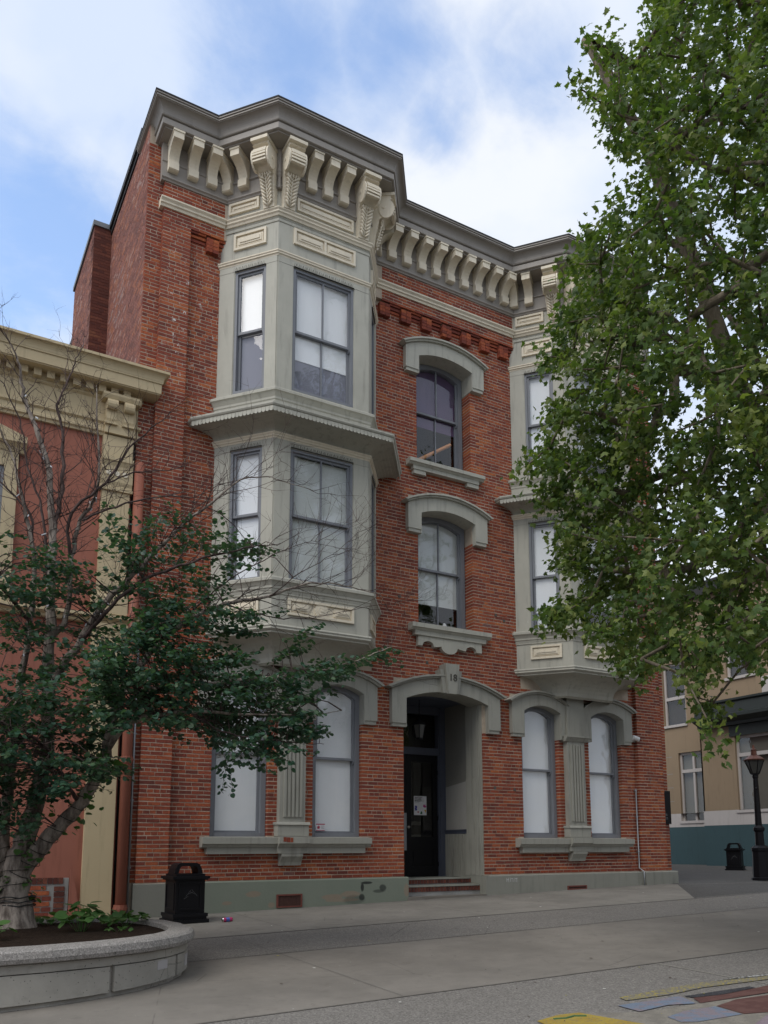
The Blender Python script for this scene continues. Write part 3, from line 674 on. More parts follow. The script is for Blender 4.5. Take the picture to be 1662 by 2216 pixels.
# wainscot of tongue and groove boards, with a dark rail
mb = MB(); mb.box(10.345, 10.378, .60, YD, 1.90, 1.99); mb.box(10.33, 10.378, .60, YD, 1.965, 1.99); mb.build('dado_rail', BLUEDARK, bld)
for i in range(10):
    y0 = .605 + i*.0872; mb = MB(); mb.box(10.352, 10.379, y0+.009, y0+.078, .99, 1.90); mb.build('wainscot_board', TRIM_SHADED, bld)
# doors, transom, frame
FD = Fr(0, YD)
mb = MB(); mb.fbox(FD, 10.19, 10.38, -.1, .04, .985, 4.9); mb.fbox(FD, 8.43, 8.60, -.1, .04, .985, 4.9); mb.fbox(FD, 8.60, 10.19, -.1, .06, 3.63, 3.79); mb.fbox(FD, 8.60, 10.19, -.1, .03, 4.55, 4.9); mb.fbox(FD, 10.22, 10.27, .03, .07, .985, 4.7)
mb.build('door_frame', BLUEDARK, bld)
mb = MB(); mb.quad(FD.p(8.6, -.03, 3.79), FD.p(10.19, -.03, 3.79), FD.p(10.19, -.03, 4.55), FD.p(8.6, -.03, 4.55)); mb.build('transom_glass', GLASS, bld)
def leaf(u0, u1):
    mb = MB(); gz0, gz1 = 1.84, 3.47; a, b = u0+.115, u1-.115
    mb.fbox(FD, u0, a, -.05, 0, .99, 3.63); mb.fbox(FD, b, u1, -.05, 0, .99, 3.63); mb.fbox(FD, a, b, -.05, 0, .99, 1.20); mb.fbox(FD, a, b, -.05, 0, 1.58, 1.84); mb.fbox(FD, a, b, -.05, 0, 3.47, 3.63)
    mb.fbox(FD, a, b, -.05, -.022, 1.20, 1.58)
    d = mb.build('door', BLACK, bld)
    mb = MB(); mb.fbox(FD, a+.05, b-.05, -.03, -.006, 1.25, 1.53); mb.build('door_panel', BLACK, d)
    mb = MB(); mb.quad(FD.p(a, -.03, gz0), FD.p(b, -.03, gz0), FD.p(b, -.03, gz1), FD.p(a, -.03, gz1)); mb.build('door_glass', GLASS, d)
    return d
d1 = leaf(8.60, 9.385); d2 = leaf(9.39, 10.18)
mb = MB(); mb.fbox(FD, 9.275, 9.375, 0, .012, 1.55, 2.35); mb.build('lock_plate', GALV, d1)
mb = MB(); mb.tube([(9.43, YD-.01, 2.05), (9.43, YD-.06, 2.05), (9.34, YD-.065, 2.05)], .012, 6); mb.tube([(9.43, YD-.004, 2.05), (9.43, YD-.012, 2.05)], .03, 8); mb.build('door_handle', CHROME, d2)
for z in (1.25, 2.25, 3.25):
    mb = MB(); mb.tube([(10.185, YD-.008, z-.05), (10.185, YD-.008, z+.05)], .013, 6); mb.build('hinge', BLACK, d2)
mb = MB(); mb.box(8.5, 10.3, YD + .9, YD + .95, 1.0, 1.9); mb.box(8.5, 10.3, YD+.9, YD+.94, 2.12, 2.2); mb.box(8.7, 9.5, YD+.9, YD+.94, 2.55, 3.0); mb.build('inner_partition', PLINTH, bld)
# brick steps
for z0, z1, y0, y1, bz in ((.45, .865, .10, .42, .745), (.45, .995, .42, .70, .885)):
    mb = MB(); mb.box(8.44, 10.33, y0 + .012, y1, z0, z1 - .028); mb.cur = 1; mb.box(8.44, 10.33, y0 - .012, y1, z1 - .028, z1); st_ = mb.build('porch_step', [MORTAR_GREY, PLINTH], bld)
    for i in range(27):
        x = 8.455 + i*.069; mb = MB(); mb.box(x, x+.054, y0 - random.uniform(.001, .006), y0 + .04, bz, z1 - .032); mb.build('brick', BRICK_DK, st_)
mb = MB(); mb.box(8.44, 10.32, -.12, .11, .40, .665); mb.build('porch_step', CONC, bld)

# ---- pipes and marks on the front
def pipe(name, pts, r, m, parent, clips=()):
    mb = MB(); mb.tube(pts, r, 8); o = mb.build(name, m, parent, smooth=True)
    for x, y, z in clips: q = MB(); q.box(x-.03, x+.03, y, y+.05, z-.012, z+.012); q.build('pipe_clip', m, o)
pipe('conduit', [(3.20, -.07, .50), (3.20, -.07, 5.0)], .018, GALV, bld, [(3.20, -.08, z) for z in (1.3, 2.4, 3.5, 4.6)])
pipe('conduit', [(14.70, -.21, .72), (14.70, -.21, 1.05), (14.72, -.05, 1.12), (14.72, -.05, 2.95)], .016, GALV, bld, [(14.72, -.06, z) for z in (1.5, 2.3, 2.9)])
mb = MB()
for x, z in ((10.66, 2.84), (11.18, 2.82), (9.0, 5.35), (10.78, 6.6), (11.0, 6.5), (8.35, 6.65)): mb.fbox(F0, x-.03, x+.03, 0, .012, z-.03, z+.03)
mb.build('anchor_patch', paint('anchor_grey', (.10, .09, .08), .8, .3, 20), bld)
mb = MB()
for i, x in enumerate((10.83, 10.88, 10.93, 10.99, 11.04, 11.09)): mb.fbox(F0, x, x+.012, .111, .113, .90-.01*(i % 2), .975); 
for x in (10.84, 10.95, 11.06): mb.fbox(F0, x, x+.05, .111, .1132, .935+.02*(x > 10.9), .948+.02*(x > 10.9))
mb.build('painted_scribble', paint('scribble_white', (.5, .5, .5), .8, .1, 9), bld)

# ================================================================== the two bay windows
DB = .95
def panel(fr, u0, u1, z0, z1, parent, n=.0, split=False, roundel=False, m=CREAM):
    """raised cream panel: frame, sunk field, stepped lozenge"""
    mb = MB(); w = .045
    for a in ((u0, u1, z0, z0+w), (u0, u1, z1-w, z1), (u0, u0+w, z0+w, z1-w), (u1-w, u1, z0+w, z1-w)): mb.fbox(fr, a[0], a[1], n-.01, n+.042, a[2], a[3])
    mb.fbox(fr, u0+w, u1-w, n-.01, n+.004, z0+w, z1-w)
    fields = [(u0, u1)]
    if split: c = (u0+u1)/2; fields = [(u0, c+w/2), (c-w/2, u1)]; mb.fbox(fr, c-w/2, c+w/2, n-.01, n+.034, z0+w, z1-w)
    if roundel: c = (u0+u1)/2; fields = [(u0, c-.17), (c+.17, u1)]
    for a, b in fields:
        g = w + .028
        for k, (gg, h) in enumerate(((g, .020), (g+.025, .034), (g+.06, .048))):
            if b - a - 2*gg > .03 and z1 - z0 - 2*gg > .01: mb.fbox(fr, a+gg, b-gg, n, n+h, z0+gg, z1-gg)
    if roundel:
        zc = (z0+z1)/2; rr = (z1-z0)/2 - w - .005
        for r, h in ((rr+.035, .028), (rr*.8, .040), (rr*.5, .032), (rr*.28, .05)):
            mb.prism(fr, [(c + r*math.cos(2*math.pi*i/20), zc + r*math.sin(2*math.pi*i/20)) for i in range(20)], n, n+h)
    mb.build('cream_panel', m, parent)
def modillion(fr, u, parent, w=.185, n0=.0, m=CREAM):
    mb = MB()
    cv = [(n0+.115 + .285*(1-math.cos(a*math.pi/2/7)), 14.15 + .245*math.sin(a*math.pi/2/7)) for a in range(8)]
    prof = [(-.02, 13.985), (n0+.12, 13.985), (n0+.15, 14.0), (n0+.15, 14.145)] + cv + [(n0+.44, 14.40), (n0+.44, 14.57), (-.02, 14.57)]
    mb.side(fr, prof, u-w/2, u+w/2); mb.fbox(fr, u-w/2-.012, u+w/2+.012, n0+.0, n0+.455, 14.525, 14.562)
    return mb.build('modillion', m, parent)
def scroll_bracket(fr, u, parent, w=.31):
    mb = MB()
    n = lambda a: a
    # tapering lower leg, rolled upper scroll, small neck to the soffit
    cv = [(.20 + .16*math.sin(i*math.pi/8)**1.0 + .14*i/8, 13.98 + .40*i/8) for i in range(9)]
    prof = [(-.02, 13.42), (.10, 13.42), (.14, 13.70), (.20, 13.96)] + cv + [(.48, 14.42), (.44, 14.44), (.44, 14.56), (.50, 14.565), (-.02, 14.565)]
    k = len(prof)
    def wz(z): return (.225 + (w-.225)*max(0, min(1, (z-13.42)/.58)))/1.0
    vs = [fr.p(u - wz(z)/2, q, z) for q, z in prof] + [fr.p(u + wz(z)/2, q, z) for q, z in prof]
    mb.add(vs, [tuple(range(k)), tuple(range(2*k-1, k-1, -1))] + [(i, k+i, k+(i+1) % k, (i+1) % k) for i in range(k)])
    mb.fbox(fr, u-w/2-.02, u+w/2+.02, .0, .52, 14.49, 14.555)
    b = mb.build('scroll_bracket', CREAM, parent)
    for sgn in (-1, 1):
        mb = MB(); c = (.35, 14.20); e = u + sgn*(w/2 - .012)
        ring = [(c[0] + (.155)*math.cos(2*math.pi*i/18), c[1] + .21*math.sin(2*math.pi*i/18)) for i in range(18)]
        mb.side(fr, ring, min(e, e+sgn*.032), max(e, e+sgn*.032))
        hub = [(c[0]-.05 + .035*math.cos(2*math.pi*i/10), c[1]+.03 + .035*math.sin(2*math.pi*i/10)) for i in range(10)]
        mb.side(fr, hub, min(e, e+sgn*.045), max(e, e+sgn*.045)); mb.build('scroll', CREAM, b)
    for i in range(5):
        a = -.55 + i*.30; cc = (.35 + .150*math.cos(a), 14.19 + .20*math.sin(a)); mb = MB()
        mb.side(fr, [(cc[0]-.03, cc[1]-.022), (cc[0]+.022, cc[1]-.018), (cc[0]+.022, cc[1]+.018), (cc[0]-.03, cc[1]+.022)], u-w/2+.02, u+w/2-.02); mb.build('flute', CREAM, b)
    # carved leaf: midrib and paired curling lobes
    mb = MB()
    def face(z): return .100 + .15*((z-13.42)/.56)**1.15 if z < 13.98 else .25
    mb.tube([fr.p(u, face(z)+.012, z) for z in (13.43, 13.6, 13.78, 13.95)], [.012, .014, .013, .01], 5)
    for i in range(8):
        z = 13.47 + i*.063
        for sgn in (-1, 1):
            hw = wz(z)*.44
            pts = [fr.p(u + sgn*.008, face(z)+.008, z-.02), fr.p(u + sgn*hw*.5, face(z)+.032, z+.012), fr.p(u + sgn*hw*.85, face(z+.05)+.03, z+.055), fr.p(u + sgn*hw, face(z+.07)+.006, z+.048)]
            mb.tube(pts, [.012, .022, .019, .009], 5)
    for i in range(5):
        uu = u + (i-2)*.05; mb.tube([fr.p(uu, .235, 13.93), fr.p(uu, .275, 13.985), fr.p(uu*1.0, .265, 14.02)], [.018, .022, .012], 5)
    mb.build('acanthus_leaf', CREAM, b, smooth=True)
    return b
def bay(x0, x1, x2, x3, idx):
    path = [(x0, 0), (x1, -DB), (x2, -DB), (x3, 0)]; rpath = [(x0, .05), (x0, -.012), (x1, -DB), (x2, -DB), (x3, -.012), (x3, .05)]
    aL = math.atan2(-DB, x1-x0); LL = math.hypot(DB, x1-x0); aR = math.atan2(DB, x3-x2); LR = math.hypot(DB, x3-x2)
    FL, FC, FR_ = Fr(x0, 0, aL), Fr(x1, -DB), Fr(x2, -DB, aR); W = x2 - x1
    lo, up = (6.27, 8.74), (9.87, 12.33)
    so = .668; HL = [(so-.325, so+.325, *lo), (so-.325, so+.325, *up)]; HC = [(W/2-.64, W/2+.62, *lo), (W/2-.64, W/2+.62, *up)]; HR = [(LR/2-.2, LR/2+.34, *lo), (LR/2-.2, LR/2+.34, *up)]
    mb = MB()
    for fr, L, H in ((FL, LL, HL), (FC, W, HC), (FR_, LR, HR)): holed(mb, fr, 0, L, 5.30, 14.6, 0, H, .07)
    b = mb.build('bay_window', TRIM, bld)
    # corner boards and head boards a little proud
    mb = MB()
    for z0, z1 in ((6.27, 8.86), (9.79, 12.46)):
        for fr, L, H in ((FL, LL, HL), (FC, W, HC), (FR_, LR, HR)):
            mb.fbox(fr, .008, H[0][0]-.012, -.01, .012, z0, z1-.12); mb.fbox(fr, H[0][1]+.012, L-.008, -.01, .012, z0, z1-.12); mb.fbox(fr, .008, L-.008, -.01, .016, z1-.118, z1)
    mb.build('casing_board', TRIM, b)
    def mould(name, prof, m): q = MB(); q.sweep(path, prof) if name == 'bay_underside' else q.sweep(rpath, prof, 'flat'); q.build(name, m, b)
    # underside: ogee closing back to the wall
    und = [(-.04, 5.36), (.055, 5.44), (.065, 5.41), (.05, 5.385), (.055, 5.36), (.03, 5.34), (.0, 5.325), (-.08, 5.31)]
    und += [(-.10 - .46*math.sin(i*math.pi/2/8), 5.30 - .40*(1-math.cos(i*math.pi/2/8))) for i in range(9)] + [(-.62, 4.86), (-.62, 5.30)]
    mould('bay_underside', und, TRIM)
    mould('bay_sill', [(-.03, 6.03), (.02, 6.03), (.03, 6.07), (.045, 6.08), (.045, 6.12), (.075, 6.17), (.09, 6.19), (.11, 6.20), (.11, 6.25), (.10, 6.27), (-.03, 6.285)], TRIM)
    mould('bay_moulding', [(-.03, 5.99), (.012, 5.99), (.016, 6.03), (-.03, 6.03)], TRIM)
    mould('cream_moulding', [(-.03, 8.865), (.012, 8.865), (.02, 8.89), (.04, 8.90), (.04, 8.925), (.06, 8.945), (.06, 8.97), (-.03, 8.97)], CREAM)
    # coved skirt of thin boards up to the projecting shelf
    cov = []
    for i in range(11):
        a = i*math.pi/2/10; o_, z_ = .48*(1-math.cos(a)), 8.972 + .17*math.sin(a) + .02*i/10
        cov.append((o_, z_ + .0)); cov.append((o_ + .006, z_ + .004))
    mould('shelf_cove', [(-.03, 8.972)] + cov[1:] + [(.46, 9.20), (-.03, 9.20)], TRIM)
    mould('shelf_roof', [(-.03, 9.17), (.485, 9.17), (.485, 9.19), (.505, 9.20), (.52, 9.225), (.52, 9.255), (.50, 9.265), (.06, 9.42), (-.03, 9.42)], TRIM)
    q = MB(); off = .495
    for fr, L, k0, k1 in ((FL, LL, 1.0, -1.0), (FC, W, -1.0, -1.0), (FR_, LR, -1.0, 1.0)):
        tn = off*math.tan(R(50.25 if fr is not FR_ else abs(math.degrees(fr.ang)))/2); tw = off*math.tan((math.pi/2 - abs(fr.ang))/2); s0 = -tn if k0 < 0 else -tw; s1 = L + (tn if k1 < 0 else tw)
        k = max(2, int((s1-s0)/.074)); st = (s1-s0)/k
        for i in range(k):
            c = s0 + (i+.5)*st; r = st*.47
            q.prism(fr, [(c-r, 9.185), (c-r, 9.125)] + [(c - r*math.cos(j*math.pi/5), 9.125 - r*.9*math.sin(j*math.pi/5)) for j in range(1, 5)] + [(c+r, 9.125), (c+r, 9.185)], off-.02, off)
    q.build('scalloped_trim', TRIM, b)
    mould('bay_sill', [(-.03, 9.41), (.03, 9.41), (.035, 9.58), (.05, 9.60), (.05, 9.64), (.085, 9.70), (.10, 9.72), (.12, 9.73), (.12, 9.775), (.105, 9.79), (-.03, 9.81)], TRIM)
    mould('cream_moulding', [(-.03, 12.462), (.012, 12.462), (.02, 12.49), (.04, 12.50), (.04, 12.525), (.055, 12.54), (.055, 12.562), (-.03, 12.562)], CREAM)
    mould('bay_moulding', [(-.03, 13.17), (.012, 13.17), (.016, 13.20), (.006, 13.205), (.006, 13.23), (.022, 13.25), (-.03, 13.25)], TRIM)
    mould('cream_moulding', [(-.03, 13.285), (.02, 13.285), (.035, 13.32), (.06, 13.34), (.06, 13.37), (.085, 13.395), (.085, 13.415), (-.03, 13.425)], CREAM)
    # windows
    def noop(): pass
    if idx == 0:
        bl = dict(LL=[wm(6.3, 8.8)], LU=[wm(11.06, 12.4), (9.8, 11.06, BLIND_LILAC, .13)], CL=[wm(6.3, 8.66, BLIND_GREY)], CU=[wm(10.58, 12.4), (9.8, 10.58, BLIND_LILAC, .13)], RL=[wm(6.3, 8.8, BLIND_GREY)], RU=[wm(10.9, 12.4)])
    else:
        bl = dict(LL=[wm(6.72, 8.8)], LU=[wm(9.8, 12.4)], CL=[wm(6.85, 8.8, BLIND_GREY)], CU=[wm(10.4, 12.4, BLIND_GREY)], RL=[wm(6.3, 8.8, BLIND_GREY)], RU=[wm(10.9, 12.4)])
    for fr, H, kk, mu in ((FL, HL, 'L', False), (FC, HC, 'C', True), (FR_, HR, 'R', False)):
        for (a, c_, z0, z1), lv in zip(H, 'LU'):
            w = sash(fr, a, c_, z0, z1, (7.50 if lv == 'L' else 11.08), -.008, mu, 0, .05, bl[kk + lv])
            q = MB(); k_ = int((c_ - a)/.026)
            for i in range(k_):
                uu = a + .01 + i*(c_-a-.02)/k_; q.tube([fr.p(uu, .016, z1 + .012), fr.p(uu + .012*math.sin(i*2.4), .045, z1 + .065)], .0028, 3)
            q.fbox(fr, a, c_, .012, .03, z1 + .004, z1 + .014); q.build('bird_spikes', BLACK, w)
            if idx == 1 and kk + lv == 'LL':
                q = MB(); q.fbox(fr, a+.10, a+.19, -.22, -.20, 6.34, 6.76); q.fbox(fr, a+.10, c_-.08, -.235, -.225, 6.34, 6.72); q.fbox(fr, c_-.25, c_-.08, -.21, -.20, 6.34, 6.42); q.build('paper_notice', BLIND, w)
            if idx == 1 and kk + lv == 'CL':
                q = MB(); q.fbox(fr, a+.06, a+.17, -.24, -.22, 6.36, 6.62); q.build('picture_frame', BROWN, w)
    # inside of the bay
    q = MB(); q.sweep([(x0+.5, .0), (x1+.25, -.35), (x2-.25, -.35), (x3-.5, .0)], [(0, 5.4), (0, 14.5)], close=False)
    for z in (5.38, 9.3): q.add([(x0+.1, .05, z), (x1+.06, -DB+.12, z), (x2-.06, -DB+.12, z), (x3-.1, .05, z)], [(0, 1, 2, 3)])
    q.add([(x0+.1, .05, 14.5), (x1+.06, -DB+.12, 14.5), (x2-.06, -DB+.12, 14.5), (x3-.1, .05, 14.5)], [(0, 1, 2, 3)])
    q.build('bay_interior', DARK, b)
    # panels
    PU = .10
    panel(FL, so-.36, so+.33, 12.77, 13.10, b, .0); panel(FC, W/2-.65, W/2+.64, 12.81, 13.13, b, .0, split=True)
    panel(FL, so-.49, so+.16, 13.55, 13.78, b, .0); panel(FC, .36, W-.36, 13.52, 13.78, b, .0)
    panel(FL, so-.35, so+.33, 5.64, 5.94, b, .0); panel(FC, W/2-.65, W/2+.64, 5.64, 5.94, b, .0, roundel=True); panel(FR_, .25, .85, 5.64, 5.94, b, .0); panel(FR_, .30, .86, 12.79, 13.10, b, 0)
    # brackets: two large scrolls at each corner, small modillions between
    scroll_bracket(FL, LL-.16, b); scroll_bracket(FC, .17, b); scroll_bracket(FC, W-.17, b); scroll_bracket(FR_, .16, b)
    for u in (.62, .96, 1.30): modillion(FC, u*W/1.91, b)
    modillion(FL, .52, b); modillion(FL, .17, b); modillion(FR_, LR-.52, b); modillion(FR_, LR-.17, b)
    mb = MB(); x, y = x1, -DB
    mb.lathe((x-.02, y-.05, 13.8), [(.03, 0), (.035, .02), (.035, .22), (.05, .26), (.05, .30), (.06, .32), (.06, .62), (.08, .76)], 8); mb.build('corner_drop', BROWN, b)
    return b
bay(*BAYS[0], 0); bay(*BAYS[1], 1)

# ================================================================== string course and main cornice
CPF = [(3.26, 0), (4.43, 0), (5.22, -.95), (7.13, -.95), (7.80, 0), (11.33, 0), (12.11, -.95), (14.06, -.95), (14.74, 0), (15.6, 0)]
CP = [(3.655, .8), (3.655, -.0), (4.43, -.0), (5.22, -.95), (7.13, -.95), (7.80, -.0), (11.33, -.0), (12.11, -.95), (14.06, -.95), (14.74, -.0), (15.40, -.0), (15.40, .8)]
ST = [(-.02, 13.27), (.13, 13.27), (.14, 13.31), (.17, 13.325), (.17, 13.36), (.21, 13.395), (.21, 13.42), (-.02, 13.43)]
for a, b in ((3.24, 4.46), (7.76, 11.36), (14.70, 15.84)): mb = MB(); mb.side(F0, ST, a, b); mb.build('string_course', CREAM, bld)
mb = MB(); mb.sweep(CPF, [(-.06, 13.805), (.03, 13.805), (.04, 13.83), (.065, 13.85), (.065, 13.875), (.03, 13.885), (.03, 14.16), (.06, 14.175), (.06, 14.20), (.03, 14.215), (.03, 14.60), (-.06, 14.60)], 'flat'); fz = mb.build('cornice_frieze', BROWN, bld)
for a, b in ((3.24, 4.50), (7.74, 11.40), (14.70, 15.84)):
    mb = MB(); mb.side(F0, [(.02, 13.805), (.125, 13.805), (.135, 13.83), (.165, 13.85), (.165, 13.875), (.13, 13.89), (.13, 14.17), (.15, 14.185), (.15, 14.21), (.13, 14.22), (.13, 14.6), (.02, 14.6)], a, b); mb.build('frieze_board', BROWN, bld)
crown = [(-.06, 14.565), (.47, 14.565), (.47, 14.59), (.51, 14.592), (.525, 14.60), (.525, 14.715), (.505, 14.72), (.505, 14.732), (.545, 14.738), (.555, 14.75), (.545, 14.765), (.52, 14.768), (.52, 14.782)]
crown += [(.53 + .135*(1-math.cos(i*math.pi/2/7)), 14.785 + .165*math.sin(i*math.pi/2/7)) for i in range(8)] + [(.665, 14.962), (.685, 14.965), (.685, 14.99), (.67, 14.993), (.67, 15.002), (.70, 15.005), (.70, 15.038), (.69, 15.045), (.3, 15.083), (-.06, 15.083)]
mb = MB(); mb.sweep(CP, crown, 'flat'); cornice = mb.build('cornice', BROWN, bld)
mb = MB(); mb.sweep(CP, [(.30, 15.092), (.695, 15.045), (.71, 15.035), (.712, 15.06), (.69, 15.066), (.3, 15.115)], 'flat'); mb.build('cornice_flashing', ROOFDARK, cornice)
for u in (3.43, 3.80, 4.16): modillion(F0, u, bld, n0=.10)
for i in range(9): modillion(F0, 8.09 + i*.374, bld, n0=.10)
for u in (15.05, 15.42): modillion(F0, u, bld, n0=.10)

# ================================================================== terracotta and yellow neighbour on the left
lb = thing('rendered_building', 'terracotta and yellow rendered building with a dentilled cornice beside the brick building', 'building', (0, 0, .5))
mb = MB(); mb.box(-14, 2.98, 0.0, 14, .1, 9.5); mb.build('wall', TERRA, lb)
mb = MB(); mb.box(-14, 3.0, -.3, 14.1, 9.78, 9.82); mb.build('roof', ROOFDARK, lb)
LP = [(-14, 0), (2.98, 0), (2.98, .6)]
def lmould(name, prof, m=YELLOW, path=None): q = MB(); q.sweep(path or LP, prof, 'flat'); return q.build(name, m, lb)
lmould('frieze', [(-.02, 8.60), (.05, 8.60), (.06, 8.64), (.09, 8.66), (.09, 8.70), (.06, 8.72), (.06, 8.80), (.10, 8.83), (.10, 8.87), (.05, 8.89), (.05, 9.24), (.09, 9.27), (.09, 9.30), (-.02, 9.30)])
lc = lmould('cornice', [(-.02, 9.43), (.34, 9.43), (.34, 9.445), (.36, 9.45), (.36, 9.62), (.38, 9.63), (.38, 9.65)] + [(.385 + .08*(1-math.cos(i*math.pi/2/5)), 9.66 + .12*math.sin(i*math.pi/2/5)) for i in range(6)] + [(.475, 9.785), (.475, 9.83), (-.02, 9.84)])
lmould('bed_mould', [(-.02, 9.30), (.10, 9.30), (.10, 9.43), (-.02, 9.43)])
for i in range(42):
    x = 2.80 - i*.205
    if x < -5.5: break
    mb = MB(); mb.fbox(F0, x-.06, x+.06, .08, .20, 9.31, 9.432); mb.build('dentil', YELLOW, lc)
# pilaster at the right end
mb = MB(); mb.fbox(F0, 2.48, 2.94, -.02, .09, .42, 8.2); lp_ = mb.build('pilaster', YELLOW, lb)
mb = MB(); mb.fbox(F0, 2.44, 2.98, -.02, .13, 7.62, 7.67); mb.side(F0, [(-.02, 7.68), (.11, 7.68), (.11, 7.72), (.13, 7.78), (.13, 8.06), (.16, 8.12), (.18, 8.14), (.18, 8.20), (-.02, 8.20)], 2.45, 2.97); mb.fbox(F0, 2.46, 2.96, -.02, .12, 8.22, 8.6); mb.build('capital', YELLOW, lp_)
for i in range(3):
    mb = MB(); c = (2.57 + .135*i, 7.92); mb.prism(F0, [(c[0]+.045*math.cos(j*math.pi/5), c[1]+.045*math.sin(j*math.pi/5)) for j in range(10)], .12, .15); mb.build('rosette', CREAM, lp_)
# scroll consoles above it
mb = MB(); mb.fbox(F0, 2.47, 2.96, -.02, .17, 8.62, 9.18); mb.side(F0, [(-.02, 9.2), (.24, 9.2), (.27, 9.26), (.27, 9.30), (-.02, 9.30)], 2.40, 3.02); mb.build('console_block', YELLOW, lb)
for u in (2.56, 2.84):
    mb = MB(); pr = [(.0, 8.80), (.18, 8.80), (.20, 8.86), (.19, 8.98)] + [(.24 + .07*math.cos(a), 9.10 + .09*math.sin(a)) for a in [-2.2 + .5*i for i in range(9)]] + [(.0, 9.19)]
    mb.side(F0, pr, u-.085, u+.085); mb.fbox(F0, u-.10, u+.10, 0, .22, 8.76, 8.80); mb.build('console', YELLOW, lb)
# ledge between the storeys, lower pilaster order
lmould('ledge', [(-.02, 5.30), (.10, 5.30), (.12, 5.34), (.20, 5.38), (.20, 5.43), (-.02, 5.45)])
mb = MB(); mb.fbox(F0, 2.40, 2.98, -.02, .14, 5.46, 5.75); mb.side(F0, [(-.02, 5.75), (.14, 5.75), (.12, 5.80), (-.02, 5.80)], 2.42, 2.97); mb.build('pilaster_base', YELLOW, lp_)
mb = MB()
mb.fbox(F0, 2.42, 3.0, -.02, .16, 5.20, 5.29); mb.fbox(F0, 2.44, 2.98, -.02, .13, 4.72, 5.2)
for i in range(6): mb.fbox(F0, 2.47+.083*i, 2.51+.083*i, .12, .15, 4.76, 5.14)
mb.build('capital', YELLOW, lp_)
# window at the far left with a pedimented cap
mb = MB(); mb.fbox(F0, .98, 1.18, -.02, .07, 5.46, 7.95); mb.fbox(F0, -.62, -.42, -.02, .07, 5.46, 7.95); mb.fbox(F0, -.42, .98, -.02, .07, 7.7, 7.95); mb.build('window_casing', YELLOW, lb)
mb = MB(); mb.side(F0, [(-.02, 7.95), (.08, 7.95), (.12, 8.02), (.20, 8.08), (.20, 8.14), (-.02, 8.16)], -.72, 1.28)
mb.prism(F0, [(-.72, 8.14), (1.28, 8.14), (1.28, 8.19), (.28, 8.52), (-.72, 8.19)], -.02, .19); mb.build('window_cap', YELLOW, lb)
sash(F0, -.42, .98, 5.55, 7.7, 6.6, .03, False, 0, .07, [wm(5.6, 7.7, BLIND_GREY, .12)], parent=lb)
# red base course that sweeps out, with a patch of old brick
mb = MB()
pts = [(2.30, 1.30)] + [(2.40 + .62 - .62*math.cos(a*math.pi/2/8), .42 + .55 - .55*math.sin(a*math.pi/2/8)) for a in range(9)] + [(3.15, .40), (3.15, .2), (2.30, .2)]
mb.prism(F0, pts, .085, .125); mb.fbox(F0, -8, 2.30, -.02, .02, .2, .62); mb.build('base_course', TERRA, lb)
mb = MB(); mb.fbox(F0, 1.0, 2.30, -.01, .012, .55, 1.16); old = mb.build('old_brick_patch', MORTAR_GREY, lb)
mb = MB(); k = 0
for r in range(6):
    z0 = .57 + r*.082; off = (r % 2)*.13
    for i in range(6):
        a = 1.0 + i*.262 - off; b_ = a + .245; a, b_ = max(a, 1.005), min(b_, 2.06 - .02*(r - 2)**2*.5)
        if b_ - a < .05: continue
        q = MB(); q.fbox(F0, a, b_, 0, .018 + random.uniform(0, .008), z0, z0+.066); q.build('brick', BRICK, old)
for i in range(16):
    q = MB(); a = 1.0 + i*.0765; q.fbox(F0, a, a+.066, 0, .024 + random.uniform(0, .006), 1.07, 1.165); q.build('brick', BRICK_DK, old)
for r in range(5):
    q = MB(); z0 = .62 + r*.085; q.fbox(F0, 2.09 - .0*r, 2.24, 0, .026, z0, z0+.07); q.build('brick', BRICK_DK, old)
# rain pipe in the corner
mb = MB(); mb.tube([(3.08, -.12, .50), (3.08, -.12, 8.2)], .085, 12); dp = mb.build('rain_pipe', PIPE, lb, smooth=True)
for z in (.62, 3.0, 5.4):
    mb = MB(); mb.tube([(3.08, -.12, z), (3.08, -.12, z+.10)], .105, 12); mb.tube([(3.08, -.12, z+.03), (3.08, -.12, z+.06)], .115, 12); mb.build('pipe_collar', PIPE, dp)
mb = MB(); mb.tube([(3.08, -.12, .52), (3.08, -.26, .44)], .07, 8); mb.build('pipe_shoe', PIPE, dp)
mb = MB(); mb.box(2.985, 3.30, -.06, .30, 9.45, 9.62); mb.build('corner_flashing', LEAD, lb)
mb = MB(); mb.box(2.96, 3.02, .02, .35, .2, 8.6); mb.build('corner_joint', DARK, lb)

# ================================================================== cream and teal building beyond the alley
fb = thing('corner_building', 'cream rendered building with white window trim and a teal base across the alley', 'building', (28, 8, .8))
CREAMW = paint('cream_render', (.28, .21, .138), .8, .10, .7, streak=.2)  # cream, teal and white darkened to carry the plane tree's shade
TEAL = paint('teal_base', (.040, .080, .090), .7, .12, 1.0, streak=.25)
WTRIM = paint('white_trim', (.47, .44, .42), .7, .06, 1.0, streak=.2)
DKGREEN = paint('dark_shopfront', (.022, .028, .026), .5, .2, 2)
FW = lambda x: Fr(x, 0, -math.pi/2)      # a wall in a plane x = const that faces -X: u runs towards -Y
fa, fB = FW(29.0), FW(28.0)
def strips(fr, u0, u1, top, holes):
    mb = MB(); hs = holes
    for nm, m, z0, z1, n in (('base_course', TEAL, .3, 2.44, .04), ('white_band', WTRIM, 2.44, 3.02, .03), ('wall', CREAMW, 3.02, top, 0)):
        mb = MB(); holed(mb, fr, u0, u1, z0, z1, n, [(a, b, max(c, z0), min(d, z1)) for a, b, c, d in hs if c < z1 and d > z0], .28); mb.build(nm, m, fb)
WA = [(-11.10, -9.72, 2.64, 5.65), (-11.78, -10.55, 6.85, 9.67)]
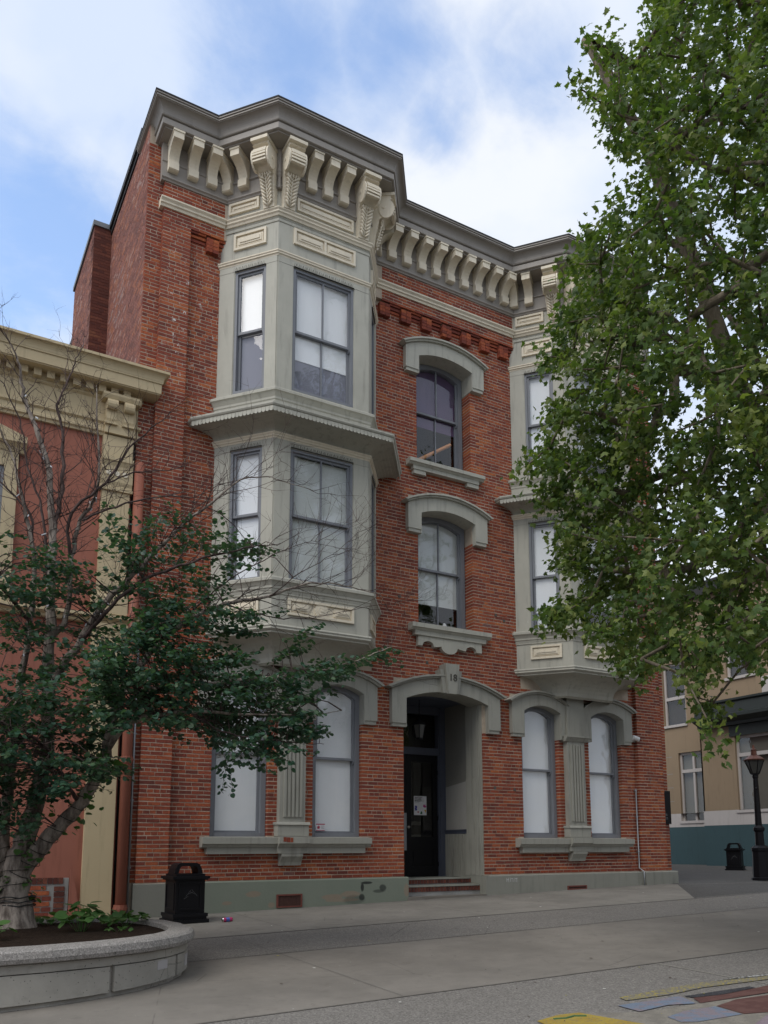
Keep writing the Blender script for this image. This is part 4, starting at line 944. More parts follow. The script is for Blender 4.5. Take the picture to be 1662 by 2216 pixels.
WB = [(-7.40, -4.2, 2.95, 5.9), (-7.6, -6.3, 8.2, 11.0), (-4.6, -3.3, 8.2, 11.0), (-2.6, .4, 2.95, 5.9)]
strips(fa, -20, -9.05, 12.5, WA); strips(fB, -9.06, 14, 12.5, WB)
mb = MB(); mb.box(28.0, 29.3, 9.0, 9.06, .3, 12.5); mb.build('wall', CREAMW, fb)
mb = MB(); mb.box(28.4, 38, -13, 20, 12.3, 12.5); mb.box(27.75, 28.0, -13.9, 9.0, 11.9, 12.45); mb.build('roof', ROOFDARK, fb)
mb = MB(); mb.box(29.9, 30, -13, 20, .3, 12); mb.build('interior', DARK, fb)
mb = MB()
mb.side(fB, [(-.02, 6.33), (.28, 6.33), (.30, 6.45), (.62, 6.60), (.62, 6.72), (.45, 6.78), (.40, 7.20), (.48, 7.26), (.48, 7.34), (-.02, 7.36)], -8.92, 13.5); mb.build('shopfront_cornice', DKGREEN, fb)
mb = MB(); mb.side(fB, [(0, 5.9), (.06, 5.9), (.06, 6.33), (0, 6.33)], -7.6, 13); mb.build('shopfront_fascia', DKGREEN, fb)
mb = MB()
for z in (3.55, 4.15, 4.75, 5.5): mb.side(fa, [(-.02, z), (.004, z), (.004, z+.03), (-.02, z+.03)], -14, -11.45)
mb.build('render_groove', BROWN, fb)
def wide_window(fr, w, mullions, transom, blind=BLIND_GREY, n=-.10):
    a, b, z0, z1 = w; mb = MB(); k = .10
    mb.fbox(fr, a, a+k, n-.08, n, z0, z1); mb.fbox(fr, b-k, b, n-.08, n, z0, z1); mb.fbox(fr, a+k, b-k, n-.08, n, z1-k, z1); mb.fbox(fr, a-.06, b+.06, n-.08, .07, z0-.05, z0+.06)
    for m_ in mullions: mb.fbox(fr, m_-.05, m_+.05, n-.08, n+.01, z0, z1)
    if transom: mb.fbox(fr, a+k, b-k, n-.07, n+.03, transom-.07, transom+.07)
    w_ = mb.build('window', WTRIM, fb); es = [a+k] + list(mullions) + [b-k]
    for e0, e1 in zip(es, es[1:]):
        for q0, q1 in (((z0+.06, transom), (transom, z1-k)) if transom else ((z0+.06, z1-k),)):
            q = MB(); q.quad(fr.p(e0, n-.05, q0), fr.p(e1, n-.05, q0), fr.p(e1, n-.05, q1), fr.p(e0, n-.05, q1)); q.build('glass_pane', GLASS, w_)
    q = MB(); q.quad(fr.p(a, n-.16, z0), fr.p(b, n-.16, z0), fr.p(b, n-.16, z1), fr.p(a, n-.16, z1)); q.build('blind', blind, w_)
OLIVE = paint('dim_blind', (.135, .13, .11), .9, .1, 2)
wide_window(fa, WA[0], [-10.38], 4.84, OLIVE); wide_window(fa, WA[1], [], 8.1, DARK)
wide_window(fB, WB[0], [-5.6], 5.15, OLIVE); wide_window(fB, WB[1], [], 9.6, DARK); wide_window(fB, WB[2], [], 9.6, DARK); wide_window(fB, WB[3], [-1.1], 5.15, OLIVE)
mb = MB(); mb.side(fB, [(-.01, 7.4), (.04, 7.4), (.04, 8.05), (-.01, 8.05)], -6.0, -4.8); mb.build('white_panel', WTRIM, fb)

# ================================================================== planter with tree bed
pl = thing('planter', 'long round ended concrete planter with an aggregate rim around the bare topped tree', 'planter', (0, -4.5, .3))
def outline(off, k=14):
    """D-shaped right end: front edge straight, superellipse end"""
    x0, xe, yf, yb = -5.0, 2.80, -6.46, -2.75; cy = (yf+yb)/2; ry = (yb-yf)/2 + off; rx = 2.35 + off; cx = xe - 2.35
    pts = [(x0, cy - ry)]
    for i in range(k + 1):
        a = -math.pi/2 + math.pi*i/k; ca, sa = math.cos(a), math.sin(a)
        pts.append((cx + rx*abs(ca)**.8, cy + ry*math.copysign(abs(sa)**.8, sa)))
    pts.append((x0, cy + ry)); return pts
def ring(mb, offs):
    """offs: list of (offset, z); closed section run round the outline"""
    rows = [[(x, y, z) for x, y in outline(o)] for o, z in offs]; n = len(rows[0]); k = len(rows)
    o0 = len(mb.v); mb.v += [p for r in rows for p in r]
    for j in range(k):
        for i in range(n - 1):
            a, b = o0 + j*n + i, o0 + ((j+1) % k)*n + i; mb.f.append((a, a+1, b+1, b)); mb.mi.append(mb.cur)
mb = MB(); ring(mb, [(-.09, .1), (-.09, .60), (-.24, .60), (-.24, .1)]); mb.build('planter_wall', CAST, pl)
mb = MB(); ring(mb, [(-.03, .655), (.0, .665), (.012, .70), (.0, .755), (-.03, .775), (-.22, .785), (-.25, .775), (-.25, .60), (-.06, .60), (-.06, .655)]); mb.build('planter_rim', RIM, pl, smooth=False)
mb = MB(); ring(mb, [(-.085, .575), (-.055, .575), (-.05, .648), (-.085, .648)]); mb.build('rim_course', CAST, pl)
# precast facing slabs, with open joints between
ol = outline(-.06, 40); out2 = outline(-.115, 40)
cum = [0]
for i in range(1, len(ol)): cum.append(cum[-1] + math.dist(ol[i], ol[i-1]))
def at_len(pts, s):
    for i in range(1, len(cum)):
        if s <= cum[i] or i == len(cum)-1:
            f = (s - cum[i-1])/(cum[i]-cum[i-1]); return (pts[i-1][0] + f*(pts[i][0]-pts[i-1][0]), pts[i-1][1] + f*(pts[i][1]-pts[i-1][1]))
cuts = [.6, 2.2, 3.8, 5.2, 6.72, 7.6, 8.6, 9.7, 10.8, 11.6]
s_right = [i for i in range(len(ol))]
for a, b in zip(cuts, cuts[1:]):
    mb = MB(); k = 8; gap_ = .026
    for i in range(k):
        s0, s1 = a + gap_ + (b-a-2*gap_)*i/k, a + gap_ + (b-a-2*gap_)*(i+1)/k
        p0, p1, q0, q1 = at_len(ol, s0), at_len(ol, s1), at_len(out2, s0), at_len(out2, s1)
        mb.box8([(*p0, .30 if False else ground_z(*p0)+.05), (*p1, ground_z(*p1)+.05), (*q1, ground_z(*q1)+.05), (*q0, ground_z(*q0)+.05), (*p0, .565), (*p1, .565), (*q1, .565), (*q0, .565)])
    mb.build('facing_slab', CAST, pl)
mb = MB(); mb.add([(x, y, .735 + .01*math.sin(3*x)*math.cos(2*y)) for x, y in outline(-.235)], [tuple(range(len(outline(-.235))))]); sl = mb.build('soil', SOIL, pl); sl['kind'] = 'stuff'
PATCH = paint('paint_patch', (.40, .385, .385), .8, .05, 3)
for s0, s1, z0, z1 in ((7.25, 7.40, .47, .55), (7.86, 8.02, .43, .54)):
    mb = MB(); a, b = at_len(ol, s0), at_len(ol, s1); d = Vector((b[0]-a[0], b[1]-a[1])).normalized(); nn = Vector((d.y, -d.x))*.006
    mb.box8([(a[0]+nn.x, a[1]+nn.y, z0), (b[0]+nn.x, b[1]+nn.y, z0), (b[0], b[1], z0), (a[0], a[1], z0), (a[0]+nn.x, a[1]+nn.y, z1), (b[0]+nn.x, b[1]+nn.y, z1), (b[0], b[1], z1), (a[0], a[1], z1)]); mb.build('paint_patch', PATCH, pl)

# ================================================================== litter bins, lamp, small things
def litter_bin(name, label, x, y, z, rot, w=.46, d=.52):
    t_ = thing(name, label, 'litter bin', (0, 0, 0), 'black cast litter bins'); mbs = {}
    def part(nm, fn, m=BLACK, parent=None):
        mb = MB(); fn(mb); o = mb.build(nm, m); o.parent = parent or t_; return o
    hw, hd = w/2, d/2
    part('base', lambda m: [m.box(-hw-.06, hw+.06, -hd-.06, hd+.06, 0, .05), m.box(-hw-.03, hw+.03, -hd-.03, hd+.03, .05, .09), m.box(-hw-.045, hw+.045, -hd-.045, hd+.045, .09, .14)])
    body = part('body', lambda m: m.box(-hw, hw, -hd, hd, .14, .64))
    def fr_(m):
        for s in (-1,):
            y0 = -hd
            m.box(-hw+.05, hw-.05, y0-.012, y0, .57, .60); m.box(-hw+.05, hw-.05, y0-.012, y0, .19, .22); m.box(-hw+.05, -hw+.08, y0-.012, y0, .22, .57); m.box(hw-.08, hw-.05, y0-.012, y0, .22, .57)
            x0 = -hw; m.box(x0-.012, x0, -hd+.05, hd-.05, .57, .60); m.box(x0-.012, x0, -hd+.05, hd-.05, .19, .22); m.box(x0-.012, x0, -hd+.05, -hd+.08, .22, .57); m.box(x0-.012, x0, hd-.08, hd-.05, .22, .57)
    part('panel_frame', fr_, BLACK, body)
    SCR = bpy.data.materials.get('scratched') or paint('scratched', (.12, .12, .125), .6, .2, 10)
    part('scratches', lambda m: [m.tube([(-.10+.03*i, -hd-.004, .36+.035*i), (-.03+.035*i, -hd-.004, .40+.03*((i*7) % 4))], .003, 4) for i in range(5)], SCR, body)
    part('lid', lambda m: [m.box(-hw-.035, hw+.035, -hd-.035, hd+.035, .64, .66), m.box(-hw-.06, hw+.06, -hd-.06, hd+.06, .66, .70), m.box(-hw+.0, hw-.0, -hd+.0, hd-.0, .70, .735)])
    def hoop(m):
        P_ = [(-.225, .735), (-.205, .82), (-.175, .875), (-.13, .90), (.13, .90), (.175, .875), (.205, .82), (.225, .735)]; Q = [(-.16, .735), (-.145, .80), (-.125, .84), (-.10, .852), (.10, .852), (.125, .84), (.145, .80), (.16, .735)]
        f = Fr(0, 0)
        m.strip(f, Q, P_, -hd+.10, hd-.10)
    part('hoop', hoop)
    t_.location = (x, y, z); t_.rotation_euler = (0, 0, rot); return t_
b1_ = litter_bin('litter_bin', 'black cast litter bin with a hooped lid against the brick building plinth', 3.86, -1.0, ground_z(3.86, -1.0)+.008, R(2))
b2_ = litter_bin('litter_bin', 'distant black litter bin beside the lamp post in front of the teal wall', 24.2, 4.75, ground_z(24.2, 4.75), R(-60))
# lamp post
LX, LY = 18.6, -.40; lz = ground_z(LX, LY)
lm = thing('lamp_post', 'black street lamp post with a copper capped glass lantern by the alley', 'street lamp', (LX, LY, lz))
COPPER = paint('copper', (.14, .062, .045), .38, .2, 8, metal=.8); LGLASS = paint('lantern_glass', (.06, .06, .055), .25, .1, 5, streak=0)
def lpart(nm, fn, m=BLACK, parent=lm):
    mb = MB(); fn(mb); return mb.build(nm, m, parent)
C_ = (LX, LY, lz)
lpart('base', lambda m: m.lathe(C_, [(.26, 0), (.26, .06), (.22, .08), (.20, .70), (.22, .74), (.22, .80), (.15, .86)], 8, R(22.5)))
lpart('post', lambda m: m.lathe(C_, [(.115, .82), (.105, 1.2), (.14, 1.24), (.14, 1.30), (.085, 1.36), (.062, 2.55), (.075, 2.57), (.075, 2.62), (.055, 2.66)], 8, R(22.5)))
lpart('ladder_bar', lambda m: m.tube([(LX-.30*.8, LY-.25*.8, lz+2.30), (LX+.30*.8, LY+.25*.8, lz+2.30)], .018, 6))
ln = lpart('lantern', lambda m: [m.lathe(C_, [(.09, 2.64), (.10, 2.68)], 6)] + [m.tube([(LX+.10*math.cos(a), LY+.10*math.sin(a), lz+2.66), (LX+.235*math.cos(a), LY+.235*math.sin(a), lz+3.02)], .012, 4) for a in [i*math.pi/3 for i in range(6)]])
for i in range(6):
    a, b = i*math.pi/3, (i+1)*math.pi/3; mb = MB(); mb.quad((LX+.095*math.cos(a), LY+.095*math.sin(a), lz+2.68), (LX+.095*math.cos(b), LY+.095*math.sin(b), lz+2.68), (LX+.228*math.cos(b), LY+.228*math.sin(b), lz+3.01), (LX+.228*math.cos(a), LY+.228*math.sin(a), lz+3.01)); mb.build('lantern_pane', LGLASS, ln)
lpart('lantern_cap', lambda m: m.lathe(C_, [(.25, 3.0), (.26, 3.03), (.14, 3.12), (.075, 3.15), (.065, 3.26), (.08, 3.28), (.04, 3.31), (.02, 3.40)], 12), COPPER)
# soda can lying on the pavement
sc = thing('soda_can', 'crushed pink and blue drink can lying on the sidewalk', 'can', (4.42, -1.40, ground_z(4.42, -1.4)+.04))
PINK = paint('can_pink', (.55, .05, .16), .3, .1, 30, metal=.3, streak=0); BLUE_ = paint('can_blue', (.10, .16, .50), .3, .1, 30, metal=.3, streak=0)
def canp(nm, a, b, r0, r1, m):
    mb = MB(); d = Vector((.97, .12, .02)); p = Vector(sc.location); mb.tube([p+d*a, p+d*b], [r0, r1], 14); mb.build(nm, m, sc, smooth=False)
canp('can_body', -.075, .075, .033, .033, PINK); canp('printed_band', -.03, .03, .0335, .0335, BLUE_); canp('can_end', -.088, -.075, .026, .033, CHROME); canp('can_end', .075, .088, .033, .026, CHROME)
# security camera
sc2 = thing('security_camera', 'small white bullet security camera on the brick wall right of the last window', 'camera', (14.70, -.05, 4.13))
mb = MB(); mb.box(14.72, 14.80, -.03, .0, 4.06, 4.18); mb.tube([(14.76, -.02, 4.12), (14.76, -.10, 4.10)], .02, 6); mb.build('mount', WHITE, sc2)
mb = MB(); mb.tube([(14.62, -.13, 4.15), (14.80, -.13, 4.11)], .055, 10); mb.build('camera_body', WHITE, sc2, smooth=False)
mb = MB(); mb.tube([(14.80, -.13, 4.11), (14.825, -.13, 4.105)], .045, 10); mb.build('lens', BLACK, sc2)
# black plaque at the right corner
pq = thing('wall_plaque', 'tall black wall plaque at the right corner of the brick building', 'sign', (15.70, -.02, 2.5))
mb = MB(); mb.fbox(F0, 15.63, 15.86, .02, .05, 2.14, 2.93); mb.build('plaque_board', BLACK, pq)
PGREY = paint('plaque_print', (.16, .16, .165), .6, .1, 20)
text_part('plaque_number', '26', .10, (15.685, -.052, 2.36), (R(90), 0, 0), PGREY, pq, .001)
mb = MB(); mb.fbox(F0, 15.65, 15.75, .05, .052, 2.285, 2.297); mb.fbox(F0, 15.65, 15.75, .05, .052, 2.255, 2.267); mb.build('plaque_lines', PGREY, pq)
# lantern hanging in the porch
hl = thing('hanging_lantern', 'dark metal lantern hanging in the shade of the arched porch', 'lantern', (9.27, .75, 4.1))
hc = (9.27, .75, 0); LHG = paint('frosted_glass', (.085, .085, .08), .4, .08, 6, streak=0)
mb = MB(); mb.tube([(9.27, .75, 4.30), (9.27, .75, 4.73)], .009, 5); mb.build('chain', BLACK, hl)
mb = MB(); mb.lathe(hc, [(.16, 4.17), (.165, 4.185), (.07, 4.26), (.03, 4.31)], 6); mb.build('lantern_cap', BLACK, hl)
mb = MB(); mb.lathe(hc, [(.085, 3.90), (.14, 4.17)], 6); mb.build('lantern_glass', LHG, hl)
mb = MB(); mb.lathe(hc, [(.05, 3.86), (.09, 3.88), (.09, 3.90)], 6); [mb.tube([(9.27+.088*math.cos(a), .75+.088*math.sin(a), 3.9), (9.27+.143*math.cos(a), .75+.143*math.sin(a), 4.17)], .010, 4) for a in [i*math.pi/3 for i in range(6)]]; mb.build('lantern_frame', BLACK, hl)
# poster on the door
po = thing('door_poster', 'white market poster with coloured fruit taped inside the black door glass', 'poster', (9.746, 1.47, 2.515))
PAPER = paint('poster_paper', (.66, .66, .68), .8, .03, 5, streak=0); INK = paint('ink', (.03, .03, .035), .8, .1, 5, streak=0)
FP = Fr(0, 1.505)
mb = MB(); mb.fbox(FP, 9.585, 9.908, .0, .003, 2.31, 2.725); mb.build('paper', PAPER, po)
for i, s in enumerate(('BASTION', 'SQUARE', 'MARKET')): text_part('poster_title', s, .047, (9.603, 1.501, 2.692 - i*.037), (R(90), 0, 0), INK, po, .0008, 'LEFT', .001)
def blot(nm, pts, c):
    mb = MB(); mb.prism(FP, pts, .003, .005); mb.build(nm, bpy.data.materials.get(nm) or paint(nm, c, .8, .1, 9, streak=0), po)
blot('magenta_leaf', [(9.83, 2.54), (9.815, 2.50), (9.85, 2.475), (9.895, 2.48), (9.905, 2.52), (9.88, 2.505), (9.875, 2.56), (9.858, 2.515), (9.848, 2.55)], (.42, .04, .20))
blot('blue_coral', [(9.60, 2.41), (9.615, 2.44), (9.60, 2.46), (9.62, 2.48), (9.605, 2.505), (9.63, 2.52), (9.67, 2.505), (9.655, 2.49), (9.67, 2.475), (9.65, 2.46), (9.665, 2.44), (9.655, 2.41)], (.03, .04, .28))
blot('yellow_cone', [(9.845, 2.43), (9.90, 2.43), (9.88, 2.355)], (.60, .36, .02)); blot('green_sprig', [(9.745, 2.335), (9.79, 2.335), (9.80, 2.36), (9.785, 2.39), (9.765, 2.395), (9.75, 2.36)], (.03, .14, .06)); blot('red_spot', [(9.665, 2.38), (9.69, 2.395), (9.715, 2.38), (9.69, 2.355)], (.38, .04, .08))
mb = MB()
for i in range(4): mb.fbox(FP, 9.785, 9.85 - .008*(i % 2), .003, .004, 2.685-.027*i, 2.69-.027*i)
for i in range(2): mb.fbox(FP, 9.605, 9.72, .003, .004, 2.575-.0*i, 2.582)
mb.build('small_print', PGREY, po)
# sticker in the lower left of the second window
sk = thing('window_sticker', 'small red and white sticker in the bottom corner of a ground floor window', 'sticker', (6.70, .03, 1.98))
FS = Fr(0, .15)
mb = MB(); mb.fbox(FS, 6.62, 6.80, 0, .002, 1.925, 2.055); mb.build('sticker_paper', PAPER, sk)
STR_ = paint('sticker_red', (.38, .03, .07), .7, .05, 9, streak=0)
mb = MB(); mb.fbox(FS, 6.62, 6.80, .002, .004, 2.037, 2.055); mb.fbox(FS, 6.62, 6.80, .002, .004, 1.925, 1.937); mb.build('sticker_band', STR_, sk)
mb = MB(); lf = []
for i in range(14):
    a = i*2*math.pi/14 + math.pi/2; r = .042 if i % 2 == 0 else .02; lf.append((6.672 + r*math.cos(a), 1.987 + r*math.sin(a)))
mb.prism(FS, lf, .002, .004); mb.build('sticker_leaf', STR_, sk)
mb = MB(); [mb.fbox(FS, 6.725, 6.785 - .01*(i % 2), .002, .003, 2.01-.022*i, 2.017-.022*i) for i in range(3)]; mb.build('sticker_lines', PGREY, sk)
# painted figures on the pavement, lower right
def flat_paint(name, pts, m): return ground_sheet(name, [pts], m, .008)
def worn_paint(name, c, c2=None, cut=.555):
    t = NT(name); cc = t.mix(t.step(t.noise(7, 5, .65), .42, .6), c, c2 or tuple(x*.8 for x in c)); w = t.step(t.noise(70, 4, .7), cut, cut+.06); cc = t.mix(w, cc, (.14, .135, .13)); return t.finish(cc, .85, t.bump(t.noise(120, 3), .3, .003), .2)
YEL = worn_paint('road_yellow', (.36, .265, .05), (.32, .22, .04)); PNK = worn_paint('road_pink', (.24, .19, .215), (.21, .155, .185)); BLU = worn_paint('road_blue', (.15, .19, .25), (.21, .18, .20), .57); MAR = worn_paint('road_maroon', (.10, .048, .042), (.125, .065, .055), .66); BLK = worn_paint('road_black', (.045, .045, .05), None, .58); TANP = worn_paint('road_tan', (.24, .22, .185)); WHT = worn_paint('road_white', (.5, .5, .48), None, .5)
def cloud(cx, cy, rx, ry, k=14, seed=0, j=.12):
    g = random.Random(seed); return [(cx + rx*math.cos(2*math.pi*i/k)*(1+g.uniform(-j, j)), cy + ry*math.sin(2*math.pi*i/k)*(1+g.uniform(-j, j))) for i in range(k)]
mu = flat_paint('painted_ground', [(4.78, -8.96), (5.17, -9.17), (5.80, -9.21), (6.64, -9.26), (7.6, -9.2), (8.6, -9.6), (8.6, -10.4), (5.0, -10.4), (4.5, -9.5)], TANP)
ground_sheet('painted_yellow', [[(4.28, -8.97), (4.55, -8.90), (4.74, -8.93), (4.9, -9.5), (4.6, -9.7), (4.2, -9.5)]], YEL, .012)
ground_sheet('painted_pink', [[(5.18, -8.91), (5.90, -8.93), (5.78, -9.205), (5.54, -9.12), (5.17, -9.16)]], BLU, .012)
ground_sheet('painted_pink', [[(5.21, -9.41), (5.48, -9.34), (5.82, -9.36), (5.77, -9.66), (5.28, -9.64), (5.17, -9.58)]], BLU, .012)
ground_sheet('painted_pink', [[(5.5, -9.95), (5.9, -9.78), (6.3, -9.9), (6.2, -10.2), (5.6, -10.2)]], PNK, .012)
ground_sheet('painted_maroon', [[(5.93, -9.045), (6.27, -9.095), (6.77, -9.06), (7.6, -8.98), (8.4, -9.1), (7.5, -9.2), (6.64, -9.245), (5.82, -9.215)], [(5.84, -9.36), (6.18, -9.28), (6.57, -9.31), (7.4, -9.4), (7.6, -9.75), (6.6, -9.85), (6.0, -9.72), (5.79, -9.66)]], MAR, .012)
ground_sheet('painted_black', [[(5.92, -8.95), (6.2, -8.965), (6.75, -8.985), (6.75, -9.05), (6.27, -9.085), (5.94, -9.035)]], BLK, .012)
ROUGHY = NT('scuffed_yellow'); t = ROUGHY; w = t.step(t.noise(38, 5, .75), .42, .50); ROUGHY = t.finish(t.mix(w, (.33, .27, .06), (.165, .155, .14)), .9, None, .2)
ROUGHW = NT('scuffed_white'); t = ROUGHW; w = t.step(t.noise(40, 5, .75), .45, .5); ROUGHW = t.finish(t.mix(w, (.5, .5, .48), (.15, .145, .135)), .9, None, .2)
ground_sheet('painted_strip', [[(5.42, -8.69), (5.99, -8.64), (6.55, -8.63), (7.4, -8.76), (9.0, -8.8), (9.0, -8.9), (7.2, -8.86), (6.36, -8.79), (5.86, -8.84), (5.38, -8.81)]], ROUGHY, .012)
ground_sheet('painted_strip', [[(6.72, -8.635), (7.44, -8.68), (9.0, -8.7), (9.0, -8.78), (7.4, -8.745), (6.72, -8.62)]], ROUGHW, .012)
LEAFGR = paint('painted_leaf_green', (.08, .16, .07), .85, .1, 20, streak=0)
mb = MB(); pts = [(4.42, -9.0), (4.52, -9.03), (4.62, -9.01), (4.70, -9.06)]
mb.tube([(x, y, ground_z(x, y)+.013) for x, y in pts], .012, 4); structure(mb.build('painted_stem', LEAFGR))
# scraps on the pavement: crumbs of leaf and paper
mb = MB(); g = random.Random(3)
for i in range(150):
    x, y = g.uniform(2.5, 14), g.uniform(-9.5, -.3)
    if x < 3.0 and y < -2: continue
    z = ground_z(x, y) + .014; a = g.uniform(0, 6.28); s = g.uniform(.008, .03); mb.cur = g.choice((0, 0, 0, 1, 2))
    c, d = math.cos(a)*s, math.sin(a)*s; mb.add([(x-c, y-d, z), (x+d*.5, y-c*.5, z+.004), (x+c, y+d, z+.002), (x-d*.5, y+c*.5, z)], [(0, 1, 2, 3)])
lit = mb.build('litter', [paint('litter_brown', (.06, .04, .03), .9, .3, 9, streak=0), paint('litter_pale', (.55, .54, .5), .9, .1, 9, streak=0), paint('litter_leaf', (.30, .28, .05), .9, .2, 9, streak=0)]); lit['kind'] = 'stuff'

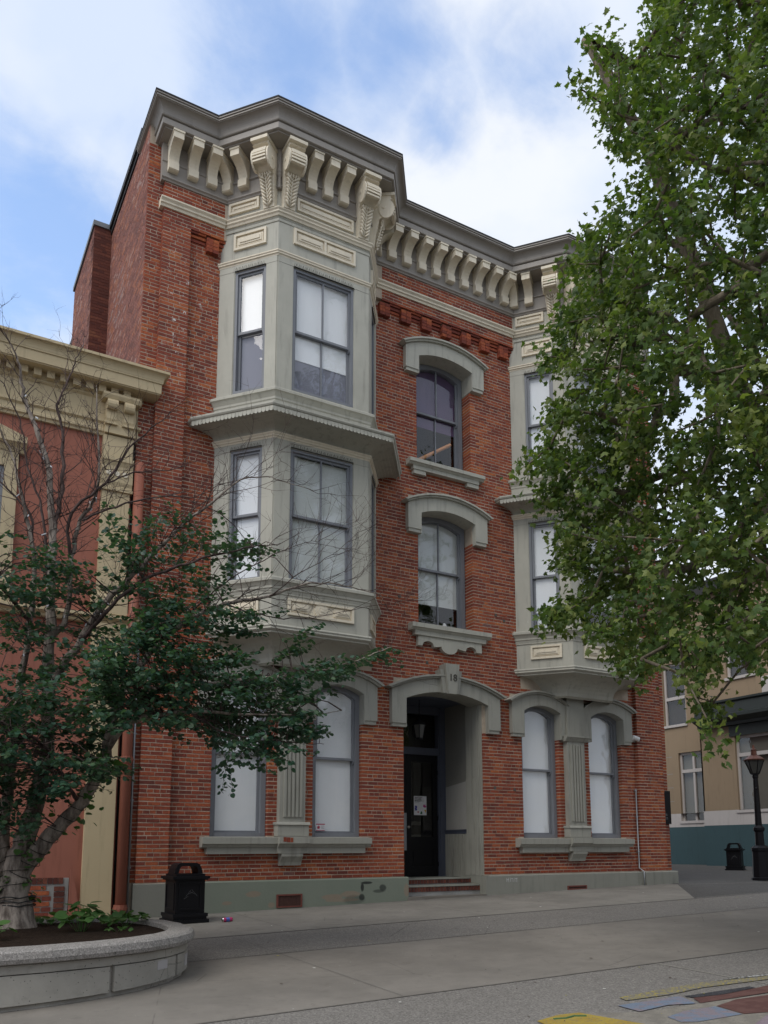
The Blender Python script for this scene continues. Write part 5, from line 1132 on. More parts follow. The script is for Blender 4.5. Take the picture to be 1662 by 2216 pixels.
PLANE_SPRIGS = '''902,-757,579 1131,-785,734 857,-969,1143 817,-780,1139 664,-911,627 816,-932,1104 1023,-729,1472 788,-805,606 890,-931,984 773,-691,739 918,-607,1246 690,-1004,666 757,-724,863 981,-813,1461 1105,-886,1510 1058,-706,497 903,-616,847 760,-627,579 725,-841,480 756,-861,963 1161,-803,887 863,-764,474 946,-725,543 693,-662,455 1081,-850,937 938,-653,639 943,-684,1223 751,-805,1207 665,-813,468 1009,-767,655 921,-588,693 889,-794,748 724,-704,640 881,-678,512 739,-748,656 933,-556,520 723,-918,505 986,-796,776 915,-799,948 878,-681,714 1052,-727,1626 776,-800,940 715,-746,918 944,-833,673 951,-750,1090 844,-791,395 624,-878,768 832,-986,829 1042,-687,1316 630,-898,867 749,-594,757 1097,-764,1298 748,-883,768 1101,-743,1236 639,-820,711 917,-800,692 896,-652,1082 1103,-805,1338 663,-885,663 755,-650,496 699,-985,1011 887,-691,399 709,-878,612 946,-721,1423 697,-624,672 931,-877,1434 839,-774,1354 766,-664,902 813,-858,594 634,-911,1143 1045,-625,1228 761,-630,887 818,-718,826 1062,-819,764 957,-717,1378 853,-927,458 926,-647,1359 658,-812,1083 740,-777,1101 695,-632,609 1012,-699,469 728,-924,689 857,-711,1418 691,-974,783 904,-760,1476 778,-779,847 709,-794,395 739,-1054,887 742,-646,936 795,-981,513 680,-747,723 767,-669,534 728,-724,1122 906,-796,1205 1007,-754,1365 653,-949,546 813,-985,1157 768,-676,578 668,-925,1197 719,-955,446 864,-692,662 1011,-832,1035 946,-771,1430 872,-594,1030 859,-841,849 828,-723,727 695,-659,522 935,-668,1667 758,-841,1100 745,-666,700 708,-955,849 1075,-734,1353 862,-576,446 904,-836,1101 895,-705,458 1041,-638,1098 1102,-749,484 718,-656,810 692,-705,602 764,-746,547 990,-945,1293 925,-786,1126 972,-929,991 1093,-726,1560 910,-787,996 750,-870,703 756,-635,774 710,-822,1003 1043,-703,1441 1083,-876,1168 843,-745,1301 645,-865,611 981,-761,981 780,-840,504 1099,-759,1567 901,-851,716 881,-827,483 1115,-779,1319 703,-788,694 879,-643,743 778,-814,643 708,-613,678 724,-911,888 676,-973,1108 773,-690,445 761,-663,706 1001,-870,679 1102,-796,580 746,-644,483 1071,-672,746 969,-915,1246 771,-907,395 1031,-830,1533 945,-853,479 941,-627,1308 761,-605,566 906,-654,927 824,-677,1151 695,-944,704 763,-957,576 740,-798,978 1100,-902,1511 764,-960,1074 1047,-820,994 773,-637,988 629,-917,643 963,-711,1197 1001,-769,1082 851,-976,1038 673,-782,894 963,-764,793 801,-869,508 842,-860,905 764,-767,913 802,-598,610 703,-877,1177 990,-756,1250 785,-729,493 685,-655,605 830,-769,585 817,-706,906 852,-803,881 908,-715,1541 709,-846,784 728,-874,384 807,-878,1344 662,-729,726 825,-920,954 994,-894,996 802,-965,529 1058,-685,668 714,-674,840 833,-821,1305 1016,-683,541 961,-836,841 838,-656,652 727,-721,509 1008,-751,861 831,-619,1297 947,-803,1336 864,-856,1024 708,-1020,597 964,-804,1237 826,-650,965 1012,-665,1310 733,-958,507 894,-695,397 688,-832,483 722,-746,365 994,-673,1361 1005,-739,747 732,-690,605 1045,-903,1379 1027,-680,1637 1023,-760,1522 851,-588,884 732,-680,428 921,-646,663 826,-822,652 727,-1044,717 1138,-794,970 836,-765,957 718,-803,415 970,-715,847 975,-683,819 683,-700,692 693,-839,965 926,-682,1287 756,-854,1115 1026,-680,1511 1018,-602,1476 836,-730,510 802,-670,876 730,-741,546 831,-767,629 966,-639,1146 763,-614,687 815,-787,466 701,-932,918 766,-666,759 1098,-743,1673 630,-883,649 690,-908,1227 1125,-740,471 824,-835,949 854,-672,1071 1021,-702,428 709,-969,895 782,-667,673 742,-776,1138 927,-658,1488 920,-774,1254 642,-905,457 873,-875,507 840,-893,1219 704,-725,835 953,-635,745 799,-659,499 734,-867,923 1017,-594,897 735,-954,1023 866,-947,807 701,-845,1014 915,-742,696 1063,-734,1638 832,-648,850 787,-870,1169 732,-985,949 842,-986,920 690,-802,818 849,-848,998 966,-845,1000 711,-674,618 721,-989,622 881,-735,1416 644,-894,487 768,-646,548 749,-935,363 851,-701,1000 1048,-836,766 1057,-713,602 871,-704,523 802,-648,677 999,-592,926 751,-898,744 804,-975,490 793,-792,858 1112,-709,950 725,-732,377 881,-916,607 817,-943,421 925,-881,1299 861,-641,1329 616,-892,352 684,-734,672 718,-843,747 854,-800,398 1020,-699,1027 729,-608,675 740,-1005,1153 682,-949,926 652,-857,935 1001,-776,640 870,-812,1406 720,-696,911 698,-940,413 784,-785,1207 812,-1011,1032 919,-609,834 833,-667,599 848,-800,604 997,-694,1511 917,-801,1012 831,-737,1345 868,-648,918 957,-603,694 964,-944,1320 917,-704,452 800,-677,528 1025,-645,1139 739,-878,1282 1030,-678,1281 793,-643,613 742,-859,1080 780,-713,666 910,-687,1194 943,-723,503 786,-684,894 964,-742,805 942,-647,1371 777,-891,1200 1060,-729,1389 728,-940,917 698,-736,407 743,-713,962 800,-644,497 785,-917,1006 963,-716,553 714,-712,821 926,-655,484 1088,-719,812 1034,-604,627 759,-637,687 788,-806,719 848,-697,1046 691,-673,513 974,-585,624 631,-924,802 782,-1018,1067 776,-1015,679 959,-879,1259 656,-791,678 980,-703,610 641,-822,624 748,-796,355 1118,-734,1632 951,-936,930 783,-612,940 638,-850,409 1102,-872,1252 794,-823,673 666,-800,1015 732,-839,1329 1089,-720,1520 965,-655,702 789,-879,564 698,-682,762 719,-630,721 650,-903,1141 962,-719,1375 697,-656,459 969,-616,759 816,-673,640 761,-606,617 736,-937,739 1006,-729,727 790,-948,462 750,-600,877 773,-897,1293 792,-810,1227 645,-891,858 927,-577,481 1000,-672,1222 746,-929,810 679,-911,957 808,-987,590 655,-814,837 692,-840,1042 870,-767,1432 910,-660,597 743,-668,506 1121,-736,721 947,-772,979 696,-771,796 881,-817,965 791,-744,445 963,-598,741 788,-971,668 932,-951,1031 721,-948,463 930,-923,1237 951,-860,482 781,-702,806 1023,-676,1398 635,-915,1030 695,-1010,970 1071,-771,1051 824,-596,630 985,-817,1475 715,-916,468 684,-930,1178 692,-917,760 723,-773,1021 711,-646,632 735,-1020,919 753,-734,621 784,-881,1014 900,-751,814 780,-854,532 855,-813,691 796,-760,1062 1024,-591,575 933,-659,1148 963,-761,873 1031,-752,1278 747,-899,415 849,-886,399 674,-958,1109 965,-881,556 887,-747,1151 702,-858,702 617,-869,413 936,-568,636 919,-804,762 799,-640,650 788,-913,1141 648,-859,827 951,-788,1122 692,-935,523 822,-602,966 660,-792,656 679,-969,683 984,-670,965 818,-712,731 810,-910,1310 639,-938,582 966,-652,1658 1063,-640,1198 724,-957,1116 1100,-824,1596 864,-612,461 851,-974,876 1058,-771,761 842,-576,859 1046,-744,1147 773,-978,914 910,-689,651 695,-941,1083 879,-668,547 903,-785,1288 732,-648,866 767,-1014,736 942,-810,1262 767,-1047,989 702,-712,524 713,-712,790 834,-677,1077 761,-710,1172 1032,-760,1225 990,-723,453 702,-703,641 652,-885,1113 904,-704,958 731,-851,368 647,-938,1059 700,-720,920 768,-626,478 704,-647,557 986,-650,1735 829,-788,513 745,-760,570 883,-739,1232 650,-950,537 1048,-865,876 790,-792,649 1004,-641,1458 840,-731,879 1042,-624,749 942,-598,973 725,-822,359 750,-721,379 1153,-829,1559 675,-745,393 751,-658,727 902,-661,1263 942,-781,684 676,-650,665 821,-832,477 636,-839,776 669,-723,872 881,-580,534 851,-760,1075 752,-972,728 677,-679,692 681,-677,504 822,-764,965 646,-807,596 778,-969,855 974,-732,948 849,-706,794 701,-804,377 1020,-693,1208 946,-708,486 935,-780,1230 837,-722,1277 990,-621,1373 677,-835,881 956,-889,457 696,-694,460 759,-867,579 853,-865,689 751,-953,410 856,-851,1299 727,-747,743 877,-875,1347 949,-794,1305 1003,-659,599 744,-938,1234 794,-937,481 776,-619,651 813,-685,692 813,-701,1250 787,-957,827 996,-896,1380 1071,-787,691 886,-911,759 834,-960,1005 815,-788,1383 902,-684,603 709,-986,885 810,-870,748 950,-685,508 658,-775,868 1041,-889,1251 1013,-850,1345 959,-791,905 724,-945,987 944,-697,944 803,-606,616 766,-794,747 1052,-713,625 883,-698,543 651,-929,1175 674,-754,814 997,-615,1458 756,-685,667 750,-860,968 745,-778,432 1073,-652,1578 694,-637,617 975,-576,620 832,-955,897 795,-762,1308 666,-948,616 756,-613,878 966,-644,444 646,-909,781 815,-806,872 666,-806,1027 1031,-732,467 1093,-882,1362 840,-609,525 822,-625,407 759,-887,913 966,-759,979 1141,-784,809 670,-716,681 761,-899,602 872,-621,1023 859,-788,403 772,-686,610 789,-836,1271 954,-647,1576 843,-820,939 939,-745,897 734,-797,784 684,-906,988 842,-814,1221 663,-789,648 805,-815,575 664,-879,761 744,-891,516 927,-937,915 843,-612,574 927,-809,1152 722,-629,549 818,-702,990 641,-850,433 830,-716,655 848,-869,901 821,-849,1096 911,-958,984 735,-684,781 647,-832,762 984,-778,1123 903,-639,1264 946,-927,800 875,-655,773 870,-750,441 768,-713,815 938,-755,480 703,-876,655 840,-850,1365 910,-664,1200 699,-854,538 912,-772,1165 760,-975,743 704,-882,585 713,-769,527 676,-770,417 731,-924,921 841,-898,1212 756,-1003,448 667,-688,627 802,-769,1263 938,-738,749 923,-596,1262 816,-862,584 913,-601,438 968,-874,1460 710,-612,461 1058,-721,1148 874,-814,496 822,-793,1102 725,-619,817 1080,-663,1675 803,-588,551 752,-986,988 660,-911,365 956,-853,1368 924,-584,935 727,-1050,1009 742,-795,586 708,-703,587 1125,-825,1413 703,-966,549 757,-981,679 680,-748,860 1132,-769,1070 1056,-733,1299 662,-917,1100 993,-660,1233 673,-654,633 1105,-810,1237 893,-873,1390 864,-835,707 860,-574,802 947,-759,1261 799,-854,1289 944,-882,1031 885,-830,1069 807,-965,583 888,-904,488 896,-669,1151 814,-645,818 689,-918,348 616,-893,686 959,-589,613 796,-922,891 1018,-729,992 751,-793,741 1079,-830,1293 1053,-740,1466 1015,-665,523 738,-785,910 935,-629,645 812,-893,1088 944,-722,612 786,-990,642 864,-864,762 997,-694,691 871,-593,516 954,-763,711 749,-697,660 709,-909,658 915,-655,1304 958,-775,556 881,-662,474 1051,-626,583 828,-810,1099 840,-792,1183 944,-773,625 723,-631,521 854,-879,384 785,-588,791 646,-911,451 867,-597,640 1093,-686,1197 789,-865,962 913,-576,1128 792,-847,654 711,-797,691 961,-743,1344 849,-724,1441 996,-636,746 708,-848,1115 737,-651,872 777,-796,828 756,-784,855 950,-560,479 681,-722,772 936,-640,1493 1065,-858,1549 816,-652,1277 827,-658,534 668,-904,795 730,-636,582 780,-867,1190 976,-670,1650 680,-965,769 1028,-760,498 650,-795,742 675,-919,746 768,-732,1146 846,-971,780 1027,-797,788 759,-761,1061 876,-836,1331 1067,-886,1199 705,-771,806 724,-818,1111 1023,-598,440 1083,-677,966 711,-676,662 799,-686,724 794,-601,504 692,-1009,458 1117,-815,656 1007,-732,1625 759,-691,1163 722,-693,503 853,-988,908 917,-711,811 694,-833,606 840,-949,419 728,-801,383 729,-666,435 652,-809,354 1058,-680,569 947,-630,556 817,-769,1121 876,-626,707 866,-749,615 1018,-686,1126 913,-727,1381 746,-844,646 801,-921,1100 877,-618,1030 974,-825,905 712,-635,807 644,-780,497 1081,-669,508 662,-666,439 760,-626,724 805,-584,513 723,-654,860 757,-687,405 733,-1022,665 639,-877,757 1020,-758,777 1130,-821,1353 1035,-801,654 858,-608,991 1041,-812,790 732,-768,638 849,-809,1404 715,-802,443 729,-951,444 805,-923,831 1157,-787,660 883,-826,741 857,-852,556 924,-586,460 956,-681,1215 704,-872,492 1030,-621,1068 748,-694,643 1021,-599,1437 656,-756,557 1111,-860,1229 768,-792,1300 910,-703,1344 814,-898,904 1049,-660,1550 915,-827,1246 860,-782,735 780,-626,791 1112,-784,514 662,-695,532 777,-967,889 715,-617,617 740,-711,802 710,-847,758 988,-666,527 1138,-835,1447 778,-624,974 667,-888,1205 925,-769,1282 630,-883,642 952,-917,754 925,-781,1126 776,-879,837 782,-647,561 791,-778,391 1034,-807,858 827,-738,1088 919,-945,968 655,-940,368 780,-892,1221 662,-970,899 978,-767,847 704,-743,442 745,-618,664 716,-607,692 756,-778,1107 871,-669,1318 698,-937,460 707,-961,374 1052,-792,942 836,-796,1139 664,-880,565 708,-826,863 798,-925,1159 797,-834,643 655,-897,437 965,-912,1368 739,-919,1088 983,-552,597 768,-801,1242 750,-771,580 782,-696,1194 719,-770,794 828,-826,993 1079,-835,974 894,-829,853 769,-871,708 842,-903,1299 1006,-696,1116 887,-829,646 811,-843,550 718,-765,729 718,-800,1026 763,-685,954 787,-813,896 807,-845,584 725,-1025,519 685,-919,444 679,-874,957 700,-855,539 829,-730,1042 870,-596,1388 981,-591,1507 645,-868,691 774,-740,551 778,-870,806 776,-806,754 653,-880,466 1009,-704,935 1023,-653,447 765,-682,691 1029,-598,508 909,-879,657 700,-658,792 1034,-728,1618 942,-872,1136 960,-702,1503 758,-943,1013 839,-671,1047 805,-664,630 781,-902,1300 660,-695,438 756,-697,501 848,-642,777 1000,-729,488 947,-766,733 830,-950,1113 731,-611,748 646,-759,394 725,-747,1069 754,-925,954 689,-973,843 775,-610,544 686,-744,805 921,-716,1519 785,-821,600 970,-641,361 953,-665,340 644,-899,270 931,-647,363 657,-859,329 658,-630,646 686,-620,660 668,-650,442 721,-608,458 753,-599,476 673,-737,1107 752,-687,1249 743,-720,1207 687,-645,796 741,-594,762 693,-671,831 783,-687,1123 846,-637,1187 1117,-952,476 871,-854,756 1083,-1124,456 734,-1093,1055 1290,-864,1429 1331,-1075,699 919,-1006,540 1429,-1079,1196 1243,-1154,577 921,-1273,1019 1436,-890,668 982,-881,728 1106,-1224,1017 817,-957,1454 1249,-882,703 1306,-971,1183 1271,-614,403 1202,-929,820 1219,-1100,1350 1319,-1101,612 1425,-738,1051 979,-954,879 1318,-909,824 1502,-778,806 1242,-857,441 1213,-919,1223 1225,-847,1368 1351,-1100,557 1210,-1154,1245 1355,-771,814 817,-954,1429 1125,-803,659 1462,-745,483 1082,-1242,1167 1052,-785,1367 910,-901,1152 1312,-1047,454 969,-873,1437 1530,-708,745 1196,-634,884 1215,-820,867 872,-1225,684 1133,-743,1529 959,-871,759 1374,-599,739 1435,-860,1212 1433,-702,1137 1334,-669,1253 1311,-693,918 1118,-1004,1388 867,-1126,1289 1478,-888,1048 847,-1069,468 1369,-597,1202 995,-830,1276 1264,-1037,757 1325,-615,877 1228,-1057,929 832,-898,601 1175,-1183,1175 965,-1063,892 1138,-1182,1222 1377,-669,1404 1156,-1266,879 1260,-571,477 1550,-734,979 1041,-1245,747 909,-845,693 1277,-979,1088 1215,-1226,933 1208,-988,1052 1307,-751,1245 1491,-829,1220 886,-1007,1420 1177,-1018,1088 1501,-680,1108 1008,-1075,436 828,-954,1065 997,-877,1243 1383,-673,864 1364,-606,494 1230,-986,619 1488,-651,607 1212,-1032,1373 1121,-839,1330 1068,-1018,669 744,-1133,985 1188,-982,1080 1313,-584,892 1130,-953,1533 783,-1083,544 1166,-1107,1032 968,-1099,1055 1099,-885,1535 1437,-684,518 1095,-826,655 1063,-1288,915 1129,-1025,530 1057,-1069,638 1538,-790,754 1004,-828,470 1316,-740,512 1466,-767,545 1163,-1261,803 1097,-965,1315 1070,-1036,983 1370,-724,440 1190,-704,1008 909,-1088,1077 1349,-840,1296 1166,-776,761 1216,-814,1369 1276,-977,1410 1043,-1180,762 1386,-593,548 1220,-1001,465 793,-1050,1010 1465,-1065,1024 1002,-1015,1180 1033,-1261,1094 950,-987,1086 1484,-949,1049 1448,-976,587 1360,-726,1081 1069,-982,1474 1161,-632,595 1018,-1074,704 1458,-785,696 1353,-872,1125 850,-925,1068 725,-1060,936 999,-1199,955 931,-1195,1223 1119,-1082,847 1379,-645,1362 1207,-693,844 923,-1007,1468 1036,-1195,1132 905,-1180,1013 1180,-748,1487 1164,-1051,840 1005,-850,1369 1385,-600,1214 1492,-823,1072 985,-842,742 1211,-1245,933 808,-1188,840 1201,-641,724 848,-1034,676 681,-1027,1118 1285,-576,713 1301,-676,656 1046,-1251,1020 1245,-1174,623 1542,-788,791 1072,-867,1324 1404,-551,541 1103,-772,407 1077,-1070,1041 1350,-844,950 749,-1072,648 1337,-709,449 1396,-706,885 1358,-1093,1155 1414,-937,989 1479,-965,901 1252,-765,1059 1137,-1034,999 924,-990,937 785,-942,528 1284,-835,1457 809,-1104,645 1461,-950,683 1312,-679,1237 1276,-719,1012 971,-885,1249 1421,-927,1255 1389,-927,830 1133,-902,1249 1170,-763,723 793,-1113,1245 1016,-917,534 1296,-1047,424 773,-1154,987 1209,-1198,1071 1050,-1257,904 1072,-1158,1086 1293,-1146,1027 1405,-1074,1164 839,-985,1416 1304,-587,617 1518,-720,1132 1239,-920,1184 1070,-1204,1272 989,-952,1334 978,-1033,1377 1008,-1129,720 1073,-1240,894 1300,-1170,566 1394,-844,1086 781,-1088,857 1130,-1047,861 1373,-730,860 803,-1142,831 896,-1009,487 1372,-825,664 1354,-1067,634 1174,-1013,947 1201,-785,1248 741,-976,894 865,-898,676 880,-993,575 1344,-643,691 1455,-1067,833 1440,-817,1114 1009,-1203,1052 935,-1066,1160 1422,-962,788 842,-931,1136 1508,-1013,905 1096,-973,907 1077,-1114,952 1287,-856,786 1062,-1031,602 749,-1019,762 1046,-1165,439 1402,-994,910 1470,-786,1110 1255,-605,626 1187,-631,696 1276,-1160,1140 1437,-1076,614 1300,-820,1480 1413,-1001,757 1191,-1159,725 1292,-859,1042 1226,-692,1090 1181,-1060,465 1102,-929,1423 1355,-681,1351 1368,-1062,1147 994,-829,695 1224,-962,1134 696,-1004,736 1146,-760,1257 1255,-932,815 778,-1068,679 1491,-829,840 1239,-1208,960 1102,-936,777 1170,-1090,926 1285,-680,628 1230,-809,944 786,-991,451 1233,-1171,812 1458,-721,978 837,-1084,666 1298,-1062,1058 1183,-987,1376 1265,-1079,1184 714,-1163,757 1265,-632,1436 1452,-914,877 991,-1197,974 1171,-755,812 1113,-1004,469 1040,-939,1471 898,-931,1494 895,-876,548 1444,-963,1066 1324,-971,1105 1471,-647,1045 1480,-1055,803 1421,-557,573 1145,-666,877 1284,-864,766 1139,-902,1241 783,-1119,880 1203,-942,1228 1389,-970,994 712,-1011,1259 1360,-722,1053 902,-896,1010 1160,-1149,1355 1048,-1112,545 1370,-1109,862 1470,-867,709 1501,-847,754 1101,-1059,997 909,-1092,1272 1247,-618,403 1062,-912,640 1099,-1118,1406 1201,-865,1517 1034,-1075,942 1146,-873,459 1429,-1077,933 870,-1205,950 1446,-876,659 1291,-728,709 1228,-1058,1058 1203,-831,1193 1333,-881,1226 1240,-698,696 1275,-675,1480 1514,-639,880 1096,-1151,843 759,-925,537 1110,-681,417 1174,-1082,940 1494,-829,801 1313,-588,704 1308,-581,945 1180,-800,1092 1375,-772,762 1145,-796,960 1239,-775,889 897,-1180,983 1399,-880,1201 1290,-924,1370 996,-1042,1423 1168,-916,964 1078,-987,1190 1048,-1136,1338 971,-936,1547 885,-966,1090 1307,-1135,1087 813,-1003,1034 1384,-653,686 1342,-557,716 1293,-742,721 1145,-954,1216 1112,-984,421 1147,-1078,1327 1013,-832,772 1053,-893,552 1431,-890,1343 1132,-951,913 1253,-1123,863 1538,-691,889 1284,-1066,402 1205,-1172,931 1326,-630,458 1414,-1119,941 1025,-760,486 1499,-663,770 1360,-1016,547 1096,-935,1549 1408,-566,765 924,-984,953 1222,-807,1338 1022,-925,1043 1156,-716,1216 1417,-1099,832 1354,-1119,656 1260,-627,465 794,-1143,1139 1312,-943,1157 1473,-899,960 1199,-1050,690 1079,-1174,464 1011,-996,884 1174,-1116,501 1309,-890,414 1247,-843,1000 1431,-628,676 860,-1170,506 838,-985,916 1086,-1176,1169 1089,-715,826 1462,-816,954 1159,-1275,787 1248,-909,972 1226,-867,817 1160,-660,532 1068,-1183,1294 1390,-1028,605 1404,-768,1081 1523,-870,1030 1367,-923,1079 1537,-969,1011 1266,-929,1348 1210,-842,472 920,-831,923 1403,-656,573 974,-819,476 1468,-694,681 1400,-779,443 1174,-1294,848 1138,-784,1109 1244,-1190,588 1243,-622,615 1198,-733,1245 1113,-762,765 1454,-1032,597 1035,-968,1246 1262,-609,672 1288,-1130,1085 1073,-762,916 1266,-995,821 1228,-1036,983 1334,-870,560 1046,-1059,1116 1473,-1004,812 1205,-745,1050 1149,-1076,843 1148,-856,1449 1087,-1051,1209 1086,-1151,1089 940,-1021,898 1062,-770,545 1451,-996,937 1368,-909,699 1380,-863,410 1443,-570,924 868,-932,1158 704,-980,813 1174,-643,631 1207,-1191,954 1192,-1116,477 1176,-943,1459 1147,-744,1202 1474,-1064,924 1390,-818,1331 872,-992,449 1131,-742,1002 704,-982,741 999,-1038,1266 994,-829,1440 1367,-546,821 960,-1069,1277 900,-1220,760 1231,-596,470 1432,-601,692 1222,-1147,895 976,-835,840 1392,-984,850 816,-1213,939 1269,-823,676 960,-1236,695 1288,-892,1313 1203,-1072,896 1160,-987,669 1285,-989,798 713,-1138,864 987,-1097,1144 1317,-1053,554 1386,-711,1039 836,-919,623 1476,-785,1065 958,-946,448 1253,-691,1215 1538,-789,749 1353,-854,1054 1119,-1029,1438 879,-883,527 1006,-988,1432 1188,-1223,882 1182,-774,1123 1187,-777,1301 908,-1166,892 1236,-959,1465 1090,-902,932 1163,-1183,610 957,-857,635 922,-848,1158 1296,-1103,753 1343,-867,968 768,-1071,1060 818,-1096,1007 885,-1065,730 1132,-1089,1290 1358,-542,773 1254,-1141,521 1063,-1165,687 911,-1167,787 1211,-742,1485 875,-1159,807 987,-982,418 1145,-1125,807 1304,-609,1093 1192,-1125,825 1303,-1095,800 1009,-828,465 882,-1129,1113 859,-1078,759 1413,-871,1183 1562,-872,834 762,-1120,859 921,-916,704 1452,-1000,991 1159,-935,910 1329,-720,528 1046,-977,997 1091,-1054,1430 983,-824,1029 1220,-1218,1145 1134,-991,1531 1318,-1037,643 1270,-764,1497 1186,-769,786 1160,-849,947 1186,-826,803 1382,-574,542 1281,-951,846 1302,-692,520 859,-1002,743 1281,-681,478 1071,-867,497 1170,-1031,1443 971,-891,588 901,-882,604 1262,-621,966 837,-1038,1288 1322,-956,1153 1006,-1184,1092 1377,-882,1274 1440,-933,891 1190,-887,1494 1164,-1223,873'''
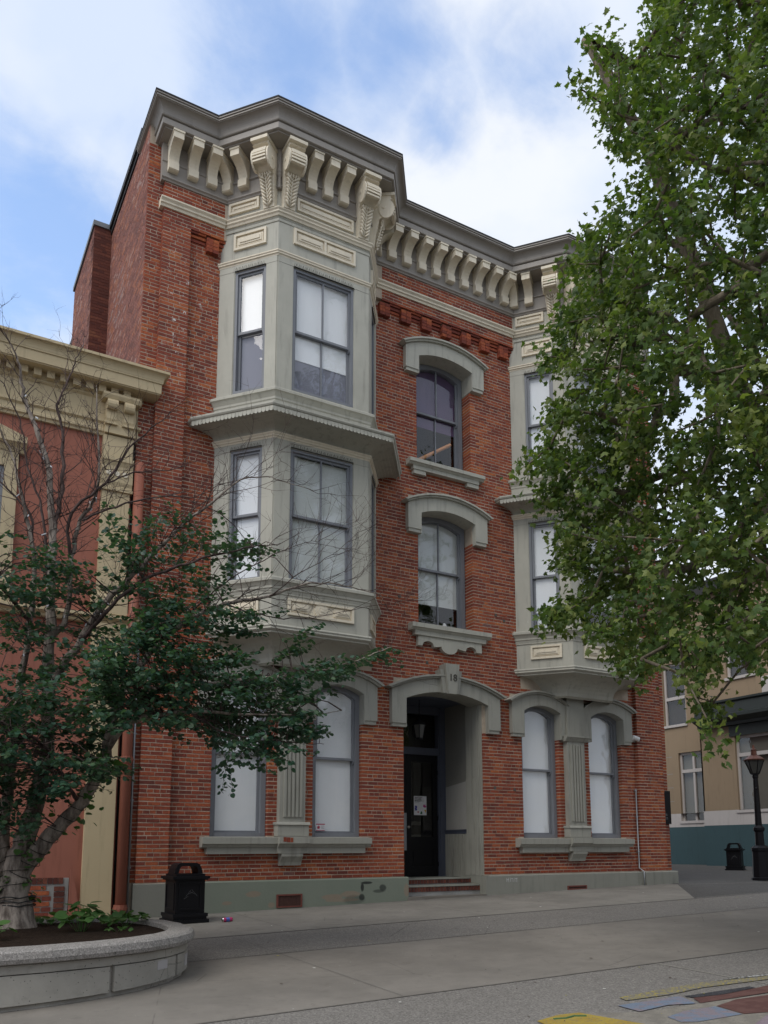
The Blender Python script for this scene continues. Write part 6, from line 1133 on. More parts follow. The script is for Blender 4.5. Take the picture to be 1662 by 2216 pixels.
KATSURA_SPRAYS = '''149,-307,439 102,-315,549 185,-359,487 183,-371,458 75,-388,403 110,-337,363 86,-406,475 136,-421,429 170,-337,423 86,-379,501 50,-458,450 89,-432,459 202,-346,379 109,-436,486 132,-345,426 196,-339,420 13,-417,497 150,-347,368 71,-356,368 173,-451,434 119,-316,476 139,-406,349 72,-328,478 130,-377,382 127,-321,511 189,-336,439 15,-460,359 141,-409,479 92,-415,435 199,-342,389 90,-455,383 111,-420,436 82,-339,466 15,-368,337 168,-388,453 40,-410,503 88,-308,511 19,-304,383 95,-350,411 47,-367,359 155,-325,394 120,-437,432 160,-304,417 37,-388,359 129,-417,436 79,-355,521 180,-442,383 54,-369,374 102,-445,437 10,-310,431 207,-304,499 129,-442,458 38,-388,465 16,-435,445 95,-366,423 116,-312,523 53,-305,362 73,-448,389 147,-304,494 95,-441,486 95,-379,464 29,-301,445 71,-396,447 118,-348,432 89,-434,442 102,-357,394 35,-337,428 23,-304,493 89,-393,485 172,-390,457 150,-374,486 137,-366,470 14,-442,341 19,-438,472 75,-362,530 167,-367,420 38,-324,468 39,-408,437 147,-370,362 171,-354,444 91,-405,403 146,-457,349 19,-305,446 47,-303,352 79,-342,426 84,-439,456 73,-417,455 139,-339,474 172,-405,464 121,-355,508 123,-402,411 152,-342,408 110,-369,360 109,-435,484 32,-338,403 124,-427,472 92,-379,437 89,-405,449 152,-416,480 68,-438,448 169,-427,463 28,-393,443 14,-414,498 50,-314,450 119,-421,357 208,-366,419 102,-389,411 79,-353,356 144,-376,488 20,-302,452 11,-447,412 32,-449,387 44,-458,389 198,-405,424 146,-431,388 141,-398,493 143,-334,496 47,-376,472 60,-397,452 97,-395,399 45,-389,417 113,-386,393 55,-309,493 142,-444,474 202,-377,406 135,-403,366 132,-303,495 10,-358,450 187,-414,405 88,-313,407 25,-352,526 172,-427,453 196,-332,421 8,-413,481 128,-372,477 146,-499,307 193,-402,295 156,-478,301 14,-443,320 105,-380,345 57,-356,270 129,-470,234 60,-490,250 135,-408,301 169,-423,299 108,-469,257 64,-396,314 98,-494,255 51,-394,282 97,-497,258 181,-384,267 139,-355,282 59,-366,243 165,-516,254 73,-447,262 142,-356,255 68,-352,246 154,-411,269 51,-398,236 152,-386,262 24,-507,279 186,-341,257 115,-452,259 127,-475,251 133,-414,328 28,-396,248 37,-506,299 118,-377,270 178,-345,235 180,-425,241 91,-405,294 97,-512,317 42,-405,303 173,-434,249 151,-400,281 87,-445,305 96,-455,292 136,-403,265 95,-379,300 105,-364,259 158,-361,309 149,-486,285 139,-404,332 15,-497,302 132,-416,227 89,-440,306 25,-465,305 97,-365,321 178,-438,240 140,-485,313 80,-414,321 80,-458,292 116,-403,318 19,-463,285 157,-418,276 112,-385,330 85,-504,249 52,-410,296 59,-483,255 109,-410,277 175,-351,323 80,-498,265 111,-345,351 143,-507,247 79,-467,271 38,-491,313 146,-382,327 74,-397,296 125,-509,257 56,-429,261 106,-378,279 99,-379,283 115,-513,284 42,-482,256 43,-393,319 135,-514,222 97,-390,301 132,-400,325 35,-447,296 78,-400,266 27,-445,229 54,-509,321 127,-450,295 21,-457,226 85,-455,271 185,-375,272 101,-452,292 161,-429,242 61,-398,314 128,-507,232 151,-436,254 46,-375,268 26,-346,346 38,-413,324 45,-405,266 148,-415,266 130,-485,224 184,-389,291 117,-498,311 19,-393,307 184,-382,256 72,-380,346 31,-462,235 169,-385,238 32,-351,332 197,-348,257 69,-450,305 134,-353,322 118,-410,302 35,-396,255 131,-433,334 22,-494,277 106,-352,319 75,-433,298 29,-347,265 133,-418,326 78,-495,295 124,-416,286 24,-494,260 45,-456,250 112,-352,296 167,-403,320 65,-515,233 185,-432,246 46,-505,304 35,-405,247 90,-466,283 65,-353,345 155,-475,251 83,-440,269 163,-423,320 28,-418,331 122,-393,331 108,-422,328 85,-471,287 176,-374,273 131,-396,254 99,-493,324 35,-499,240 74,-407,249 88,-516,256 64,-345,293 69,-472,263 144,-386,225 57,-455,299 47,-510,239 39,-394,241 165,-353,237 27,-390,237 182,-397,268 167,-416,319 161,-508,246 39,-486,305 177,-426,284 84,-520,274 36,-405,333 52,-518,240 138,-350,323 88,-446,297 34,-366,342 19,-511,312 34,-370,304 69,-498,294 86,-345,259 128,-459,224 96,-378,294 109,-353,339 62,-474,279 61,-494,299 132,-342,343 35,-389,307 147,-341,264 135,-513,233 33,-519,268 63,-430,267 103,-478,331 29,-497,275 128,-344,336 100,-445,290 76,-398,293 174,-467,239 144,-456,234 58,-378,316 188,-362,285 169,-387,319 59,-500,314 142,-392,324 48,-469,229 63,-448,300 148,-447,251 125,-436,293 13,-498,315 147,-411,260 41,-351,231 121,-457,304 173,-359,270 27,-498,294 17,-497,272 154,-462,283 40,-411,233 60,-365,322 123,-420,282 115,-343,332 147,-402,225 37,-382,239 177,-482,248 33,-488,260 51,-512,286 69,-469,264 123,-513,248 87,-357,210 139,-349,232 131,-375,215 140,-396,235 40,-399,226 54,-378,235 50,-388,206 80,-361,225 21,-437,237 117,-398,246 109,-337,237 137,-350,232 50,-407,225 46,-363,246 120,-417,240 113,-391,246 80,-381,225 53,-377,211 32,-389,223 70,-431,225 52,-423,246 119,-378,222 95,-398,256 32,-361,180 52,-417,192 68,-350,204 48,-392,203 32,-435,225 65,-437,236 120,-413,218 33,-422,202 59,-435,243 47,-365,233 86,-389,247 33,-371,181 99,-414,206 68,-420,225 115,-412,199 121,-349,250 82,-432,185 62,-358,258 52,-433,235 38,-362,206 98,-430,209 59,-359,220 120,-436,190 87,-434,181 99,-354,193 76,-395,198 34,-356,229 138,-355,225 40,-415,255 96,-334,243 92,-439,248 75,-334,229 83,-352,239 85,-371,212 113,-437,179 123,-366,227 65,-365,241 187,-505,305 182,-491,356 202,-510,329 242,-461,314 290,-517,351 310,-503,374 229,-498,341 201,-402,360 320,-517,295 185,-468,331 227,-520,339 299,-544,273 218,-511,318 246,-540,364 183,-451,306 197,-443,304 366,-441,372 360,-407,361 349,-445,360 335,-430,363 189,-507,316 356,-464,371 272,-522,380 237,-409,341 366,-400,319 187,-533,291 185,-514,360 393,-432,329 357,-527,296 172,-549,283 306,-534,320 189,-441,352 373,-545,302 294,-472,337 240,-473,385 240,-529,362 156,-542,334 359,-434,348 353,-483,359 378,-444,326 358,-486,347 178,-537,347 265,-418,338 228,-417,319 331,-511,351 316,-438,350 192,-538,295 274,-537,349 374,-540,291 250,-473,301 375,-493,340 294,-462,375 357,-470,371 221,-416,331 255,-475,319 324,-538,275 354,-515,284 250,-431,367 324,-478,318 238,-460,361 256,-525,305 241,-507,326 193,-459,326 288,-491,370 328,-471,292 159,-543,337 321,-426,290 299,-527,322 277,-407,392 314,-476,320 326,-437,394 329,-422,294 368,-463,306 229,-456,315 256,-403,316 280,-543,321 213,-408,325 249,-412,396 227,-446,387 290,-438,371 236,-449,313 185,-529,381 233,-417,357 239,-418,318 263,-536,289 205,-550,327 195,-465,295 328,-497,292 249,-532,313 182,-476,346 387,-503,321 232,-464,331 225,-540,351 248,-436,364 219,-496,328 355,-527,279 331,-407,401 266,-488,340 173,-499,318 263,-500,303 279,-511,340 200,-550,332 202,-469,302 357,-546,318 199,-411,360 330,-457,285 189,-529,299 245,-517,300 249,-456,346 215,-456,388 204,-486,345 189,-449,349 171,-548,343 324,-450,387 230,-456,306 301,-537,306 356,-477,311 177,-525,344 325,-433,326 178,-479,373 299,-514,296 283,-456,338 366,-530,338 291,-549,329 390,-405,355 223,-533,293 216,-438,405 423,-429,333 306,-521,367 237,-510,334 182,-496,318 287,-544,279 298,-490,315 248,-548,322 183,-410,342 262,-485,317 307,-482,294 352,-547,305 324,-405,324 351,-522,330 339,-485,350 241,-540,328 264,-532,333 213,-455,329 255,-535,360 227,-471,328 272,-416,397 219,-463,311 286,-405,335 317,-480,319 314,-423,359 179,-538,362 167,-514,365 311,-446,378 198,-501,346 196,-460,309 248,-442,348 219,-412,372 369,-549,303 234,-429,367 187,-479,330 329,-508,334 220,-543,287 167,-535,332 374,-530,335 162,-537,355 170,-496,351 385,-434,368 242,-471,374 168,-546,294 220,-504,329 294,-460,295 169,-513,317 338,-517,361 260,-403,365 323,-500,317 184,-454,325 305,-466,357 215,-486,379 316,-462,384 276,-466,397 351,-538,325 277,-473,301 363,-452,283 308,-436,312 348,-521,300 215,-433,374 204,-456,320 287,-447,378 297,-418,327 230,-401,378 203,-490,395 378,-415,308 302,-429,317 177,-443,353 306,-469,315 194,-524,328 177,-492,317 336,-403,328 307,-455,323 194,-403,350 337,-495,362 380,-523,322 273,-527,317 304,-412,375 384,-508,295 406,-448,351 313,-442,294 325,-459,322 184,-512,338 223,-528,358 274,-454,394 207,-451,300 343,-485,353 250,-469,353 417,-402,303 290,-428,329 369,-550,291 324,-423,333 205,-495,391 292,-474,382 400,-404,332 253,-444,308 368,-534,305 250,-533,341 353,-499,319 337,-545,347 294,-526,341 270,-449,360 249,-503,365 177,-527,321 355,-422,369 276,-473,336 176,-435,334 333,-463,288 191,-534,373 377,-537,312 249,-467,382 415,-421,336 252,-449,323 407,-421,345 345,-421,292 363,-526,308 363,-514,295 308,-433,302 265,-498,375 435,-406,340 244,-547,295 360,-444,315 333,-415,362 265,-408,317 329,-415,339 364,-430,331 199,-409,377 329,-400,325 276,-479,303 238,-491,319 305,-451,318 249,-527,369 219,-539,365 336,-473,333 225,-442,400 363,-417,309 234,-414,339 265,-544,346 337,-535,272 225,-505,328 330,-496,324 382,-476,346 173,-492,362 301,-449,364 209,-529,306 155,-532,335 331,-477,307 335,-531,335 305,-479,308 250,-499,363 225,-403,417 225,-414,366 244,-487,387 389,-445,296 246,-404,372 225,-477,320 307,-484,344 198,-515,386 366,-423,346 195,-411,400 209,-462,355 216,-519,302 307,-536,323 171,-503,323 331,-416,306 215,-493,386 235,-499,299 243,-509,296 233,-520,362 267,-479,388 365,-544,307 171,-516,325 161,-483,323 325,-519,350 317,-477,381 242,-513,316 261,-436,367 188,-497,362 265,-475,379 407,-477,340 395,-432,365 295,-404,322 286,-524,337 208,-473,365 226,-406,365 235,-409,344 285,-413,404 250,-403,342 230,-483,491 212,-422,470 363,-448,539 252,-416,481 264,-417,489 266,-415,535 189,-495,496 204,-450,503 192,-445,520 212,-477,456 335,-480,528 216,-438,488 334,-444,509 340,-488,512 299,-395,481 217,-445,504 274,-463,495 200,-423,504 224,-432,529 229,-393,521 252,-452,549 337,-437,539 258,-401,534 189,-414,535 218,-402,506 282,-422,563 317,-475,491 225,-413,506 203,-450,466 197,-491,480 236,-440,536 205,-439,462 307,-394,503 259,-415,456 208,-425,509 366,-402,561 258,-437,530 261,-391,493 266,-494,467 343,-457,534 373,-415,544 284,-486,484 299,-498,489 244,-395,488 256,-434,559 255,-461,528 276,-486,471 262,-405,519 273,-424,544 202,-492,503 203,-437,487 194,-450,467 190,-497,450 243,-420,448 295,-497,513 230,-472,531 228,-435,462 206,-476,497 337,-458,531 204,-412,482 244,-430,508 191,-458,510 306,-429,500 216,-456,479 225,-474,443 221,-451,526 321,-476,418 297,-496,434 247,-423,432 229,-479,414 308,-463,421 313,-447,431 250,-447,436 281,-500,422 248,-437,421 246,-506,398 232,-480,412 254,-448,428 268,-508,424 280,-441,443 214,-504,401 292,-439,453 259,-499,418 246,-424,411 326,-448,430 273,-456,417 251,-491,431 220,-457,420 304,-469,423 261,-487,409 265,-507,435 260,-421,428 208,-499,415 353,-466,446 240,-460,420 262,-469,439 278,-443,432 290,-488,440 285,-472,425 247,-429,418 257,-445,441 353,-474,438 297,-462,450 345,-440,454 326,-436,451 313,-432,455 215,-486,388 214,-482,409 227,-442,403 248,-439,441 234,-505,396 217,-504,387 243,-430,422 318,-463,422 305,-492,435 242,-496,414 212,-485,389 282,-454,427 346,-467,443 246,-457,410 302,-451,448 242,-455,436 288,-436,439 244,-465,412 228,-504,404 344,-453,447 360,-530,357 381,-528,352 372,-533,344 421,-519,370 431,-540,369 378,-513,361 403,-517,369 413,-525,359 398,-532,361 367,-533,348 419,-517,377 415,-522,366 379,-529,351 476,-514,394 430,-523,378 368,-539,356 435,-524,375 401,-537,362 448,-535,385 396,-537,368 365,-532,350 505,-514,410 457,-521,382 425,-537,378 489,-514,400 453,-526,385 453,-513,386 381,-516,358 430,-523,382 497,-522,404 502,-520,403 403,-524,366 408,-539,374 383,-533,360 350,-522,271 331,-542,280 345,-540,280 350,-531,279 372,-520,280 339,-544,266 354,-549,276 381,-539,283 341,-537,273 363,-540,271 367,-538,291 366,-538,296 373,-535,298 373,-533,290 408,-531,291 376,-525,291 302,-532,254 304,-521,263 315,-531,255 315,-522,262 321,-528,267 368,-517,391 363,-512,381 392,-508,398 389,-519,410 384,-506,396 376,-517,404 367,-513,380 293,-489,528 292,-495,506 289,-486,512 286,-485,518'''
KATSURA_LIMBS = '''1151,-3600,705,200 1145,-3600,971,165 1153,-3600,1322,150 1210,-3600,1682,120 1288,-3550,1981,105 1347,-3500,2287,95 1408,-3500,2668,85 1400,-3500,3180,80 1374,-3500,3669,72 1363,-3500,4258,62 1345,-3500,4868,55 1326,-3500,5421,47 1244,-3500,6241,36 1057,-3450,6841,26 909,-3400,7214,20 814,-3400,7660,13 635,-3400,7998,6|1153,-3600,1322,130 1359,-3700,1608,100 1535,-3800,1855,85 1771,-3900,2153,75 1921,-4000,2496,68 1988,-4050,2755,62 2030,-4100,3090,55 2089,-4200,3410,46 2387,-4300,3919,38 2722,-4400,4291,30 3217,-4500,4579,24 3736,-4600,4720,18 4328,-4600,5001,12 4905,-4600,5036,8 5398,-4600,4984,5|1088,-3600,1127,100 1001,-3400,1684,80 1045,-3300,2350,60 1072,-3200,2915,50 1125,-3200,3773,42 1180,-3200,4368,35 1163,-3200,5230,28 1017,-3200,5832,22 874,-3100,6454,14 691,-3100,6843,8|1385,-3500,3460,50 1462,-3600,3688,48 1657,-3800,4056,44 1900,-4000,4515,38 2176,-4200,4889,30 2538,-4300,5350,23 2713,-4400,5563,19 3027,-4500,5868,14 3414,-4600,6233,9 3791,-4700,6255,6 4307,-4700,6214,4|1369,-3500,4143,40 1549,-3500,4440,34 1564,-3500,5207,28 1659,-3500,5716,24 1806,-3600,6097,18 1768,-3600,6879,12 1738,-3600,7512,5|1326,-3500,5421,30 1406,-3500,6047,26 1365,-3500,6819,18 1293,-3500,7149,14 1425,-3500,7585,10 1485,-3500,7847,7 1570,-3500,8068,4|1547,-3500,5205,24 1490,-3700,5688,20 1848,-3900,6069,16 2084,-4000,6546,12 2383,-4100,6894,8 2652,-4100,7238,4|1644,-3600,5665,16 1998,-3900,5812,13 2517,-4100,5969,9 2874,-4200,6009,6 3168,-4200,6230,3|1822,-3900,6045,11 2170,-4000,6254,9 2578,-4100,6340,6 2799,-4100,6455,3|1163,-3200,5230,20 1106,-3100,5794,16 925,-3000,6040,13 739,-3000,6203,11 398,-3000,6627,6|1307,-3500,4891,20 1197,-3400,5796,16 1018,-3300,6344,12 893,-3300,6941,9 638,-3300,7403,6|1657,-3800,4056,30 1869,-4200,4341,25 2202,-4600,4693,20 2807,-4900,4964,14 3386,-5000,5186,8 3687,-5000,5259,4|1627,-3600,3127,50 1842,-4000,3398,40 2331,-4500,3416,30 2749,-4800,3459,26 3137,-5000,3522,22 3706,-5200,3598,15 4341,-5300,3763,10 4807,-5300,3952,7 5103,-5300,4093,4|1988,-4050,2755,40 2106,-4400,2976,34 2295,-4700,3078,28 2701,-5000,3120,20 3198,-5200,3109,14 3968,-5300,3138,7 4431,-5300,3230,3|2701,-5000,3120,14 2954,-5300,2895,10 3349,-5400,2806,8 3682,-5400,2800,5 4144,-5400,2790,3|1736,-3900,2147,30 1537,-4100,2367,20 1283,-4400,2690,14 974,-4600,2848,10 606,-4700,3003,6|1180,-3200,4368,30 883,-3600,4566,20 554,-3900,4761,12 168,-4000,4932,6|1072,-3200,2915,30 717,-3500,3400,20 260,-3700,3748,10|2722,-4400,4291,14 2853,-4800,4488,10 3227,-5000,4831,7 3887,-5100,5264,4 4196,-5100,5381,2|3217,-4500,4579,12 3582,-4700,4446,9 4093,-4800,4433,6 4805,-4800,4654,4 5644,-4800,4903,2|3736,-4600,4720,9 4127,-4700,5069,6 4533,-4800,5355,4 4936,-4800,5746,2'''

# ================================================================== foliage helpers
def decode(s): return [tuple(int(q) for q in p.split(',')) for p in s.split()]
def leaf_mat(name, lo, mid, hi, trans=.35, rough=.42, spec=.35):
    t = NT(name); g = t.n('ShaderNodeNewGeometry'); oi = t.n('ShaderNodeObjectInfo')
    r = t.math('FRACT', t.math('ADD', g.outputs['Random Per Island'], t.math('MULTIPLY', oi.outputs['Random'], 5.77)))
    c = t.ramp(r, [(0, lo), (.35, mid), (.75, mid), (.92, hi), (1, hi)])
    c = t.mix(t.step(t.noise(1.5, 4, .6), .46, .66, 0, .7), c, hi); c = t.mix(t.step(t.noise(1.1, 3, .5), .40, .54, .45, 0), c, lo)
    c = t.mix(t.math('MULTIPLY', g.outputs['Backfacing'], .35), c, tuple(min(1, x*1.7 + .02) for x in mid))
    p = t.n('ShaderNodeBsdfPrincipled'); t.put(p.inputs['Base Color'], c); p.inputs['Roughness'].default_value = rough; p.inputs['Specular IOR Level'].default_value = spec
    tr = t.n('ShaderNodeBsdfTranslucent'); t.l(t.mix(1.0, c, (1.25, 1.35, .55), 'MULTIPLY'), tr.inputs[0])
    mx = t.n('ShaderNodeMixShader'); mx.inputs[0].default_value = trans; t.l(p.outputs[0], mx.inputs[1]); t.l(tr.outputs[0], mx.inputs[2]); t.l(mx.outputs[0], t.out.inputs[0])
    return t.m
PLANE_LEAF = leaf_mat('plane_leaf', (.036, .076, .021), (.078, .130, .031), (.21, .245, .066), .38, .5, .3)
KATSURA_LEAF = leaf_mat('katsura_leaf', (.022, .060, .040), (.036, .088, .055), (.080, .140, .068), .28, .42, .35)
WEED_LEAF = leaf_mat('weed_leaf', (.05, .12, .035), (.07, .16, .045), (.10, .20, .06), .3)
def bark(name, c, d, sc=9):
    t = NT(name); n = t.noise(sc, 6, .7, stretch=(1, 1, .28)); n2 = t.noise(60, 4, .7)
    cc = t.mix(t.step(n, .35, .68), d, c); cc = t.mix(t.step(n2, .6, .75, 0, .5), cc, tuple(x*.5 for x in d))
    return t.finish(cc, .9, t.bump(t.math('ADD', n, t.math('MULTIPLY', n2, .3)), .9, .02), .2)
BARK_K = bark('katsura_bark', (.40, .345, .295), (.10, .08, .068)); BARK_TWIG = bark('twig_bark', (.13, .092, .084), (.05, .036, .034), 20)
BARK_P = bark('plane_bark', (.235, .195, .15), (.11, .09, .066))
class Bulk:
    """many rigid copies of one small leaf shape, as one mesh"""
    def __init__(s, verts, faces): s.V = np.array(verts, float); s.F = faces; s.mats = []
    def put(s, pos, rot, size): s.mats.append((pos, rot, size))
    def arrays(s, idx):
        n = len(idx); k = len(s.V); out = np.empty((n, k, 3))
        for a, i in enumerate(idx):
            p, r, z = s.mats[i]; out[a] = (s.V * z) @ r.T + p
        return out.reshape(-1, 3)
    def mesh(s, name, idx, m):
        k = len(s.V); vs = s.arrays(idx); n = len(idx); me = bpy.data.meshes.new(name)
        lt = np.array([len(f) for f in s.F]); fl = np.concatenate([np.array(f) for f in s.F])
        me.vertices.add(n*k); me.vertices.foreach_set('co', vs.ravel())
        me.loops.add(n*len(fl)); me.polygons.add(n*len(lt))
        me.loops.foreach_set('vertex_index', (fl[None, :] + (np.arange(n)*k)[:, None]).ravel().astype(np.int32))
        tot = np.tile(lt, n); me.polygons.foreach_set('loop_start', np.concatenate([[0], np.cumsum(tot)[:-1]]).astype(np.int32)); me.polygons.foreach_set('loop_total', tot.astype(np.int32))
        me.materials.append(m); me.update(calc_edges=True); me.validate(); return me
def basis(d, nrm):
    """rotation: leaf axis +Y along d, leaf face +Z as near nrm as it goes"""
    d = d/np.linalg.norm(d); x = np.cross(d, nrm); l = np.linalg.norm(x)
    x = x/l if l > 1e-6 else np.array([1., 0, 0]); z = np.cross(x, d); return np.stack([x, d, z], 1)
# five lobed plane leaf: outline from the stalk round, folded on the midrib
half = [(0.0, 0.0), (.16, -.06), (.30, .02), (.52, -.02), (.40, .16), (.50, .28), (.66, .46), (.40, .46), (.30, .44), (.26, .62), (.14, .72), (0.0, 1.0)]
pv = [(0, .30, 0)] + [(x, y, -.16*x - .10*max(0, y-.5)**2) for x, y in half] + [(-x, y, -.16*x - .10*max(0, y-.5)**2) for x, y in half[-2:0:-1]]
pv = [(x*.95, y, z + .05*math.sin(5*y + 3*x)) for x, y, z in pv]
PLF = [(0, i, i % (len(pv)-1) + 1) for i in range(1, len(pv))]
# heart shaped katsura leaf
hh = [(0, .06), (.22, 0), (.42, .16), (.50, .42), (.40, .70), (.20, .90), (0, 1.0)]
kv = [(0, .42, -.02)] + [(x, y, .10*x) for x, y in hh] + [(-x, y, .10*x) for x, y in hh[-2:0:-1]]
KLF = [(0, i, i % (len(kv)-1) + 1) for i in range(1, len(kv))]
def largest(bulk, hide=None):
    """order of the leaves by how large they show from the street, frontmost first"""
    pos = np.array([m_[0] for m_ in bulk.mats]); e = np.array(EYE)
    Mx = np.array([[*rgt], [*(-upv)], [*fwd]]); c = (pos - e) @ Mx.T
    u = 864.1 + 1815.6*c[:, 0]/np.maximum(c[:, 2], .1); w = 1561.1 + 1815.6*c[:, 1]/np.maximum(c[:, 2], .1)
    d = np.linalg.norm(pos - e, axis=1); vis = (c[:, 2] > .5) & (u > 8) & (u < 1654) & (w > 8) & (w < 2208)
    score = np.array([m_[2] for m_ in bulk.mats]) / d
    nz = np.array([abs(float(m_[1][:, 2] @ ((p - e)/np.linalg.norm(p - e)))) for m_, p in zip(bulk.mats, pos)])
    # frontmost leaf of each small patch of the view
    cell = {}
    for i in np.where(vis)[0]:
        k = (int(u[i]//9), int(w[i]//9))
        if k not in cell or d[i] < d[cell[k]]: cell[k] = i
    front = set(cell.values())
    return sorted(range(len(pos)), key=lambda i: -(score[i]*nz[i]) if i in front else 1e3)
def foliage(bulk, m, parent, name, n_single=300):
    o_ = largest(bulk); single = o_[:n_single]; rest = o_[n_single:]
    unit = bpy.data.meshes.new('leaf'); unit.from_pydata([tuple(v) for v in bulk.V], [], bulk.F); unit.materials.append(m); unit.update()
    for i in single:
        p, r, z = bulk.mats[i]; o = bpy.data.objects.new('leaf', unit); col.objects.link(o)
        o.matrix_world = Matrix.Translation(Vector(p)) @ Matrix([list(q) for q in r]).to_4x4() @ Matrix.Scale(float(z), 4); o.location = Vector(p)
        attach(o, parent)
    o = bpy.data.objects.new(name, bulk.mesh(name, rest, m)); col.objects.link(o); o['kind'] = 'stuff'; attach(o, parent); return o

# ================================================================== the plane tree on the right
TX, TY = 10.6, -7.9
pt = thing('plane_tree', 'big leafy plane tree whose crown hangs over the right bay window', 'tree', (TX, TY, ground_z(TX, TY)))
sprigs = np.array(decode(PLANE_SPRIGS))/100.0
nodes = [np.array([TX, TY, ground_z(TX, TY)-.1])]; par = [-1]
def addn(p, q): nodes.append(np.array(p, float)); par.append(q); return len(nodes)-1
k = 0
for z in (1.2, 2.4, 3.6, 4.6): k = addn((TX + .06*math.sin(z*2), TY + .05*math.cos(z*3), z), k)
fork = k; g = random.Random(9)
for a, lean, top in ((.2, .25, 15), (1.6, .35, 13), (2.7, .42, 14.5), (3.5, .50, 12.5), (4.5, .42, 14), (5.5, .35, 13)):
    q = fork; p = nodes[fork].copy(); 
    for s in range(6):
        h = (top - 4.6)/6; p = p + np.array([math.cos(a)*lean*h*.9 + g.uniform(-.2, .2), math.sin(a)*lean*h*.9 + g.uniform(-.2, .2), h]); q = addn(p, q)
start = len(nodes); arr = np.array(nodes); cnt = len(nodes)
cap_ = np.zeros((20000, 3)); cap_[:cnt] = arr; dep = np.zeros(20000)
ordr = np.argsort(np.linalg.norm(sprigs - np.array([TX, TY, 8.0]), axis=1)); tips = []
for si in ordr:
    s = sprigs[si]; dv = cap_[:cnt] - s; dist = np.linalg.norm(dv, axis=1) + np.where(cap_[:cnt, 2] > s[2] + .8, .8, 0) + dep[:cnt]*.05
    dist[:4] = 99
    b = int(np.argmin(dist)); d = s - cap_[b]; L = np.linalg.norm(d)
    if L < .05: tips.append((b, s, np.array([0, 0, -1.]))); continue
    n_ = max(1, int(L/.45)); q = b
    for i in range(1, n_+1):
        f = i/n_; p = cap_[b] + d*f + np.array([0, 0, .10*L*math.sin(math.pi*f)]) + rng.normal(0, .035*min(1, L), 3)*(f < 1)
        cap_[cnt] = p; dep[cnt] = dep[b] + f; par.append(q); q = cnt; cnt += 1
    tips.append((q, s, d/L))
kids = [[] for _ in range(cnt)]
for i in range(1, cnt): kids[par[i]].append(i)
load = np.zeros(cnt)
for q, _s, _d in tips: load[q] += 1
for i in range(cnt-1, 0, -1): load[par[i]] += load[i]*(.999)
tot_ = load[0]
def rad_p(i): return max(.0065, .30*(load[i]/tot_)**.47)
twig = MB(); trunk = MB(); done = set()
for i in range(1, cnt):
    if par[i] != -1 and (i == 1 or kids[par[i]][0] != i or True):
        # start a chain where this node is not the heaviest child
        p = par[i]; heavy = max(kids[p], key=lambda q: load[q])
        if p != 0 and heavy == i: continue
        if load[i] == 0: continue
        ch = [p, i]
        while kids[ch[-1]] and max(load[q] for q in kids[ch[-1]]) > 0: ch.append(max(kids[ch[-1]], key=lambda q: load[q]))
        r = [rad_p(q) for q in ch]; r[0] = min(r[0], r[1]*1.15)
        (trunk if r[1] > .05 else twig).tube([tuple(cap_[q]) for q in ch], r, 8 if r[1] > .05 else 4, cap=False)
trunk.build('trunk', BARK_P, pt, smooth=True); twig.build('branches', BARK_P, pt, smooth=True)['kind'] = 'stuff'
pb = Bulk(pv, PLF)
for q, s, d in tips:
    n_ = int(rng.integers(50, 60)); out = s - np.array([TX, TY, 8.5]); out = out/np.linalg.norm(out)
    d = d*.6 + out*.5 + rng.normal(0, .35, 3); d /= np.linalg.norm(d)
    for i in range(n_):
        f = (i + rng.uniform(0, 1))/n_; base = s + d*(.42*f - .16) + rng.normal(0, .085, 3)
        ax = d*.35 + rng.normal(0, .75, 3) + np.array([0, 0, -.35]); nrm = np.array([0, 0, 1.0])*.75 + out*.55 + rng.normal(0, .45, 3)
        pb.put(base, basis(ax, nrm), float(np.clip(rng.normal(.071, .019), .038, .115)))
foliage(pb, PLANE_LEAF, pt, 'foliage')

# ================================================================== the half bare tree in the planter
kt = thing('katsura_tree', 'multi stemmed tree in the planter with bare upper branches and dark green lower sprays', 'tree', (1.3, -3.6, .72))
limbs = [[(np.array(p[:3])/1000.0, p[3]/1000.0) for p in decode(L)] for L in KATSURA_LIMBS.split('|')]
def smooth_chain(L, per=5):
    P_ = [l[0] for l in L]; r = [l[1] for l in L]; out = []; ro = []
    for i in range(len(P_)-1):
        a, b, c, d = P_[max(0, i-1)], P_[i], P_[i+1], P_[min(len(P_)-1, i+2)]
        for j in range(per):
            t_ = j/per; out.append(.5*((2*b) + (-a+c)*t_ + (2*a-5*b+4*c-d)*t_**2 + (-a+3*b-3*c+d)*t_**3)); ro.append(r[i] + (r[i+1]-r[i])*t_)
    out.append(P_[-1]); ro.append(r[-1]); return out, ro
trunk = MB(); twigs = MB(); NP = []; NR = []
for li, L in enumerate(limbs):
    P_, r = smooth_chain(L)
    P_ = [p + rng.normal(0, .008, 3) for p in P_]
    (trunk if r[0] > .03 else twigs).tube([tuple(p) for p in P_], [x*(1 + .06*math.sin(i*1.7)) for i, x in enumerate(r)], 10 if r[0] > .03 else 5, cap=False)
    for p, x in zip(P_, r): NP.append(p); NR.append(x)
flare = MB(); b0 = limbs[0][0][0]
flare.lathe((b0[0], b0[1], .60), [(.34, 0), (.27, .10), (.225, .22), (.19, .40)], 12); 
trunk.v += []; 
trunk.build('trunk', BARK_K, kt, smooth=True); flare.build('root_flare', BARK_K, kt, smooth=True)
NPa = np.array(NP); NRa = np.array(NR)
g = random.Random(21)
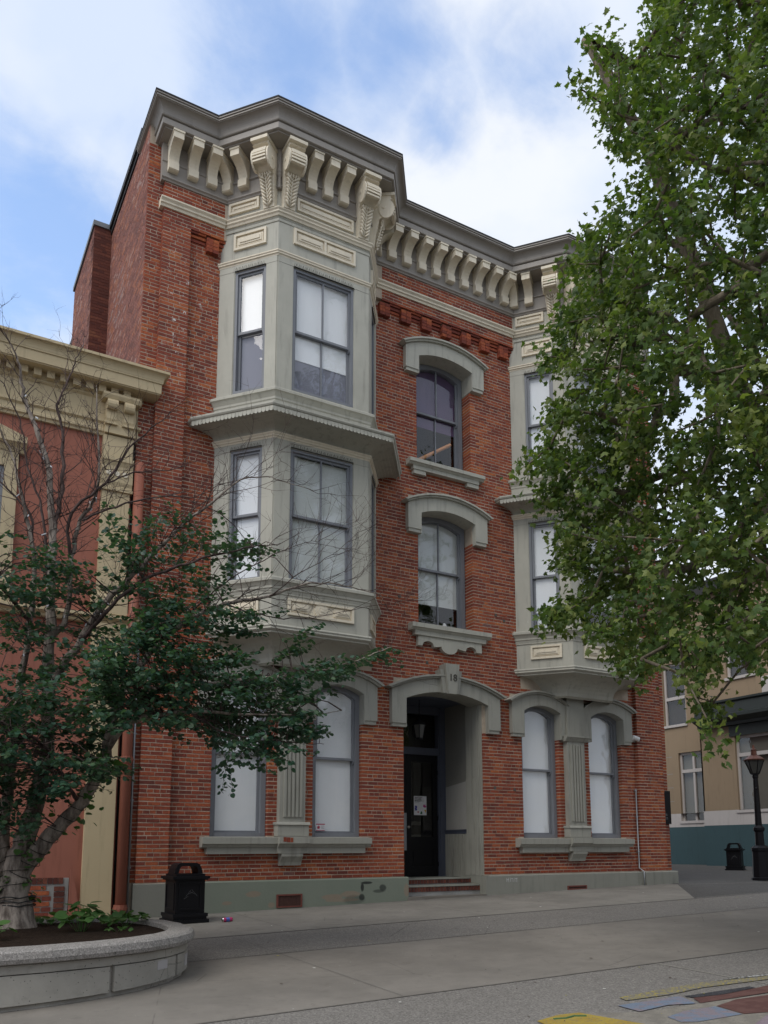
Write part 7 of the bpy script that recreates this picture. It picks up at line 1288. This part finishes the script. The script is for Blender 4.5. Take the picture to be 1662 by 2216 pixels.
def spray_twig(p, d, L, r, depth, bare):
    k = 5; pts = [p.copy()]; q = p.copy(); dd = d.copy()
    for i in range(k):
        dd = dd + np.array([g.gauss(0, .16), g.gauss(0, .16), g.gauss(0.04, .13)]); dd /= np.linalg.norm(dd); q = q + dd*L/k; pts.append(q.copy())
    twigs.tube([tuple(x) for x in pts], [r*(1 - .75*i/k) for i in range(k+1)], 3, cap=False)
    if depth > 0:
        for i in range(g.randint(2, 4)):
            j = g.randint(1, k); a = g.uniform(.45, 1.1)*g.choice((-1, 1)); side = np.cross(dd, np.array([g.gauss(0, 1), g.gauss(0, 1), g.gauss(0, 1)])); side /= np.linalg.norm(side)+1e-9
            nd = dd*math.cos(a) + side*math.sin(a); spray_twig(pts[j], nd/np.linalg.norm(nd), L*g.uniform(.4, .7), r*.6, depth-1, bare)
# bare twigs of the dead crown: along every slender limb above the leaves
for li, L in enumerate(limbs):
    P_, r = smooth_chain(L, 4)
    for i in range(2, len(P_)):
        z = P_[i][2]
        if r[i] > .05 or z < 3.9: continue
        if g.random() > (1.0 if z > 4.8 else .7): continue
        d = P_[i] - P_[i-1]; d /= np.linalg.norm(d)+1e-9; s = np.cross(d, np.array([g.gauss(0, 1), g.gauss(0, 1), g.gauss(0, 1)])); s /= np.linalg.norm(s)+1e-9; a = g.uniform(.4, .95)
        nd = d*math.cos(a) + s*math.sin(a) + np.array([0, 0, .15]); spray_twig(P_[i], nd/np.linalg.norm(nd), g.uniform(.35, .95)*(.5 if z > 6.6 else 1), max(.0042, min(.008, r[i]*.5)), 2 if g.random() < .75 else 1, True)
kb = Bulk(kv, KLF)
for s in np.array(decode(KATSURA_SPRAYS))/100.0:
    dist = np.linalg.norm(NPa - s, axis=1) + np.where(NPa[:, 2] > s[2]+.2, .5, 0) + np.where(NRa > .1, .3, 0)
    b = int(np.argmin(dist)); d = s - NPa[b]; L = np.linalg.norm(d); k = max(2, int(L/.25))
    pts = [NPa[b] + d*i/k + np.array([0, 0, .12*L*math.sin(math.pi*i/k)]) + rng.normal(0, .015, 3) for i in range(k+1)]; pts[0] = NPa[b]
    dir_ = d/max(L, .01); dir_[2] *= .3; dir_ = dir_ + np.array([.45, -.25, 0]) + rng.normal(0, .3, 3)*np.array([1, 1, .35]); dir_ /= np.linalg.norm(dir_)
    end = s + dir_*.42; pts.append(s + dir_*.2); pts.append(end)
    n_ = len(pts); r0 = min(.012, .004 + .004*L); twigs.tube([tuple(p) for p in pts], [r0*(1 - .8*i/n_) for i in range(n_)], 4, cap=False)
    m_ = int(rng.integers(23, 31)); sd = np.cross(dir_, np.array([0, 0, 1.])); sd /= np.linalg.norm(sd)
    for i in range(m_):
        f = i/m_; base = s + dir_*(.50*f - .06) + sd*rng.normal(0, .055) + np.array([0, 0, rng.normal(-.006, .018)])
        ax = sd*(1 if i % 2 else -1)*.8 + dir_*.5 + rng.normal(0, .3, 3) + np.array([0, 0, -.45]); nrm = np.array([0, 0, 1.]) + rng.normal(0, .38, 3)
        kb.put(base, basis(ax, nrm), rng.uniform(.040, .066))
# green shoots on the lower stems
shb = Bulk(kv, KLF)
for i in range(46):
    j = g.choice([q for q in range(len(NPa)) if .9 < NPa[q][2] < 3.2 and NRa[q] > .05 and NPa[q][0] < 2.2])
    a = g.uniform(0, 6.28); c = NPa[j] + np.array([math.cos(a), math.sin(a), 0])*(NRa[j] + .03)
    for q in range(7):
        shb.put(c + rng.normal(0, .06, 3), basis(np.array([math.cos(a), math.sin(a), -.6]) + rng.normal(0, .4, 3), np.array([math.cos(a)*.6, math.sin(a)*.6, .8]) + rng.normal(0, .3, 3)), rng.uniform(.05, .085))
twigs.build('branches', BARK_TWIG, kt, smooth=True)['kind'] = 'stuff'
foliage(kb, KATSURA_LEAF, kt, 'foliage')
so_ = bpy.data.objects.new('shoots', shb.mesh('shoots', list(range(len(shb.mats))), WEED_LEAF)); col.objects.link(so_); so_['kind'] = 'stuff'; attach(so_, kt)
# string lights wound round the stems
sg = thing('string_lights', 'dark cable of small white string lights wound round the stems of the half bare tree', 'string lights', (1.3, -3.6, .9))
CABLE = paint('cable', (.012, .012, .012), .6, .2, 10, streak=0); BULB = paint('bulb_white', (.62, .64, .68), .35, .1, 10, streak=0)
cab = MB(); bul = MB()
for li in (0, 1, 2, 3, 4):
    P_, r = smooth_chain(limbs[li], 6); L = 0; ang = 0; pts = []; ref = np.array([1., 0, 0])
    for i in range(len(P_)-1):
        if r[i] < .02: break
        d = P_[i+1] - P_[i]; l = np.linalg.norm(d); d /= l+1e-9; x = np.cross(d, [0, 1., 0.3]); x /= np.linalg.norm(x)+1e-9; y = np.cross(d, x); st = 8
        for s in range(st):
            ang += 2*math.pi*l/st/.16; p = P_[i] + d*l*s/st + (x*math.cos(ang) + y*math.sin(ang))*(r[i]*1.08 + .006); pts.append(tuple(p))
            if g.random() < .045 and p[2] > 3.2: b = p + (x*math.cos(ang)+y*math.sin(ang))*.012; bul.tube([tuple(b), tuple(b + np.array([g.gauss(0, .02), g.gauss(0, .02), -.028]))], .008, 5)
    cab.tube(pts, .0045, 3, cap=False)
for z in (.98, 1.02, 1.07, .80): cab.tube([(limbs[0][0][0][0] + .02*z + .20*math.cos(a), -3.6 + .20*math.sin(a), z + .01*math.sin(5*a)) for a in [i*math.pi/8 for i in range(17)]], .008, 4, cap=False)
cab.build('cable', CABLE, sg); bb = bul.build('bulbs', BULB, sg); bb['kind'] = 'stuff'

# ================================================================== weeds in the planter
def weed(x, y, label, n, r, h, sz):
    w = thing('weed', label, 'weed', (x, y, .73), 'weeds in the planter'); b = Bulk(kv, KLF); st = MB()
    for i in range(n):
        a = g.uniform(0, 6.28); rr = r*math.sqrt(g.random()); top = np.array([x + rr*math.cos(a), y + rr*math.sin(a), .75 + h*(1 - .6*rr/r)*g.uniform(.5, 1)])
        if i % 3 == 0: st.tube([(x + .2*rr*math.cos(a), y + .2*rr*math.sin(a), .72), tuple(top)], .004, 4)
        b.put(top, basis(np.array([math.cos(a), math.sin(a), -.35]) + rng.normal(0, .3, 3), np.array([math.cos(a)*.3, math.sin(a)*.3, 1.]) + rng.normal(0, .25, 3)), sz*g.uniform(.7, 1.15))
    st.build('stem', WEED_LEAF, w)
    unit = bpy.data.meshes.new('leaf'); unit.from_pydata([tuple(v) for v in b.V], [], b.F); unit.materials.append(WEED_LEAF); unit.update()
    for p, r_, z in b.mats:
        o = bpy.data.objects.new('leaf', unit); col.objects.link(o); o.matrix_world = Matrix.Translation(Vector(p)) @ Matrix([list(q) for q in r_]).to_4x4() @ Matrix.Scale(float(z), 4); o.location = Vector(p); attach(o, w)
weed(1.72, -4.55, 'tallest leafy green weed in the middle of the planter soil', 46, .22, .36, .12)
weed(1.55, -3.35, 'low dark weed at the foot of the brick patch beside the trunk', 26, .22, .14, .085)
weed(2.28, -4.05, 'round broad leafed weed near the right end of the planter', 34, .20, .20, .105)
weed(2.10, -3.30, 'trailing row of small weeds along the back rim of the planter', 30, .30, .10, .07)
weed(2.52, -3.62, 'small pale weed in the back right corner of the planter', 16, .11, .14, .08)
weed(.72, -4.95, 'leafy weed at the left edge by the front rim of the planter', 34, .24, .26, .115)
weed(2.05, -4.75, 'flat yellowish sprouts on the soil near the front rim', 14, .16, .05, .05)

# ================================================================== unseen buildings added behind the viewpoint to keep low sky off the front
def row_building(label, x0, x1, y, h, m, rows, cols_):
    t_ = thing('unseen_building', label, 'building', ((x0+x1)/2, y, 0)); fr = Fr(x1, y, math.pi); W = x1 - x0; H = []
    for r in range(rows):
        for c in range(cols_): u = (c+.5)*W/cols_; H.append((u-.6, u+.6, 1.2 + r*3.6, 3.5 + r*3.6))
    mb = MB(); holed(mb, fr, 0, W, -2.0, h, 0, H, .2); mb.box(x0, x1, y-10, y-.21, -2, h); mb.build('wall', m, t_)
    mb = MB(); mb.side(fr, [(0, h-.7), (.2, h-.6), (.45, h-.25), (.45, h), (0, h)], 0, W); mb.build('cornice', CREAM, t_)
    for a, b, c, d in H:
        mb = MB(); mb.quad(fr.p(a, -.15, c), fr.p(b, -.15, c), fr.p(b, -.15, d), fr.p(a, -.15, d)); mb.build('window', DARK, t_)
    return t_
row_building('unseen brown brick building added behind the viewpoint to shade the lower front', -26, 3, -34, 9.5, WORN, 2, 9)
row_building('unseen cream building with dark windows added behind the viewpoint to shade the lower front', 3.2, 34, -36, 10.5, CREAMW, 2, 9)
